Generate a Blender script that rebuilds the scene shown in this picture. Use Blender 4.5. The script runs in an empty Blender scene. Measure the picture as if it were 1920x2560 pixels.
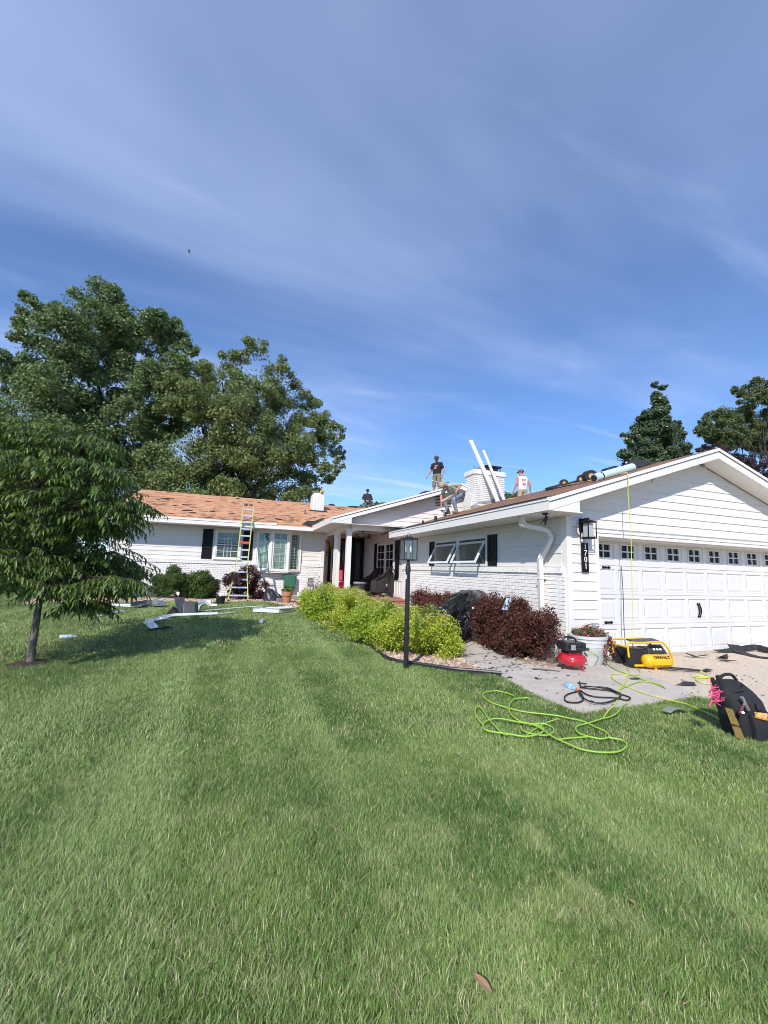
import bpy, bmesh, math, random
import numpy as np
from mathutils import Vector, Matrix
R = math.radians
S = bpy.context.scene
COL = S.collection
random.seed(7); rng = np.random.default_rng(7)

# ---------------------------------------------------------------- camera, sky, sun, exposure
H = 1.42
FPX, PITCH, ROLL, YAW = 1040.84, R(7.9437), R(1.79227), R(19.50607)
_cy, _sy, _cp, _sp = math.cos(YAW), math.sin(YAW), math.cos(PITCH), math.sin(PITCH)
FW = Vector((_sy*_cp, _cy*_cp, _sp)); _r = Vector((_cy, -_sy, 0)); _u = _r.cross(FW)
RT = _r*math.cos(ROLL) + _u*math.sin(ROLL); UP = -_r*math.sin(ROLL) + _u*math.cos(ROLL)
CAM = Vector((0, 0, H))
cd = bpy.data.cameras.new('camera'); cam = bpy.data.objects.new('camera', cd); COL.objects.link(cam)
cam.matrix_world = Matrix(((RT.x, UP.x, -FW.x, 0), (RT.y, UP.y, -FW.y, 0), (RT.z, UP.z, -FW.z, H), (0, 0, 0, 1)))
cd.sensor_fit = 'HORIZONTAL'; cd.sensor_width = 36; cd.lens = 36*FPX/1920; cd.clip_start = 0.05; cd.clip_end = 3000
S.camera = cam
S.render.resolution_x, S.render.resolution_y = 768, 1024
S.render.engine = 'CYCLES'
S.view_settings.view_transform = 'Standard'; S.view_settings.look = 'None'; S.view_settings.gamma = 1
S.view_settings.use_curve_mapping = False
S.view_settings.exposure = 0.35
S.cycles.filter_width = 0.95; S.cycles.max_bounces = 8; S.cycles.transparent_max_bounces = 16
SUN = Vector((0.86, 1.05, -1.0)).normalized()          # the way the light travels
W = bpy.data.worlds.new('World'); S.world = W; W.use_nodes = True
nt = W.node_tree; N = nt.nodes; L = nt.links; N.clear()
sky = N.new('ShaderNodeTexSky'); sky.sky_type = 'NISHITA'; sky.sun_disc = False
sky.sun_elevation = R(37); sky.sun_rotation = R(219); sky.air_density = 0.95; sky.dust_density = 0.0; sky.ozone_density = 10.0; sky.altitude = 300
tc = N.new('ShaderNodeTexCoord')
sp = N.new('ShaderNodeSeparateXYZ'); L.new(tc.outputs['Generated'], sp.inputs[0])
def wm(op, a, b=None, c=None):
    n = N.new('ShaderNodeMath'); n.operation = op
    for i, v in enumerate((a, b, c)):
        if v is None: continue
        if isinstance(v, (int, float)): n.inputs[i].default_value = v
        else: L.new(v, n.inputs[i])
    return n.outputs[0]
den = wm('MAXIMUM', wm('ADD', sp.outputs['Z'], 0.08), 0.05)
cx = wm('DIVIDE', sp.outputs['X'], den); cyy = wm('DIVIDE', sp.outputs['Y'], den)
cmb = N.new('ShaderNodeCombineXYZ'); L.new(cx, cmb.inputs[0]); L.new(cyy, cmb.inputs[1])
def cirrus(scale, stretch, rot, lo, hi, seed, detail=7, dist=0.6):
    mp = N.new('ShaderNodeMapping'); mp.inputs['Rotation'].default_value = (0, 0, R(rot)); mp.inputs['Scale'].default_value = (scale, scale*stretch, 1); mp.inputs['Location'].default_value = (seed, seed*0.7, 0)
    L.new(cmb.outputs[0], mp.inputs[0])
    n = N.new('ShaderNodeTexNoise'); n.inputs['Scale'].default_value = 1; n.inputs['Detail'].default_value = detail; n.inputs['Roughness'].default_value = 0.55; n.inputs['Distortion'].default_value = dist
    L.new(mp.outputs[0], n.inputs['Vector'])
    mr = N.new('ShaderNodeMapRange'); mr.interpolation_type = 'SMOOTHSTEP'; mr.inputs['From Min'].default_value = lo; mr.inputs['From Max'].default_value = hi
    L.new(n.outputs['Fac'], mr.inputs['Value']); return mr.outputs['Result']
c1 = cirrus(0.30, 2.2, 65, 0.38, 0.72, 3.37, 5, 0.45)
c2 = cirrus(0.9, 3.2, -58, 0.52, 0.86, 9.7, 8, 0.9)
c3 = cirrus(0.55, 5.0, -20, 0.52, 0.74, 5.2, 8, 1.0)
zlow = N.new('ShaderNodeMapRange'); zlow.inputs['From Min'].default_value = 0.42; zlow.inputs['From Max'].default_value = 0.12; L.new(sp.outputs['Z'], zlow.inputs['Value'])
cov = wm('MINIMUM', wm('ADD', wm('ADD', wm('ADD', wm('MULTIPLY', c1, 0.42), wm('MULTIPLY', c2, 0.20)), wm('MULTIPLY', wm('MULTIPLY', c3, zlow.outputs['Result']), 0.5)), 0.07), 0.75)
mixc = N.new('ShaderNodeMix'); mixc.data_type = 'RGBA'
zup = N.new('ShaderNodeMapRange'); zup.inputs['From Min'].default_value = 0.0; zup.inputs['From Max'].default_value = 0.10; L.new(sp.outputs['Z'], zup.inputs['Value'])
L.new(wm('MULTIPLY', cov, zup.outputs['Result']), mixc.inputs[0]); L.new(sky.outputs[0], mixc.inputs[6]); mixc.inputs[7].default_value = (3.9, 4.7, 6.7, 1)
bg = N.new('ShaderNodeBackground'); bg.inputs['Strength'].default_value = 0.15; L.new(mixc.outputs[2], bg.inputs[0])
wo = N.new('ShaderNodeOutputWorld'); L.new(bg.outputs[0], wo.inputs[0])
sd = bpy.data.lights.new('sun', 'SUN'); sd.energy = 3.75; sd.angle = R(0.53); sd.color = (1.0, 0.955, 0.89)
so = bpy.data.objects.new('sun', sd); COL.objects.link(so); so.rotation_euler = SUN.to_track_quat('-Z', 'Y').to_euler(); so.location = (-20, -25, 30)

# ---------------------------------------------------------------- measuring helpers: a picture point on a plane of the place
def ray(x, y): return FW + RT*((x-960)/FPX) - UP*((y-1280)/FPX)
def g(x, y):
    t = min(max((y-6.5)/9.0, 0), 1); return 0.26*t*t*(3-2*t)
def gp(x, y, dz=0.0):
    d = ray(x, y); z = 0.0; p = None
    for _ in range(12):
        t = (z-H)/d.z; p = CAM + d*t; z = g(p.x, p.y) if p.y < 60 else 0.26
    return Vector((p.x, p.y, z+dz))
def aty(x, y, Y): d = ray(x, y); return CAM + d*(Y/d.y)
def atx(x, y, X): d = ray(x, y); return CAM + d*(X/d.x)
def Zm(x0, y0, s): return lambda x, y: (x0+x/s, y0+y/s)
R2 = Zm(1360, 1440, 5.53); R5 = Zm(1640, 1500, 5.925); R7 = Zm(940, 1440, 5.53); R8 = Zm(1160, 1640, 3.770)
S1 = Zm(760, 1180, 6.9125); S2 = Zm(780, 1320, 5.925); S3 = Zm(460, 1220, 6.9125); S4 = Zm(480, 1360, 5.53); S6 = Zm(60, 1420, 3.95); S7 = Zm(380, 1440, 4.366); S8 = Zm(640, 1300, 8.295)
Q2 = Zm(1400, 1450, 3.19); R9 = Zm(1360, 1120, 5.925); P1 = Zm(1060, 1120, 11.06); P2 = Zm(1160, 1080, 8.295); P4 = Zm(640, 1420, 9.217); T2 = Zm(0, 680, 1.8433)

# ---------------------------------------------------------------- materials
MATS = {}
def mat(name, col, rough=0.6, var=0.0, scale=8.0, bump=0.0, bscale=60.0, metal=0.0, island=0.0, col2=None, coat=0.0, trans=0.0, spec=None, hue=0.0, stretch=None):
    if name in MATS: return MATS[name]
    m = bpy.data.materials.new(name); m.use_nodes = True; t = m.node_tree; n = t.nodes; l = t.links
    b = n['Principled BSDF']; b.inputs['Roughness'].default_value = rough; b.inputs['Metallic'].default_value = metal
    if spec is not None: b.inputs['Specular IOR Level'].default_value = spec
    if coat: b.inputs['Coat Weight'].default_value = coat; b.inputs['Coat Roughness'].default_value = 0.08
    c4 = (*col, 1); b.inputs['Base Color'].default_value = c4
    tco = n.new('ShaderNodeTexCoord'); src = tco.outputs['Object']
    if stretch:
        mp = n.new('ShaderNodeMapping'); mp.inputs['Scale'].default_value = stretch; l.new(src, mp.inputs[0]); src = mp.outputs[0]
    out = None
    if var or col2:
        nz = n.new('ShaderNodeTexNoise'); nz.inputs['Scale'].default_value = scale; nz.inputs['Detail'].default_value = 6; nz.inputs['Roughness'].default_value = 0.6
        l.new(src, nz.inputs['Vector'])
        mx = n.new('ShaderNodeMix'); mx.data_type = 'RGBA'
        mr = n.new('ShaderNodeMapRange'); mr.inputs['From Min'].default_value = 0.32; mr.inputs['From Max'].default_value = 0.68; l.new(nz.outputs['Fac'], mr.inputs['Value'])
        l.new(mr.outputs['Result'], mx.inputs[0])
        a = tuple(c*(1-var) for c in col); d = col2 if col2 else tuple(min(1, c*(1+var)) for c in col)
        mx.inputs[6].default_value = (*a, 1); mx.inputs[7].default_value = (*d, 1); out = mx.outputs[2]
    if island or hue:
        ge = n.new('ShaderNodeNewGeometry'); hs = n.new('ShaderNodeHueSaturation')
        if out: l.new(out, hs.inputs['Color'])
        else: hs.inputs['Color'].default_value = c4
        mr = n.new('ShaderNodeMapRange'); mr.inputs['To Min'].default_value = 1-island; mr.inputs['To Max'].default_value = 1+island
        l.new(ge.outputs['Random Per Island'], mr.inputs['Value']); l.new(mr.outputs['Result'], hs.inputs['Value'])
        if hue:
            m2 = n.new('ShaderNodeMath'); m2.operation = 'FRACT'; m3 = n.new('ShaderNodeMath'); m3.operation = 'MULTIPLY'; m3.inputs[1].default_value = 7.31
            l.new(ge.outputs['Random Per Island'], m3.inputs[0]); l.new(m3.outputs[0], m2.inputs[0])
            m4 = n.new('ShaderNodeMapRange'); m4.inputs['To Min'].default_value = 0.5-hue; m4.inputs['To Max'].default_value = 0.5+hue; l.new(m2.outputs[0], m4.inputs['Value']); l.new(m4.outputs['Result'], hs.inputs['Hue'])
        out = hs.outputs['Color']
    if out: l.new(out, b.inputs['Base Color'])
    if bump:
        nb = n.new('ShaderNodeTexNoise'); nb.inputs['Scale'].default_value = bscale; nb.inputs['Detail'].default_value = 5; l.new(src, nb.inputs['Vector'])
        bp = n.new('ShaderNodeBump'); bp.inputs['Strength'].default_value = bump; bp.inputs['Distance'].default_value = 0.02; l.new(nb.outputs['Fac'], bp.inputs['Height']); l.new(bp.outputs['Normal'], b.inputs['Normal'])
    if trans:
        tr = n.new('ShaderNodeBsdfTranslucent'); ms = n.new('ShaderNodeMixShader'); ms.inputs[0].default_value = trans
        if out: l.new(out, tr.inputs['Color'])
        else: tr.inputs['Color'].default_value = c4
        o = n['Material Output']; l.new(b.outputs[0], ms.inputs[1]); l.new(tr.outputs[0], ms.inputs[2]); l.new(ms.outputs[0], o.inputs['Surface'])
    MATS[name] = m; return m
def glassmat(name, tint=(0.9, 0.95, 0.95), gloss=1.0):
    m = bpy.data.materials.new(name); m.use_nodes = True; t = m.node_tree; n = t.nodes; l = t.links; n.remove(n['Principled BSDF'])
    tr = n.new('ShaderNodeBsdfTransparent'); tr.inputs[0].default_value = (*tint, 1); gl = n.new('ShaderNodeBsdfGlossy'); gl.inputs['Roughness'].default_value = 0.02
    fr = n.new('ShaderNodeLayerWeight'); fr.inputs[0].default_value = .5; pw = n.new('ShaderNodeMath'); pw.operation = 'POWER'; pw.inputs[1].default_value = 4; l.new(fr.outputs['Facing'], pw.inputs[0]); ml = n.new('ShaderNodeMath'); ml.operation = 'MULTIPLY_ADD'; ml.inputs[1].default_value = .55*gloss; ml.inputs[2].default_value = .05*gloss; l.new(pw.outputs[0], ml.inputs[0])
    ms = n.new('ShaderNodeMixShader'); l.new(ml.outputs[0], ms.inputs[0]); l.new(tr.outputs[0], ms.inputs[1]); l.new(gl.outputs[0], ms.inputs[2]); l.new(ms.outputs[0], n['Material Output'].inputs['Surface'])
    MATS[name] = m; return m
white = mat('white_paint', (0.775, 0.735, 0.69), 0.55, var=0.025, scale=3, bump=0.05, bscale=30)
plankm = mat('white_siding_paint', (0.735, 0.70, 0.655), 0.6, var=0.03, scale=4, bump=0.22, bscale=26, stretch=(0.25, 0.25, 3))
brickw = mat('white_painted_brick', (0.86, 0.82, 0.775), 0.65, var=0.05, scale=9, bump=0.55, bscale=34)
mortar = mat('grey_painted_mortar', (0.60, 0.60, 0.60), 0.9, var=0.1, scale=14)
soffm = mat('white_soffit_paint', (0.80, 0.77, 0.73), 0.6, var=0.03)
black = mat('black_paint', (0.008, 0.008, 0.009), 0.5, spec=0.22)
blackm = mat('black_powder_coat', (0.018, 0.018, 0.02), 0.38, bump=0.05, bscale=200)
rubber = mat('black_rubber', (0.016, 0.016, 0.018), 0.55)
darkin = mat('painted_dark_room', (0.004, 0.004, 0.005), 0.2, spec=0.25)  # near-black stands in for unlit rooms; their darkness is in the colour
glass = glassmat('window_glass'); glassd = glassmat('clear_lantern_glass', (0.97, 0.98, 0.98), 0.9)
deckm = mat('stripped_roof_deck', (0.56, 0.30, 0.155), 0.85, var=0.35, scale=6, bump=0.5, bscale=16, island=0.34, hue=0.012, stretch=(0.5, 4, 4))
deckg = mat('brown_roof_deck', (0.24, 0.125, 0.075), 0.85, var=0.3, scale=6, bump=0.4, bscale=20, island=0.2)
felt = mat('black_roofing_felt', (0.022, 0.022, 0.025), 0.8, var=0.3, scale=12, bump=0.3, bscale=40)
shingle = mat('charcoal_shingle', (0.035, 0.034, 0.036), 0.9, var=0.35, scale=30, bump=0.5, bscale=180)
blond = mat('fresh_plywood', (0.55, 0.38, 0.20), 0.75, var=0.15, scale=5, stretch=(1, 8, 1))
concrete = mat('grey_concrete', (0.53, 0.465, 0.395), 0.9, var=0.14, scale=2.2, bump=0.25, bscale=90)
aggregate = mat('tan_aggregate_concrete', (0.62, 0.51, 0.39), 0.9, var=0.13, scale=34, bump=0.35, bscale=120)
redbrick = mat('red_porch_brick', (0.31, 0.125, 0.085), 0.85, var=0.25, scale=10, bump=0.4, bscale=50, island=0.2)
alum = mat('bare_aluminium', (0.62, 0.63, 0.65), 0.38, metal=0.75, var=0.1)
limem = mat('lime_green_rubber', (0.29, 0.50, 0.055), 0.5)
yhose = mat('yellow_green_rubber', (0.55, 0.60, 0.05), 0.45)
red = mat('glossy_red_enamel', (0.48, 0.012, 0.022), 0.22, coat=0.6)
yellow = mat('glossy_yellow_enamel', (0.80, 0.44, 0.008), 0.3, coat=0.3)
plast = mat('black_plastic', (0.02, 0.02, 0.022), 0.4)
bagm = mat('black_nylon_fabric', (0.017, 0.017, 0.02), 0.75, bump=0.4, bscale=300)
bark = mat('grey_bark', (0.115, 0.095, 0.08), 0.9, var=0.35, scale=9, bump=0.8, bscale=26, stretch=(3, 3, 0.7))
barkd = mat('dark_bark', (0.045, 0.038, 0.032), 0.95, var=0.3, scale=8, bump=0.8, bscale=20)
terra = mat('terracotta', (0.43, 0.19, 0.10), 0.8, var=0.15, scale=12)
wick = mat('dark_wicker', (0.022, 0.017, 0.015), 0.5, var=0.4, scale=60, bump=0.9, bscale=110)
skinm = mat('tan_skin', (0.46, 0.22, 0.15), 0.55, var=0.06)  # tan skin tone, slightly varied

# ---------------------------------------------------------------- building helpers
WL = {}
def link(o, parent=None, loc=(0, 0, 0)):
    COL.objects.link(o); w = Vector(loc)
    if parent is not None: o.parent = parent; o.location = w - WL[parent]
    else: o.location = w
    WL[o] = w; return o
def tag(o, label=None, cat=None, group=None, kind=None):
    if label: o['label'] = label
    if cat: o['category'] = cat
    if group: o['group'] = group
    if kind or cat: o['kind'] = kind or 'thing'
    return o
def thing(name, label, cat, loc, group=None, rz=0.0):
    o = bpy.data.objects.new(name, None); o.empty_display_size = 0.2; link(o, None, loc); o.rotation_euler[2] = rz
    return tag(o, label, cat, group)
class MB:
    def __init__(s): s.v = []; s.f = []; s.m = []; s.smooth = False
    def add(s, vs, fs, mi=0):
        b = len(s.v); s.v += [tuple(p) for p in vs]; s.f += [tuple(b+i for i in f) for f in fs]; s.m += [mi]*len(fs); return s
    def box(s, c, d, rz=0.0, mi=0, rot=None):
        hx, hy, hz = d[0]/2, d[1]/2, d[2]/2
        M = rot if rot is not None else Matrix.Rotation(rz, 3, 'Z'); c = Vector(c)
        vs = [c + M @ Vector((x*hx, y*hy, z*hz)) for x in (-1, 1) for y in (-1, 1) for z in (-1, 1)]
        return s.add(vs, [(0, 1, 3, 2), (4, 6, 7, 5), (0, 4, 5, 1), (2, 3, 7, 6), (0, 2, 6, 4), (1, 5, 7, 3)], mi)
    def b2(s, lo, hi, mi=0): return s.box([(a+b)/2 for a, b in zip(lo, hi)], [abs(b-a) for a, b in zip(lo, hi)], mi=mi)
    def bar(s, a, b, w, t, mi=0, up=(0, 0, 1)):
        a, b = Vector(a), Vector(b); d = (b-a); ln = d.length; d.normalize(); u = Vector(up)
        if abs(d.dot(u)) > 0.98: u = Vector((0, 1, 0))
        x = d.cross(u).normalized(); z = x.cross(d); M = Matrix((x, d, z)).transposed()
        return s.box((a+b)/2, (w, ln, t), mi=mi, rot=M)
    def tube(s, pts, r, n=8, mi=0, cap=True):
        pts = [Vector(p) for p in pts]; k = len(pts); rs = r if isinstance(r, (list, tuple)) else [r]*k
        vs = []; up = Vector((0, 0, 1)); prev = None
        for i, p in enumerate(pts):
            d = (pts[min(i+1, k-1)]-pts[max(i-1, 0)]); d = d.normalized() if d.length > 1e-9 else Vector((0, 0, 1))
            x = d.cross(up) if prev is None else prev - d*prev.dot(d)
            if x.length < 1e-3: x = d.cross(Vector((0, 1, 0)))
            x.normalize(); prev = x; y = d.cross(x)
            vs += [p + (x*math.cos(2*math.pi*j/n) + y*math.sin(2*math.pi*j/n))*rs[i] for j in range(n)]
        fs = [(i*n+j, i*n+(j+1) % n, (i+1)*n+(j+1) % n, (i+1)*n+j) for i in range(k-1) for j in range(n)]
        if cap: fs += [tuple(range(n))[::-1], tuple((k-1)*n+j for j in range(n))]
        return s.add(vs, fs, mi)
    def lathe(s, c, prof, n=20, mi=0, sx=1.0, sy=1.0, rot=None, cap=True):
        c = Vector(c); k = len(prof); vs = []
        for r, z in prof:
            for j in range(n):
                p = Vector((r*sx*math.cos(2*math.pi*j/n), r*sy*math.sin(2*math.pi*j/n), z)); vs.append(c + (rot @ p if rot is not None else p))
        fs = [(i*n+j, i*n+(j+1) % n, (i+1)*n+(j+1) % n, (i+1)*n+j) for i in range(k-1) for j in range(n)]
        if cap: fs += [tuple(range(n))[::-1], tuple((k-1)*n+j for j in range(n))]
        return s.add(vs, fs, mi)
    def ext(s, poly, d, mi=0):
        d = Vector(d); n = len(poly); a = [Vector(p) for p in poly]; b = [p+d for p in a]
        return s.add(a+b, [tuple(range(n))[::-1], tuple(range(n, 2*n))]+[(i, (i+1) % n, n+(i+1) % n, n+i) for i in range(n)], mi)
    def mesh(s, name, mats, loc, smooth=None):
        me = bpy.data.meshes.new(name); L0 = Vector(loc); me.from_pydata([tuple(Vector(p)-L0) for p in s.v], [], s.f)
        for m in (mats if isinstance(mats, (list, tuple)) else [mats]): me.materials.append(m)
        if any(s.m): me.polygons.foreach_set('material_index', s.m)
        bm = bmesh.new(); bm.from_mesh(me); bmesh.ops.recalc_face_normals(bm, faces=bm.faces); bm.to_mesh(me); bm.free()
        if smooth if smooth is not None else s.smooth:
            me.polygons.foreach_set('use_smooth', [True]*len(me.polygons))
            try: me.set_sharp_from_angle(angle=R(40))
            except Exception: pass
        return me
    def build(s, name, mats, parent=None, loc=None, smooth=None):
        if loc is None: loc = WL[parent] if parent is not None else (sum(p[0] for p in s.v)/len(s.v), sum(p[1] for p in s.v)/len(s.v), min(p[2] for p in s.v))
        return link(bpy.data.objects.new(name, s.mesh(name, mats, loc, smooth)), parent, loc)
def share(name, me, parent, loc, rot=None):
    o = bpy.data.objects.new(name, me); link(o, parent, loc)
    if rot is not None: o.rotation_euler = rot
    return o
def copy_tree(o, loc, rz=None, parent=None):
    c = o.copy(); COL.objects.link(c)
    if parent is None: c.location = loc; WL[c] = Vector(loc)
    else: c.parent = parent; WL[c] = WL[parent] + Vector(o.location)
    if rz is not None: c.rotation_euler[2] = rz
    for ch in list(o.children): copy_tree(ch, None, None, c)
    return c
def bevel(o, w=0.004, seg=1):
    m = o.modifiers.new('bevel', 'BEVEL'); m.width = w; m.segments = seg; m.limit_method = 'ANGLE'; return o
def spline(pts, per=8, closed=False):
    P = [Vector(p) for p in pts]; out = []; n = len(P)
    for i in range(n-1):
        p0, p1, p2, p3 = P[max(i-1, 0)], P[i], P[i+1], P[min(i+2, n-1)]
        for k in range(per):
            t = k/per; out.append(0.5*((2*p1)+(p2-p0)*t+(2*p0-5*p1+4*p2-p3)*t*t+(3*p1-p0-3*p2+p3)*t**3))
    out.append(P[-1]); return out
def npmesh(name, V, F, mats, mi=None, smooth=False):
    V = np.asarray(V, np.float32); F = np.asarray(F, np.int32); k = F.shape[1]
    me = bpy.data.meshes.new(name); me.vertices.add(len(V)); me.vertices.foreach_set('co', V.ravel())
    me.loops.add(F.size); me.loops.foreach_set('vertex_index', F.ravel()); me.polygons.add(len(F)); me.polygons.foreach_set('loop_start', np.arange(len(F), dtype=np.int32)*k)
    for m in (mats if isinstance(mats, (list, tuple)) else [mats]): me.materials.append(m)
    if mi is not None: me.polygons.foreach_set('material_index', np.asarray(mi, np.int32))
    me.update(calc_edges=True); me.validate()
    if smooth: me.polygons.foreach_set('use_smooth', [True]*len(me.polygons))
    return me
def text(s, name, mat_, parent, size, origin, ex, ey, depth=0.004, align='CENTER'):
    cu = bpy.data.curves.new('lettering', 'FONT'); cu.body = s; cu.size = size; cu.extrude = depth/2; cu.align_x = align; cu.align_y = 'CENTER'; cu.resolution_u = 3
    t = bpy.data.objects.new('lettering', cu); me = bpy.data.meshes.new_from_object(t); bpy.data.objects.remove(t)
    ex, ey = Vector(ex).normalized(), Vector(ey).normalized(); ez = ex.cross(ey); M = Matrix((ex, ey, ez)).transposed().to_4x4()
    me.transform(M); me.materials.clear(); me.materials.append(mat_); me.name = name
    return link(bpy.data.objects.new(name, me), parent, origin)
def pip(x, y, poly):
    x = np.asarray(x); y = np.asarray(y); ins = np.zeros(x.shape, bool); n = len(poly)
    for i in range(n):
        x1, y1 = poly[i][:2]; x2, y2 = poly[(i+1) % n][:2]
        if y1 == y2: continue
        c = ((y1 > y) != (y2 > y)) & (x < (x2-x1)*(y-y1)/(y2-y1)+x1); ins ^= c
    return ins
# ---------------------------------------------------------------- the ground
YF, XS, YP, YW, YB = 5.83, 5.484, 13.3, 17.0, 18.0     # garage front, garage side wall, porch gable, left wing front, porch back wall
xs = np.concatenate([[-1500, -500, -200, -100, -60, -35, -25], np.arange(-18, 18.1, 0.5), [25, 35, 60, 100, 200, 500, 1500]])
ys = np.concatenate([[-1500, -500, -150, -60, -30, -12, -6, -3], np.arange(-2, 20.1, 0.5), [26, 35, 50, 80, 150, 400, 1500]])
V = [(x, y, g(x, y)-(.16 if x > 6.6 and 5.2 < y < 12 else 0)) for y in ys for x in xs]; nx = len(xs)   # dips under the drive and the garage
F = [(j*nx+i, j*nx+i+1, (j+1)*nx+i+1, (j+1)*nx+i) for j in range(len(ys)-1) for i in range(nx-1)]
soil = mat('lawn_soil_and_thatch', (0.055, 0.075, 0.025), 0.95, var=0.4, scale=18, bump=0.6, bscale=60, col2=(0.13, 0.13, 0.055))
lawn = link(bpy.data.objects.new('lawn', npmesh('lawn', V, F, soil))); tag(lawn, kind='structure')

edge_px = [(740, 1509), (752, 1517), (790, 1527), (812, 1538), (856, 1570), (903, 1604), (940, 1629), (958, 1645), (985, 1657), (1021, 1663), (1085, 1673), (1140, 1681), (1200, 1686), (1253, 1691)]
edge = [gp(*p) for p in edge_px]
walk_l = [gp(*p) for p in [(1253, 1691), (1211, 1677), (1175, 1659), (1148, 1644), (1130, 1632)]] + [Vector((3.55, 9.0, g(0, 9))), Vector((3.65, 11.0, g(0, 11))), Vector((3.7, 12.4, g(0, 12.4)))]
walk_r = [gp(*p) for p in [(1380, 1672), (1318, 1661), (1280, 1647), (1240, 1632), (1189, 1610)]] + [Vector((4.75, 9.0, g(0, 9))), Vector((4.85, 11.0, g(0, 11))), Vector((4.9, 12.4, g(0, 12.4)))]
tip = [gp(*p) for p in [(1319, 1730), (1385, 1759), (1452, 1785), (1530, 1773), (1600, 1765), (1680, 1752), (1745, 1744)]]
div0, div1 = gp(1550, 1654), gp(1745, 1744)
dvd = (div1-div0).normalized()
far = div0 - dvd*((div0.y-5.95)/dvd.y) if abs(dvd.y) > 1e-3 else div0
lawn_r = [gp(*p) for p in [(1745, 1744), (1800, 1752), (1860, 1775), (1930, 1815), (2060, 1890), (2400, 2100)]]
def sheet(name, poly, z, m, thick=0.03):
    mb = MB(); mb.ext([(p[0], p[1], z) for p in poly], (0, 0, -thick)); o = mb.build(name, m, None, (0, 0, 0))
    return tag(o, kind='structure')
apron = [walk_l[0], *tip, div0 + (div0-div1)*0.0, Vector((far.x, 5.95, 0)), Vector((XS, 5.95, 0)), walk_r[0]]
apron = [walk_l[0], *tip, Vector((far.x, 5.945, 0)), Vector((XS-0.02, 5.945, 0)), Vector((XS-0.02, walk_r[0].y, 0)), walk_r[0]]
sheet('walkway', apron, 0.022, concrete)
drive = [tip[-1], *lawn_r[1:], Vector((40, -2, 0)), Vector((40, 5.45, 0)), Vector((div0.x+dvd.x*(5.45-div0.y)/dvd.y, 5.45, 0))]
sheet('driveway', drive, 0.018, aggregate)
mb = MB(); mb.add([(div0.x+dvd.x*(5.452-div0.y)/dvd.y, 5.452, .0178), (40, 5.452, .0178), (40, 6.3, -.050), (far.x, 6.3, -.050)], [(0, 1, 2, 3)]); tag(mb.build('driveway', aggregate, None, (0, 0, 0)), kind='structure')
mb = MB()
for a, b, c, d in zip(walk_l[:-1], walk_r[:-1], walk_l[1:], walk_r[1:]):
    q = [(p.x, p.y, p.z+0.018) for p in (a, b, d, c)]; mb.add(q, [(0, 1, 2, 3)])
tag(mb.build('path', concrete, None, (0, 0, 0)), kind='structure')
mb = MB()
for a, b in list(zip(walk_l, walk_r))[1:-1]: mb.bar((a.x, a.y, a.z+.0195), (b.x, b.y, b.z+.0195), .014, .003)
tag(mb.build('path_joint', mat('dark_joint', (.13, .12, .11), .95), None, (0, 0, 0)), kind='structure')
# concrete joint along the house (a slab strip before the garage door)
mb = MB(); mb.ext([(far.x+.03, 5.75, .000), (14, 5.75, .000), (14, 6.3, -.044), (far.x+.03, 6.3, -.044)], (0, 0, -.03)); tag(mb.build('door_sill_slab', mat('pale_aggregate_concrete', (0.50, 0.42, 0.32), 0.9, var=0.2, scale=30, bump=0.3, bscale=120), None, (0, 0, 0)), kind='structure')

# planting beds: gravel sheets a little above the soil, with loose stones on them
gravelm = mat('tan_river_gravel', (0.40, 0.29, 0.22), 0.9, var=0.35, scale=30, bump=0.8, bscale=70)
bedA = [Vector(p) for p in edge] + walk_l[1:] + [Vector((3.3, 13.0, 0.2)), Vector((2.6, 15.2, 0.26))]
bedB_front = [gp(*p) for p in [(60, 1512), (157, 1506), (260, 1508), (370, 1507), (440, 1504), (520, 1507), (560, 1507), (620, 1504), (661, 1505), (700, 1513), (735, 1522)]]
bedB = bedB_front + [Vector((3.45, 15.3, .26)), Vector((3.45, 17.0, .26)), Vector((-4.6, 17.0, .26)), Vector((-6.0, 17.0, .26))]
bedC = [*walk_r[0:1], *walk_r[1:], Vector((5.48, 12.4, .2)), Vector((5.48, walk_r[0].y, 0))]
def bed(name, poly, dz):
    c = Vector((sum(p.x for p in poly)/len(poly), sum(p.y for p in poly)/len(poly), 0)); bm = bmesh.new()
    f = bm.faces.new([bm.verts.new((p.x, p.y, 0)) for p in poly]); bmesh.ops.triangulate(bm, faces=[f]); bmesh.ops.subdivide_edges(bm, edges=bm.edges[:], cuts=3, use_grid_fill=True)
    for v in bm.verts: v.co.z = g(v.co.x, v.co.y)+dz
    bmesh.ops.recalc_face_normals(bm, faces=bm.faces); me = bpy.data.meshes.new(name); bm.to_mesh(me); bm.free(); me.materials.append(gravelm)
    o = link(bpy.data.objects.new(name, me)); tag(o, kind='structure'); return o
bed('planting_bed', bedA, 0.012); bed('planting_bed', bedB, 0.012); bed('planting_bed', bedC, 0.010)

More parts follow.
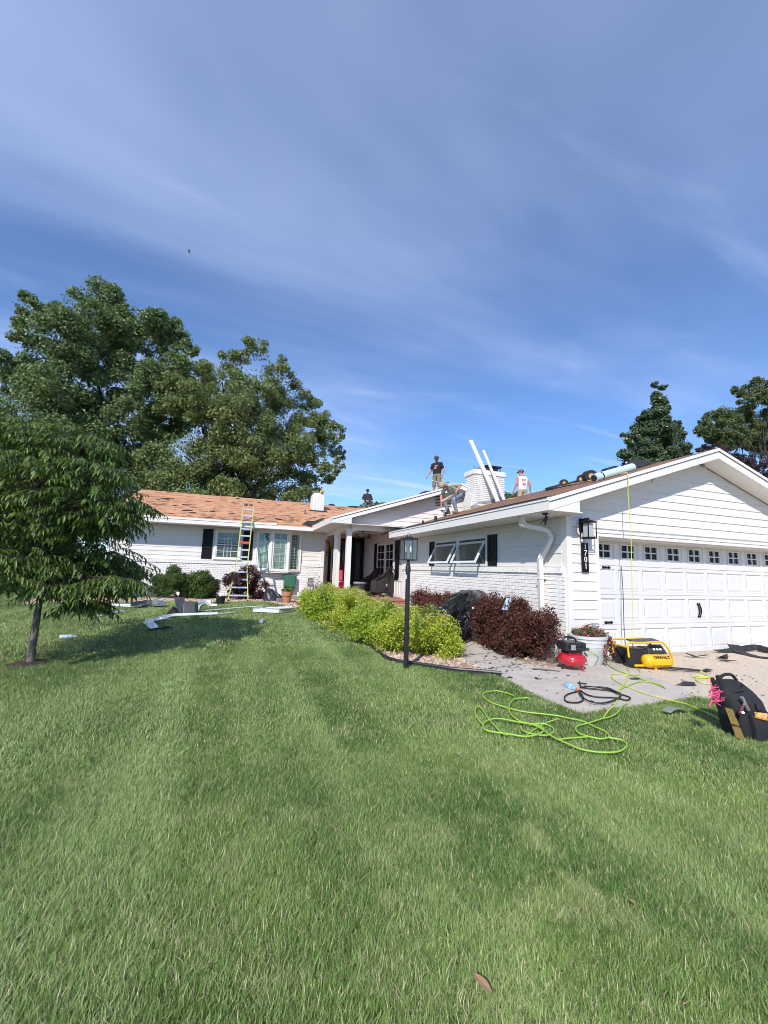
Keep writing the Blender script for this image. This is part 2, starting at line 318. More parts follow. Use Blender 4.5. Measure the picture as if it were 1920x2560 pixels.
def scatter(name, pts, srcs, scale, mats_kind='stuff', tilt=0.25, zr=(0, 6.283)):
    """points as a mesh, each carrying one of the source meshes through geometry nodes"""
    me = bpy.data.meshes.new(name); me.vertices.add(len(pts)); me.vertices.foreach_set('co', np.asarray(pts, np.float32).ravel())
    at = me.attributes.new('sc', 'FLOAT', 'POINT'); at.data.foreach_set('value', np.asarray(scale, np.float32))
    o = link(bpy.data.objects.new(name, me)); o['kind'] = mats_kind
    ng = bpy.data.node_groups.new(name, 'GeometryNodeTree'); ng.interface.new_socket('Geometry', in_out='INPUT', socket_type='NodeSocketGeometry'); ng.interface.new_socket('Geometry', in_out='OUTPUT', socket_type='NodeSocketGeometry')
    n = ng.nodes; l = ng.links; gi = n.new('NodeGroupInput'); go = n.new('NodeGroupOutput')
    mp = n.new('GeometryNodeMeshToPoints'); l.new(gi.outputs[0], mp.inputs[0])
    ip = n.new('GeometryNodeInstanceOnPoints'); l.new(mp.outputs[0], ip.inputs['Points'])
    g2i = n.new('GeometryNodeGeometryToInstance')
    for so_ in srcs[::-1]:
        oi = n.new('GeometryNodeObjectInfo'); oi.inputs[0].default_value = so_; l.new(oi.outputs['Geometry'], g2i.inputs[0])
    l.new(g2i.outputs[0], ip.inputs['Instance']); ip.inputs['Pick Instance'].default_value = True
    ri = n.new('FunctionNodeRandomValue'); ri.data_type = 'INT'; ri.inputs[4].default_value = 0; ri.inputs[5].default_value = len(srcs)-1; ri.inputs['Seed'].default_value = 5; l.new(ri.outputs[2], ip.inputs['Instance Index'])
    rv = n.new('FunctionNodeRandomValue'); rv.data_type = 'FLOAT_VECTOR'; rv.inputs[0].default_value = (-tilt, -tilt, zr[0]); rv.inputs[1].default_value = (tilt, tilt, zr[1]); l.new(rv.outputs[0], ip.inputs['Rotation'])
    na = n.new('GeometryNodeInputNamedAttribute'); na.data_type = 'FLOAT'; na.inputs[0].default_value = 'sc'; l.new(na.outputs[0], ip.inputs['Scale'])
    l.new(ip.outputs[0], go.inputs[0])
    md = o.modifiers.new('scatter', 'NODES'); md.node_group = ng; return o
def source(name, me): return bpy.data.objects.new(name, me)       # geometry read by the scatter only, never placed itself

# river stones in the beds
stm = mat('river_stone', (0.52, 0.38, 0.29), 0.8, var=0.3, scale=20, island=0.0)
nti = stm.node_tree; oi = nti.nodes.new('ShaderNodeObjectInfo'); hs = nti.nodes.new('ShaderNodeHueSaturation'); b = nti.nodes['Principled BSDF']; lk = b.inputs['Base Color'].links[0]; nti.links.new(lk.from_socket, hs.inputs['Color'])
mr = nti.nodes.new('ShaderNodeMapRange'); mr.inputs['To Min'].default_value = 0.55; mr.inputs['To Max'].default_value = 1.35; nti.links.new(oi.outputs['Random'], mr.inputs['Value']); nti.links.new(mr.outputs['Result'], hs.inputs['Value']); nti.links.new(hs.outputs[0], b.inputs['Base Color'])
stones = []
for k in range(4):
    bm = bmesh.new(); bmesh.ops.create_icosphere(bm, subdivisions=1, radius=1)
    for v in bm.verts: v.co = Vector((v.co.x*random.uniform(.8, 1.3), v.co.y*random.uniform(.7, 1.1), v.co.z*random.uniform(.5, .7)))
    me = bpy.data.meshes.new('stone'); bm.to_mesh(me); bm.free(); me.materials.append(stm); stones.append(source('stone', me))
pts = []; sc = []
for poly, dens in ((bedA, 420), (bedB, 300), (bedC, 120)):
    xmn, xmx = min(p.x for p in poly), max(p.x for p in poly); ymn, ymx = min(p.y for p in poly), max(p.y for p in poly)
    k = int((xmx-xmn)*(ymx-ymn)*dens); X = rng.uniform(xmn, xmx, k); Y = rng.uniform(ymn, ymx, k); ok = pip(X, Y, poly)
    for x, y in zip(X[ok], Y[ok]): pts.append((x, y, g(x, y)+0.02)); sc.append(random.uniform(0.014, 0.034))
scatter('gravel', pts, stones, sc, tilt=0.5)

# grass blades over the lawn
grm = mat('grass_blade', (0.105, 0.165, 0.045), 0.5, trans=0.12, island=0.45, hue=0.018, spec=0.35)
t = grm.node_tree; nn = t.nodes; ll = t.links; bs = nn['Principled BSDF']; hs = bs.inputs['Base Color'].links[0].from_node
ge = nn.new('ShaderNodeNewGeometry')
def gnoise(scale, lo, hi, stretch=None, rot=0):
    mp = nn.new('ShaderNodeMapping'); mp.inputs['Scale'].default_value = (scale, scale*(stretch or 1), scale); mp.inputs['Rotation'].default_value = (0, 0, R(rot)); ll.new(ge.outputs['Position'], mp.inputs[0])
    z = nn.new('ShaderNodeTexNoise'); z.inputs['Scale'].default_value = 1; z.inputs['Detail'].default_value = 4; ll.new(mp.outputs[0], z.inputs['Vector'])
    m = nn.new('ShaderNodeMapRange'); m.inputs['From Min'].default_value = lo; m.inputs['From Max'].default_value = hi; ll.new(z.outputs['Fac'], m.inputs['Value']); return m.outputs['Result']
def gmix(f, a, bcol):
    m = nn.new('ShaderNodeMix'); m.data_type = 'RGBA'; ll.new(f, m.inputs[0])
    if isinstance(a, tuple): m.inputs[6].default_value = (*a, 1)
    else: ll.new(a, m.inputs[6])
    if isinstance(bcol, tuple): m.inputs[7].default_value = (*bcol, 1)
    else: ll.new(bcol, m.inputs[7])
    return m.outputs[2]
c = gmix(gnoise(0.7, 0.32, 0.68), (0.062, 0.158, 0.024), (0.270, 0.385, 0.095))
c = gmix(gnoise(3.4, 0.50, 0.72), c, (0.32, 0.385, 0.135))
c = gmix(gnoise(1.5, 0.46, 0.66, 0.09, 8), c, (0.33, 0.445, 0.145))
rp = nn.new('ShaderNodeMapRange'); rp.inputs['From Min'].default_value = 0.93; rp.inputs['From Max'].default_value = 0.96; ll.new(ge.outputs['Random Per Island'], rp.inputs['Value'])
c = gmix(rp.outputs['Result'], c, (0.46, 0.42, 0.24)); ll.new(c, hs.inputs['Color'])
def tuft(nb, hmin, hmax, w, spread, seed):
    r = np.random.default_rng(seed); V = []; F = []
    for _ in range(nb):
        a = r.uniform(0, 6.283); bx, by = r.normal(0, spread, 2); h = r.uniform(hmin, hmax); lean = r.uniform(0.15, 0.95)*h; cx_, cy_ = math.cos(a), math.sin(a); px, py = -cy_*w/2, cx_*w/2; b0 = len(V)
        for tt, ww in ((0, 1.0), (0.5, 0.85), (1.0, 0.12)):
            x = bx+cx_*lean*tt*tt; y = by+cy_*lean*tt*tt; z = h*tt*(1-0.25*tt*lean/h)
            V += [(x-px*ww, y-py*ww, z), (x+px*ww, y+py*ww, z)]
        F += [(b0, b0+1, b0+3, b0+2), (b0+2, b0+3, b0+5, b0+4)]
    return npmesh('grass_tuft', V, F, grm)
near_t = [source('grass_tuft', tuft(13, .013, .040, .0021, .016, 10+k)) for k in range(6)]
mid_t = [source('grass_tuft', tuft(16, .014, .042, .0035, .032, 30+k)) for k in range(5)]
far_t = [source('grass_tuft', tuft(18, .016, .046, .0080, .062, 50+k)) for k in range(4)]
bedpoly = [bedA, bedB, bedC, apron, drive, [walk_l[0], *walk_l, *walk_r[::-1]]]
def grassy(x0, x1, y0, y1, dens, keep):
    k = int((x1-x0)*(y1-y0)*dens); X = rng.uniform(x0, x1, k); Y = rng.uniform(y0, y1, k)
    D = np.stack([X, Y, np.zeros(k)-H], 1); fw = D@np.array(FW); u = D@np.array(RT)/np.maximum(fw, .01); w = D@np.array(UP)/np.maximum(fw, .01)
    ok = (fw > 0.2) & (np.abs(u) < 1.02) & (w > -1.42)
    d = np.hypot(X, Y); ok &= keep(d)
    for p in bedpoly: ok &= ~pip(X, Y, p)
    ok &= ~((X > XS-.05) & (Y > 5.8)); ok &= ~((X > -4.3) & (Y > 16.9))
    ok &= (np.hypot(X+2.513, Y-7.196) > 0.16+0.10*rng.random(k))
    X, Y = X[ok], Y[ok]; return np.stack([X, Y, [g(a, b) for a, b in zip(X, Y)]], 1)
pn = grassy(-4, 6, 0.6, 6, 6200, lambda d: d < 3.6+rng.uniform(-.5, .5, d.shape)); scatter('grass', pn, near_t, rng.uniform(.65, 1.2, len(pn)))
pm = grassy(-8, 9, 1.5, 10, 1350, lambda d: (d > 3.4+rng.uniform(-.5, .5, d.shape)) & (d < 8)); scatter('grass', pm, mid_t, rng.uniform(.6, 1.15, len(pm)))
pf = grassy(-26, 3, 3, 20, 300, lambda d: (d >= 7.7)); scatter('grass', pf, far_t, rng.uniform(.6, 1.1, len(pf)))
print('tufts', len(pn), len(pm), len(pf))
# ---------------------------------------------------------------- the house
house = thing('house', 'white ranch house with painted brick, black shutters, stripped roof and attached garage', 'house', (XS, YF, 0))
def part(name, mb, m, parent=None, **k): return mb.build(name, m, parent or house, **k)
SL = 1/3.0; SG = 0.3258
def roofp(x): return 3.03+(x-2.84)*SL if x < 7.48 else 4.577-(x-7.48)*SL
def roofg(x): return 2.678+SG*(x-4.78) if x < 9.02 else 4.058-SG*(x-9.02)
XR = 12.56      # garage right wall
# --- carcass walls
w = MB()
w.b2((XS, YF+0.004, 0), (6.14, YF+0.15, 2.49)); w.b2((12.15, YF+0.004, 0), (XR, YF+0.15, 2.49)); w.b2((6.14, YF+0.004, 2.21), (12.15, YF+0.15, 2.49))
w.ext([(XS, YF+.004, 2.49), (XR, YF+.004, 2.49), (XR, YF+.004, 2.9), (9.02, YF+.004, 3.98), (XS, YF+.004, 2.83)], (0, .146, 0))
garage = part('front_wall', w, white)
w = MB(); w.b2((XS+.004, YF+.151, 0), (XS+.15, YP-.002, 2.49)); side = part('side_wall', w, white)
w = MB(); w.b2((XR-.15, YF+.151, 0), (XR, 17, 2.49)); part('side_wall', w, white)
w = MB(); w.b2((-4.09, YW, 0), (3.45, YW+.15, 2.86)); leftw = part('left_wall', w, white)
w = MB(); w.ext([(-4.092, YW+.151, 0), (-4.092, 25.0, 0), (-4.092, 25.0, 2.86), (-4.092, 21.1, 4.5), (-4.092, YW+.151, 2.98)], (.15, 0, 0)); part('end_wall', w, white)

def lap(mb, O, ex, n, z0, z1, a0, a1, b0=None, b1=None, tb=.022, tt=.008):
    """one lapped board: thick at its foot, thin at its head"""
    b0 = a0 if b0 is None else b0; b1 = a1 if b1 is None else b1
    O, ex, n = Vector(O), Vector(ex), Vector(n)
    P = lambda a, z, d: O + ex*a + n*d + Vector((0, 0, z))
    vs = [P(a0, z0, .002), P(a1, z0, .002), P(a1, z0, tb), P(a0, z0, tb), P(b0, z1, .002), P(b1, z1, .002), P(b1, z1, tt), P(b0, z1, tt)]
    mb.add(vs, [(0, 1, 2, 3), (4, 7, 6, 5), (0, 4, 5, 1), (3, 2, 6, 7), (0, 3, 7, 4), (1, 5, 6, 2)])
LAP = 0.1615; Z0 = 1.977
def planks(O, ex, n, zlist, span, parent, joints=()):
    """span(z) -> (a0, a1); each board is an object of its own"""
    for k, (za, zb) in enumerate(zlist):
        a0, a1 = span(za); b0, b1 = span(zb)
        if a1-a0 < .05: continue
        if b1-b0 < 0: m_ = (b0+b1)/2; b0 = b1 = m_
        cuts = [j for j in joints[k % len(joints)] if a0+.2 < j < a1-.2] if joints else []
        xs_ = [None]+cuts+[None]
        for i in range(len(xs_)-1):
            l, r = xs_[i], xs_[i+1]
            mb = MB(); jit = random.uniform(-.0015, .0015)
            lap(mb, O, ex, n, za+.0015, zb+.004, a0 if l is None else l+.002, a1 if r is None else r-.002, b0 if l is None else l+.002, b1 if r is None else r-.002, tb=.024+jit)
            part('siding_plank', mb, plankm, parent)
zs = lambda lo, hi: [(z, min(z+LAP, hi)) for z in [Z0+LAP*k for k in range(-14, 16)] if z+LAP > lo and z < hi-0.02 and z >= lo-.02]
FO, FX, FN = (0, YF, 0), (1, 0, 0), (0, -1, 0)
planks(FO, FX, FN, [(max(a, .03), b) for a, b in zs(.02, 2.2)], lambda z: (5.585, 6.125), garage)
sofz = lambda x: 2.64+SG*(min(x, 18.04-x)-XS)-.14
def gspan(z):
    if z <= 2.69: return (5.585, 12.46)
    d = (z-2.69)/SG; return (XS+.02+d, XR-.02-d)
planks(FO, FX, FN, [(max(a, 2.275), b) for a, b in zs(2.2, 4.0)], gspan, garage, joints=[[8.05], [], [7.05, 10.2], [7.05], [], [9.6], [7.62], []])
planks(FO, FX, FN, [(max(a, .03), b) for a, b in zs(.02, 2.2)], lambda z: (12.2, 12.46), garage)
w = MB(); w.b2((XS-.014, YF-.032, .0), (XS+.095, YF+.003, 2.47)); w.b2((XS-.014, YF+.003, .0), (XS+.003, YF+.10, 2.47)); part('corner_board', w, white)
w = MB(); w.b2((XR-.095, YF-.032, .0), (XR+.014, YF+.003, 2.47)); part('corner_board', w, white)
# side wall boards above the brick (garage side)
SO, SXv, SN = (XS, 0, 0), (0, 1, 0), (-1, 0, 0)
planks(SO, SXv, SN, [(1.575, Z0-LAP*2+LAP)] + [(a, b) for a, b in zs(1.75, 2.48)], lambda z: (YF+.10, YP-.02), side, joints=[[9.5], [], [7.2, 11.9], []])
LO = (0, YW, 0)
planks(LO, FX, FN, [(1.575, 1.72)] + [(1.72+.1515*k, min(1.72+.1515*(k+1), 2.85)) for k in range(8)], lambda z: (-4.08, 3.40), leftw, joints=[[-2.2], [], [2.8], []])
w = MB(); w.b2((-4.12, YW-.034, .1), (-4.0, YW+.002, 2.84)); part('corner_board', w, white)
# --- painted brick
bw, bh, BC = .203, .0697, .0697
def brickmesh(l, h, d, name='brick', b=.004):
    bm = bmesh.new(); bmesh.ops.create_cube(bm, size=1)
    for v in bm.verts: v.co = Vector((v.co.x*l, v.co.y*d, v.co.z*h))
    f = [e for e in bm.edges if all(v.co.y < 0 for v in e.verts)]; bmesh.ops.bevel(bm, geom=f, offset=b, segments=1, affect='EDGES')
    me = bpy.data.meshes.new(name); bm.to_mesh(me); bm.free(); me.materials.append(brickw); return me
bfull, bhalf = brickmesh(.193, .0605, .05), brickmesh(.093, .0605, .05)
bstone = MB(); bst_tpl = [(v.co.copy()) for v in bfull.vertices]; bst_f = [tuple(p.vertices) for p in bfull.polygons]
def brickwall(O, ex, n, a0, a1, z0, z1, parent, single, skip=None):
    """single(k, a, z) -> True where a brick is an object of its own"""
    ex, n, O = Vector(ex), Vector(n), Vector(O); M = Matrix((ex, -n, Vector((0, 0, 1)))).transposed(); rot = M.to_euler()
    rest = MB(); cnt = 0; rows = int(round((z1-z0)/BC))
    for r in range(rows):
        z = z0+BC*(r+.5); off = (r % 2)*bw/2; k = 0; a = a0-off
        while a < a1-.02:
            l, rr = max(a, a0), min(a+bw, a1); wd = rr-l-.01
            if wd > .03:
                pr = random.uniform(-.0022, .0022); c = O + ex*((l+rr)/2) + n*(-.009+pr) + Vector((0, 0, z+random.uniform(-.0012, .0012)))
                if skip and skip((l+rr)/2, z): pass
                elif abs(wd-.193) < .004 and single(cnt, (l+rr)/2, z): share('brick', bfull, parent, c, rot); cnt += 1
                else:
                    s = wd/.193; rest.add([c + M@Vector((v.x*s, v.y, v.z)) for v in bst_tpl], bst_f)
            a += bw; k += 1
    o = rest.build('brick_course', brickw, parent); o['kind'] = 'stuff'
# side wall: backing mortar, bricks, sill course
w = MB(); w.b2((XS-.030, YF+.004, 0), (XS+.003, YP-.004, 1.461)); part('mortar_bed', w, mortar, side)
brickwall((XS-.030, 0, 0), (0, 1, 0), (-1, 0, 0), YF+.006, YP-.004, 0.0, 1.46, side, lambda k, a, z: k < 300 and 5.9 < a < 9.6 and z > .45 or (k < 300 and a < 6.7))
def rowlock(O, ex, n, a0, a1, z0, z1, parent, depth=.075):
    ex, n, O = Vector(ex), Vector(n), Vector(O); mb = MB(); a = a0; M = Matrix((ex, -n, Vector((0, 0, 1)))).transposed()
    while a < a1-.03:
        d = depth+random.uniform(-.003, .003); mb.box(O + ex*(a+.0335) + n*(d/2-.002) + Vector((0, 0, (z0+z1)/2+random.uniform(-.002, .002))), (.0585, d, z1-z0), rot=M); a += .067
    o = mb.build('sill_brick', brickw, parent); o['kind'] = 'stuff'
    m2 = MB(); m2.box(O + ex*((a0+a1)/2) + n*(depth/2-.008) + Vector((0, 0, (z0+z1)/2-.001)), (a1-a0, depth-.012, z1-z0-.006), rot=M); part('mortar_bed', m2, mortar, parent)
rowlock((XS-.004, 0, 0), (0, 1, 0), (-1, 0, 0), YF+.05, YP-.006, 1.461, 1.566, side)
w = MB(); w.b2((-4.08, YW-.030, 0), (3.44, YW+.003, 1.461)); part('mortar_bed', w, mortar, leftw)
brickwall((0, YW-.030, 0), (1, 0, 0), (0, -1, 0), -4.08, 3.44, .20, 1.46, leftw, lambda k, a, z: False)
rowlock((0, YW-.004, 0), (1, 0, 0), (0, -1, 0), -4.08, 0.72, 1.461, 1.566, leftw); rowlock((0, YW-.004, 0), (1, 0, 0), (0, -1, 0), 2.56, 3.42, 1.461, 1.566, leftw)
w = MB(); w.b2((3.33, YW-.05, .2), (3.47, YW+.005, 2.84)); part('corner_board', w, white)

# --- garage door: sections, raised panels, window lights, hardware
DY = 6.19; KS = DY/5.95; PW = 0.61*KS; DX0 = 6.466*KS-PW/2; DX1 = DX0+9*PW
w = MB(); w.b2((6.128, YF-.035, 0), (6.195, YF+.004, 2.215)); w.b2((6.128, YF+.004, 0), (6.192, DY+.04, 2.150)); w.b2((6.195, YF+.004, 2.152), (12.09, DY+.04, 2.214))
w.b2((6.195, YF-.035, 2.150), (12.09, YF+.003, 2.215)); w.b2((12.09, YF-.035, 0), (12.18, DY+.04, 2.215)); w.b2((6.128, YF-.05, 2.216), (12.18, YF+.003, 2.268)); w.b2((6.195, YF+.055, 2.115), (12.09, YF+.085, 2.1515)); w.b2((6.195, DY-.05, 2.11), (12.09, DY-.012, 2.1515)); part('garage_door_trim', w, white)
gd = MB(); gd.b2((6.195, DY+.045, -.05), (DX1, DY+.06, 2.18)); garage_door = part('garage_door', gd, white)
gw = mat('garage_door_paint', (0.685, 0.67, 0.655), 0.5, var=.015, scale=3)
zk = lambda z: H+(z-H)*KS
SEC = [(zk(a), zk(b)) for a, b in ((.002, .563), (.567, 1.098), (1.102, 1.631), (1.636, 2.17))]
def framed(mb, x0, x1, z0, z1, hole, yo, yi):
    """a flat sheet with rectangular openings hole = [(xa, xb, za, zb)] in one row"""
    za, zb = hole[0][2], hole[0][3]
    mb.b2((x0, yo, z0), (x1, yi, za)); mb.b2((x0, yo, zb), (x1, yi, z1)); xs_ = [x0]+[v for h in hole for v in (h[0], h[1])]+[x1]
    for i in range(0, len(xs_), 2): mb.b2((xs_[i], yo+.0001, za), (xs_[i+1], yi, zb))
pm_ = bmesh.new()
def raised(wd, ht):
    mb = MB(); prof = [(0, .0), (.012, -.010), (.024, -.010), (.058, .004), (.058, .004)]
    rings = []
    for ins, dep in [(0, -.004), (.010, .016), (.022, .016), (.060, .003), (.062, .003)]:
        x, z = wd/2-ins, ht/2-ins; rings.append([(-x, dep, -z), (x, dep, -z), (x, dep, z), (-x, dep, z)])
    vs = [p for r_ in rings for p in r_]; fs = [(4*i+j, 4*i+(j+1) % 4, 4*(i+1)+(j+1) % 4, 4*(i+1)+j) for i in range(4) for j in range(4)] + [(16, 17, 18, 19)]
    mb.add(vs, fs); return mb.mesh('raised_panel', gw, (0, 0, 0))
rp_me = raised(.512*KS, .395*KS)
winfr = MB()
for si, (z0, z1) in enumerate(SEC):
    mb = MB(); zc = (z0+z1)/2 if si < 3 else zk(1.9025); hz = .1975*KS if si < 3 else .155*KS
    holes = [(DX0+PW*(k+.5)-.256*KS, DX0+PW*(k+.5)+.256*KS, zc-hz, zc+hz) for k in range(9)]
    framed(mb, 6.2, DX1, z0, z1, holes, DY, DY+.044)
    bevel(part('door_section', mb, gw, garage_door), .003)
    for k in range(9):
        xc = DX0+PW*(k+.5)
        if si < 3: share('raised_panel', rp_me, garage_door, (xc, DY, zc))
        else:
            f = MB(); zw = zk(1.906)
            x0, x1, za, zb = xc-.256*KS, xc+.256*KS, zc-hz, zc+hz
            gx, gz = .158*KS, .118*KS     # half size of the lights
            f.b2((x0, DY+.012, za), (xc-gx, DY+.04, zb)); f.b2((xc+gx, DY+.012, za), (x1, DY+.04, zb)); f.b2((xc-gx, DY+.012, za), (xc+gx, DY+.04, zw-gz)); f.b2((xc-gx, DY+.012, zw+gz), (xc+gx, DY+.04, zb))
            f.b2((xc-gx-.03, DY-.004, zw-gz-.03), (xc+gx+.03, DY+.0119, zw-gz)); f.b2((xc-gx-.03, DY-.004, zw+gz), (xc+gx+.03, DY+.0119, zw+gz+.03)); f.b2((xc-gx-.03, DY-.004, zw-gz), (xc-gx, DY+.0119, zw+gz)); f.b2((xc+gx, DY-.004, zw-gz), (xc+gx+.03, DY+.0119, zw+gz))
            f.b2((xc-.012, DY-.002, zw-gz), (xc+.012, DY+.03, zw+gz)); f.b2((xc-gx, DY-.001, zw-.012), (xc-.012, DY+.03, zw+.012)); f.b2((xc+.012, DY-.001, zw-.012), (xc+gx, DY+.03, zw+.012))
            part('window_frame', f, gw, garage_door)
            for sx_ in (-1, 1):
                for sz_ in (-1, 1):
                    q = MB(); q.b2((xc+sx_*.0125, DY+.024, zw+sz_*.0125), (xc+sx_*(gx-.0005), DY+.030, zw+sz_*(gz-.0005))); part('pane', q, darkin, garage_door)
def arrow_hinge(x, z):
    mb = MB(); y = DY-.008
    mb.ext([(x, y, z-.024), (x+.15, y, z-.018), (x+.165, y, z-.034), (x+.215, y, z), (x+.165, y, z+.034), (x+.15, y, z+.018), (x, y, z+.024)], (0, .007, 0)); part('strap_hinge', mb, black, garage_door)
arrow_hinge(aty(1526.4, 1419, DY).x-.215, aty(1526.4, 1419, DY).z); arrow_hinge(aty(1532.7, 1556, DY).x-.215, aty(1532.7, 1556, DY).z)
hx = aty(*R5(620, 150), DY).x; hz = aty(*R5(620, 150), DY).z
for dx in (0, .055):
    mb = MB(); pts = [(hx+dx-.012+.02*math.sin(math.pi*t)*1.0+t*.006, DY-.012-.018*math.sin(math.pi*t), hz+.125-.25*t) for t in [i/10 for i in range(11)]]
    mb.tube(pts, [.004]+[.009+.004*math.sin(math.pi*i/10) for i in range(1, 10)]+[.004], 8)
    for e in (0, -1): mb.lathe(pts[e], [(.002, -.03), (.014, -.012), (.016, 0), (.014, .012), (.002, .03)], 8)
    part('door_handle', mb, black, garage_door, smooth=True)

# --- house number plaque and wall lantern
w = MB(); px0, px1, pz0, pz1 = 5.786, 5.934, 1.490, 2.010
w.b2((px0, YF-.052, pz0), (px1, YF-.026, pz1)); plq = bevel(part('number_plaque', w, black), .003)
for i, ch in enumerate('1701'): text(ch, 'digit', mat('white_numeral', (.82, .82, .82), .4), plq, .145, (5.86, YF-.056, 1.945-.117*i), (1, 0, 0), (0, 0, 1), .006)
ly = YF-.17; lx = aty(1471, 1330, ly).x
w = MB(); w.b2((5.77, YF-.045, 2.205), (5.89, YF-.022, 2.445)); w.tube([(5.83, YF-.04, 2.395), (5.83, YF-.09, 2.430), (lx-.02, ly, 2.435)], .014, 8); w.lathe((lx, ly, 2.360), [(.155, 0), (.15, .012), (.045, .05), (.02, .06), (.02, .085), (.004, .09)], 4, rot=Matrix.Rotation(R(45), 3, 'Z'))
for sx_ in (-1, 1):
    for sy_ in (-1, 1): w.bar((lx+sx_*.088, ly+sy_*.088, 2.080), (lx+sx_*.088, ly+sy_*.088, 2.360), .012, .012)
    w.bar((lx+sx_*.088, ly-.088, 2.082), (lx+sx_*.088, ly+.088, 2.082), .013, .013); w.bar((lx-.088, ly+sx_*.088, 2.082), (lx+.088, ly+sx_*.088, 2.082), .013, .013)
w.bar((5.83, YF-.04, 2.135), (lx-.02, ly+.088, 2.135), .02, .012); w.box((lx, ly, 2.100), (.15, .15, .012))
lan = part('wall_lantern', w, black)
w = MB(); w.box((lx, ly, 2.225), (.115, .115, .235)); part('glass', w, mat('frosted_lantern_glass', (.62, .64, .66), .25, trans=.35), lan)

# --- roofs as boarded decks over solid slabs
def slab(mb, poly, t): mb.ext(poly, (0, 0, -t))
GX0, GY0, GY1 = 4.78, 5.41, YP
w = MB()
w.ext([(GX0, GY0, 2.672), (9.02, GY0, 4.052), (9.02, GY0, 3.99), (GX0, GY0, 2.61)], (0, 8.3, 0)); w.ext([(9.02, GY0, 4.052), (13.26, GY0, 2.672), (13.26, GY0, 2.61), (9.02, GY0, 3.99)], (0, 8.3, 0))
groof = part('garage_roof', w, deckg)
# boards of the garage deck, left slope, running along the ridge
def deck_rows(parent, name, P, along, up, n, length, rows, rowh, lens, m, gapf=.004, th=(.010, .018), clip=None):
    P, along, up, n = Vector(P), Vector(along).normalized(), Vector(up).normalized(), Vector(n).normalized(); M = Matrix((along, up, n)).transposed()
    for r in range(rows):
        a = -random.uniform(0, lens[0]); lo, hi = (0, length) if clip is None else clip((r+.5)*rowh)
        while a < hi:
            ln = random.uniform(*lens); s, e = max(a, lo), min(a+ln, hi)
            if e-s > .06:
                h = random.uniform(*th); mb = MB(); tl = random.uniform(-.004, .004)
                mb.box(P + along*((s+e)/2) + up*((r+.5)*rowh) + n*(h/2+.001), (e-s-gapf, rowh-gapf-random.uniform(0, .006), h), rot=M @ Matrix.Rotation(random.uniform(-.012, .012), 3, 'X'))
                part(name, mb, m, parent)
            a += ln
upg = Vector((1, 0, SG)).normalized(); ng_ = Vector((-SG, 0, 1)).normalized()
deck_rows(groof, 'deck_board', (GX0+.02, GY0+.02, 2.678), (0, 1, 0), upg, ng_, 7.85, 18, .244, (2.2, 3.6), deckg, th=(.008, .016))
UPL = Vector((0, 1, SL)).normalized(); NL = Vector((0, -SL, 1)).normalized()
w = MB(); LX0 = -4.15
w.ext([(LX0, 16.2, 3.024), (2.84, 16.2, 3.024), (7.6, 21.1, 4.657), (LX0, 21.1, 4.657)], (0, 0, -.06)); w.ext([(LX0, 21.1, 4.657), (12, 21.1, 4.657), (12, 26, 3.02), (LX0, 26, 3.02)], (0, 0, -.06)); lroof = part('left_roof', w, deckm)
sl = 4.9*math.sqrt(1+SL*SL)
def vclip(u):
    y = u/math.sqrt(1+SL*SL); return (0, 2.84-LX0+y*.98)
deck_rows(lroof, 'deck_board', (LX0, 16.2, 3.03), (1, 0, 0), UPL, NL, 11.8, 26, sl/26, (.9, 2.8), deckm, gapf=.014, th=(.008, .030), clip=vclip)
w = MB(); w.ext([(2.84, 12.88, 3.024), (7.48, 12.88, 4.571), (7.48, 12.88, 4.51), (2.84, 12.88, 2.963)], (0, 14, 0)); w.ext([(7.48, 12.88, 4.571), (12.6, 12.88, 2.864), (12.6, 12.88, 2.80), (7.48, 12.88, 4.51)], (0, 14, 0)); mroof = part('main_roof', w, felt)
# --- garage eave and rakes
w = MB(); w.b2((GX0-.018, GY0+.002, 2.474), (GX0+.004, YP-.42, 2.632)); part('fascia', w, white)
w = MB(); w.b2((GX0-.034, GY0+.002, 2.634), (GX0+.004, YP-.42, 2.682)); part('drip_edge', w, white)
w = MB(); w.b2((GX0-.05, GY0+.02, 2.6825), (GX0+.16, YP-.05, 2.70)); part('felt_edge', w, felt)
w = MB(); w.b2((GX0+.004, GY0+.02, 2.474), (XS-.002, YP-.42, 2.49)); part('soffit', w, soffm)
def rake(name, y, x0, z0, x1, z1, hb, parent=None, thick=.03):
    """a barge board in two steps along a sloping line z0->z1 (its top edge)"""
    a = MB(); a.ext([(x0, y, z0-hb), (x1, y, z1-hb), (x1, y, z1-.062), (x0, y, z0-.062)], (0, thick, 0)); part(name, a, white, parent)
    b = MB(); b.ext([(x0, y-.024, z0-.056), (x1, y-.024, z1-.056), (x1, y-.024, z1+.004), (x0, y-.024, z0+.004)], (0, thick+.02, 0)); part('rake_trim', b, white, parent)
    c = MB(); c.ext([(x0, y-.012, z0-.0618), (x1, y-.012, z1-.0618), (x1, y-.012, z1-.0562), (x0, y-.012, z0-.0562)], (0, thick, 0)); part('painted_shade_line', c, mat('shade_line_grey', (.3, .3, .31), .7), parent)  # solid grey strip paints the shade line between board and trim
rake('rake_board', GY0, GX0-.018, 2.672, 9.02, 4.058, .205); rake('rake_board', GY0, 9.02, 4.058, 13.28, 2.672, .205)
w = MB(); w.ext([(GX0-.016, GY0+.006, 2.472), (5.41, GY0+.006, 2.472), (5.41, GY0+.006, 2.685)], (0, .03, 0)); w.b2((5.38, GY0+.037, 2.472), (5.41, YF-.03, 2.66)); w.b2((GX0, GY0+.037, 2.4725), (5.379, YF-.03, 2.49)); part('eave_return', w, white)
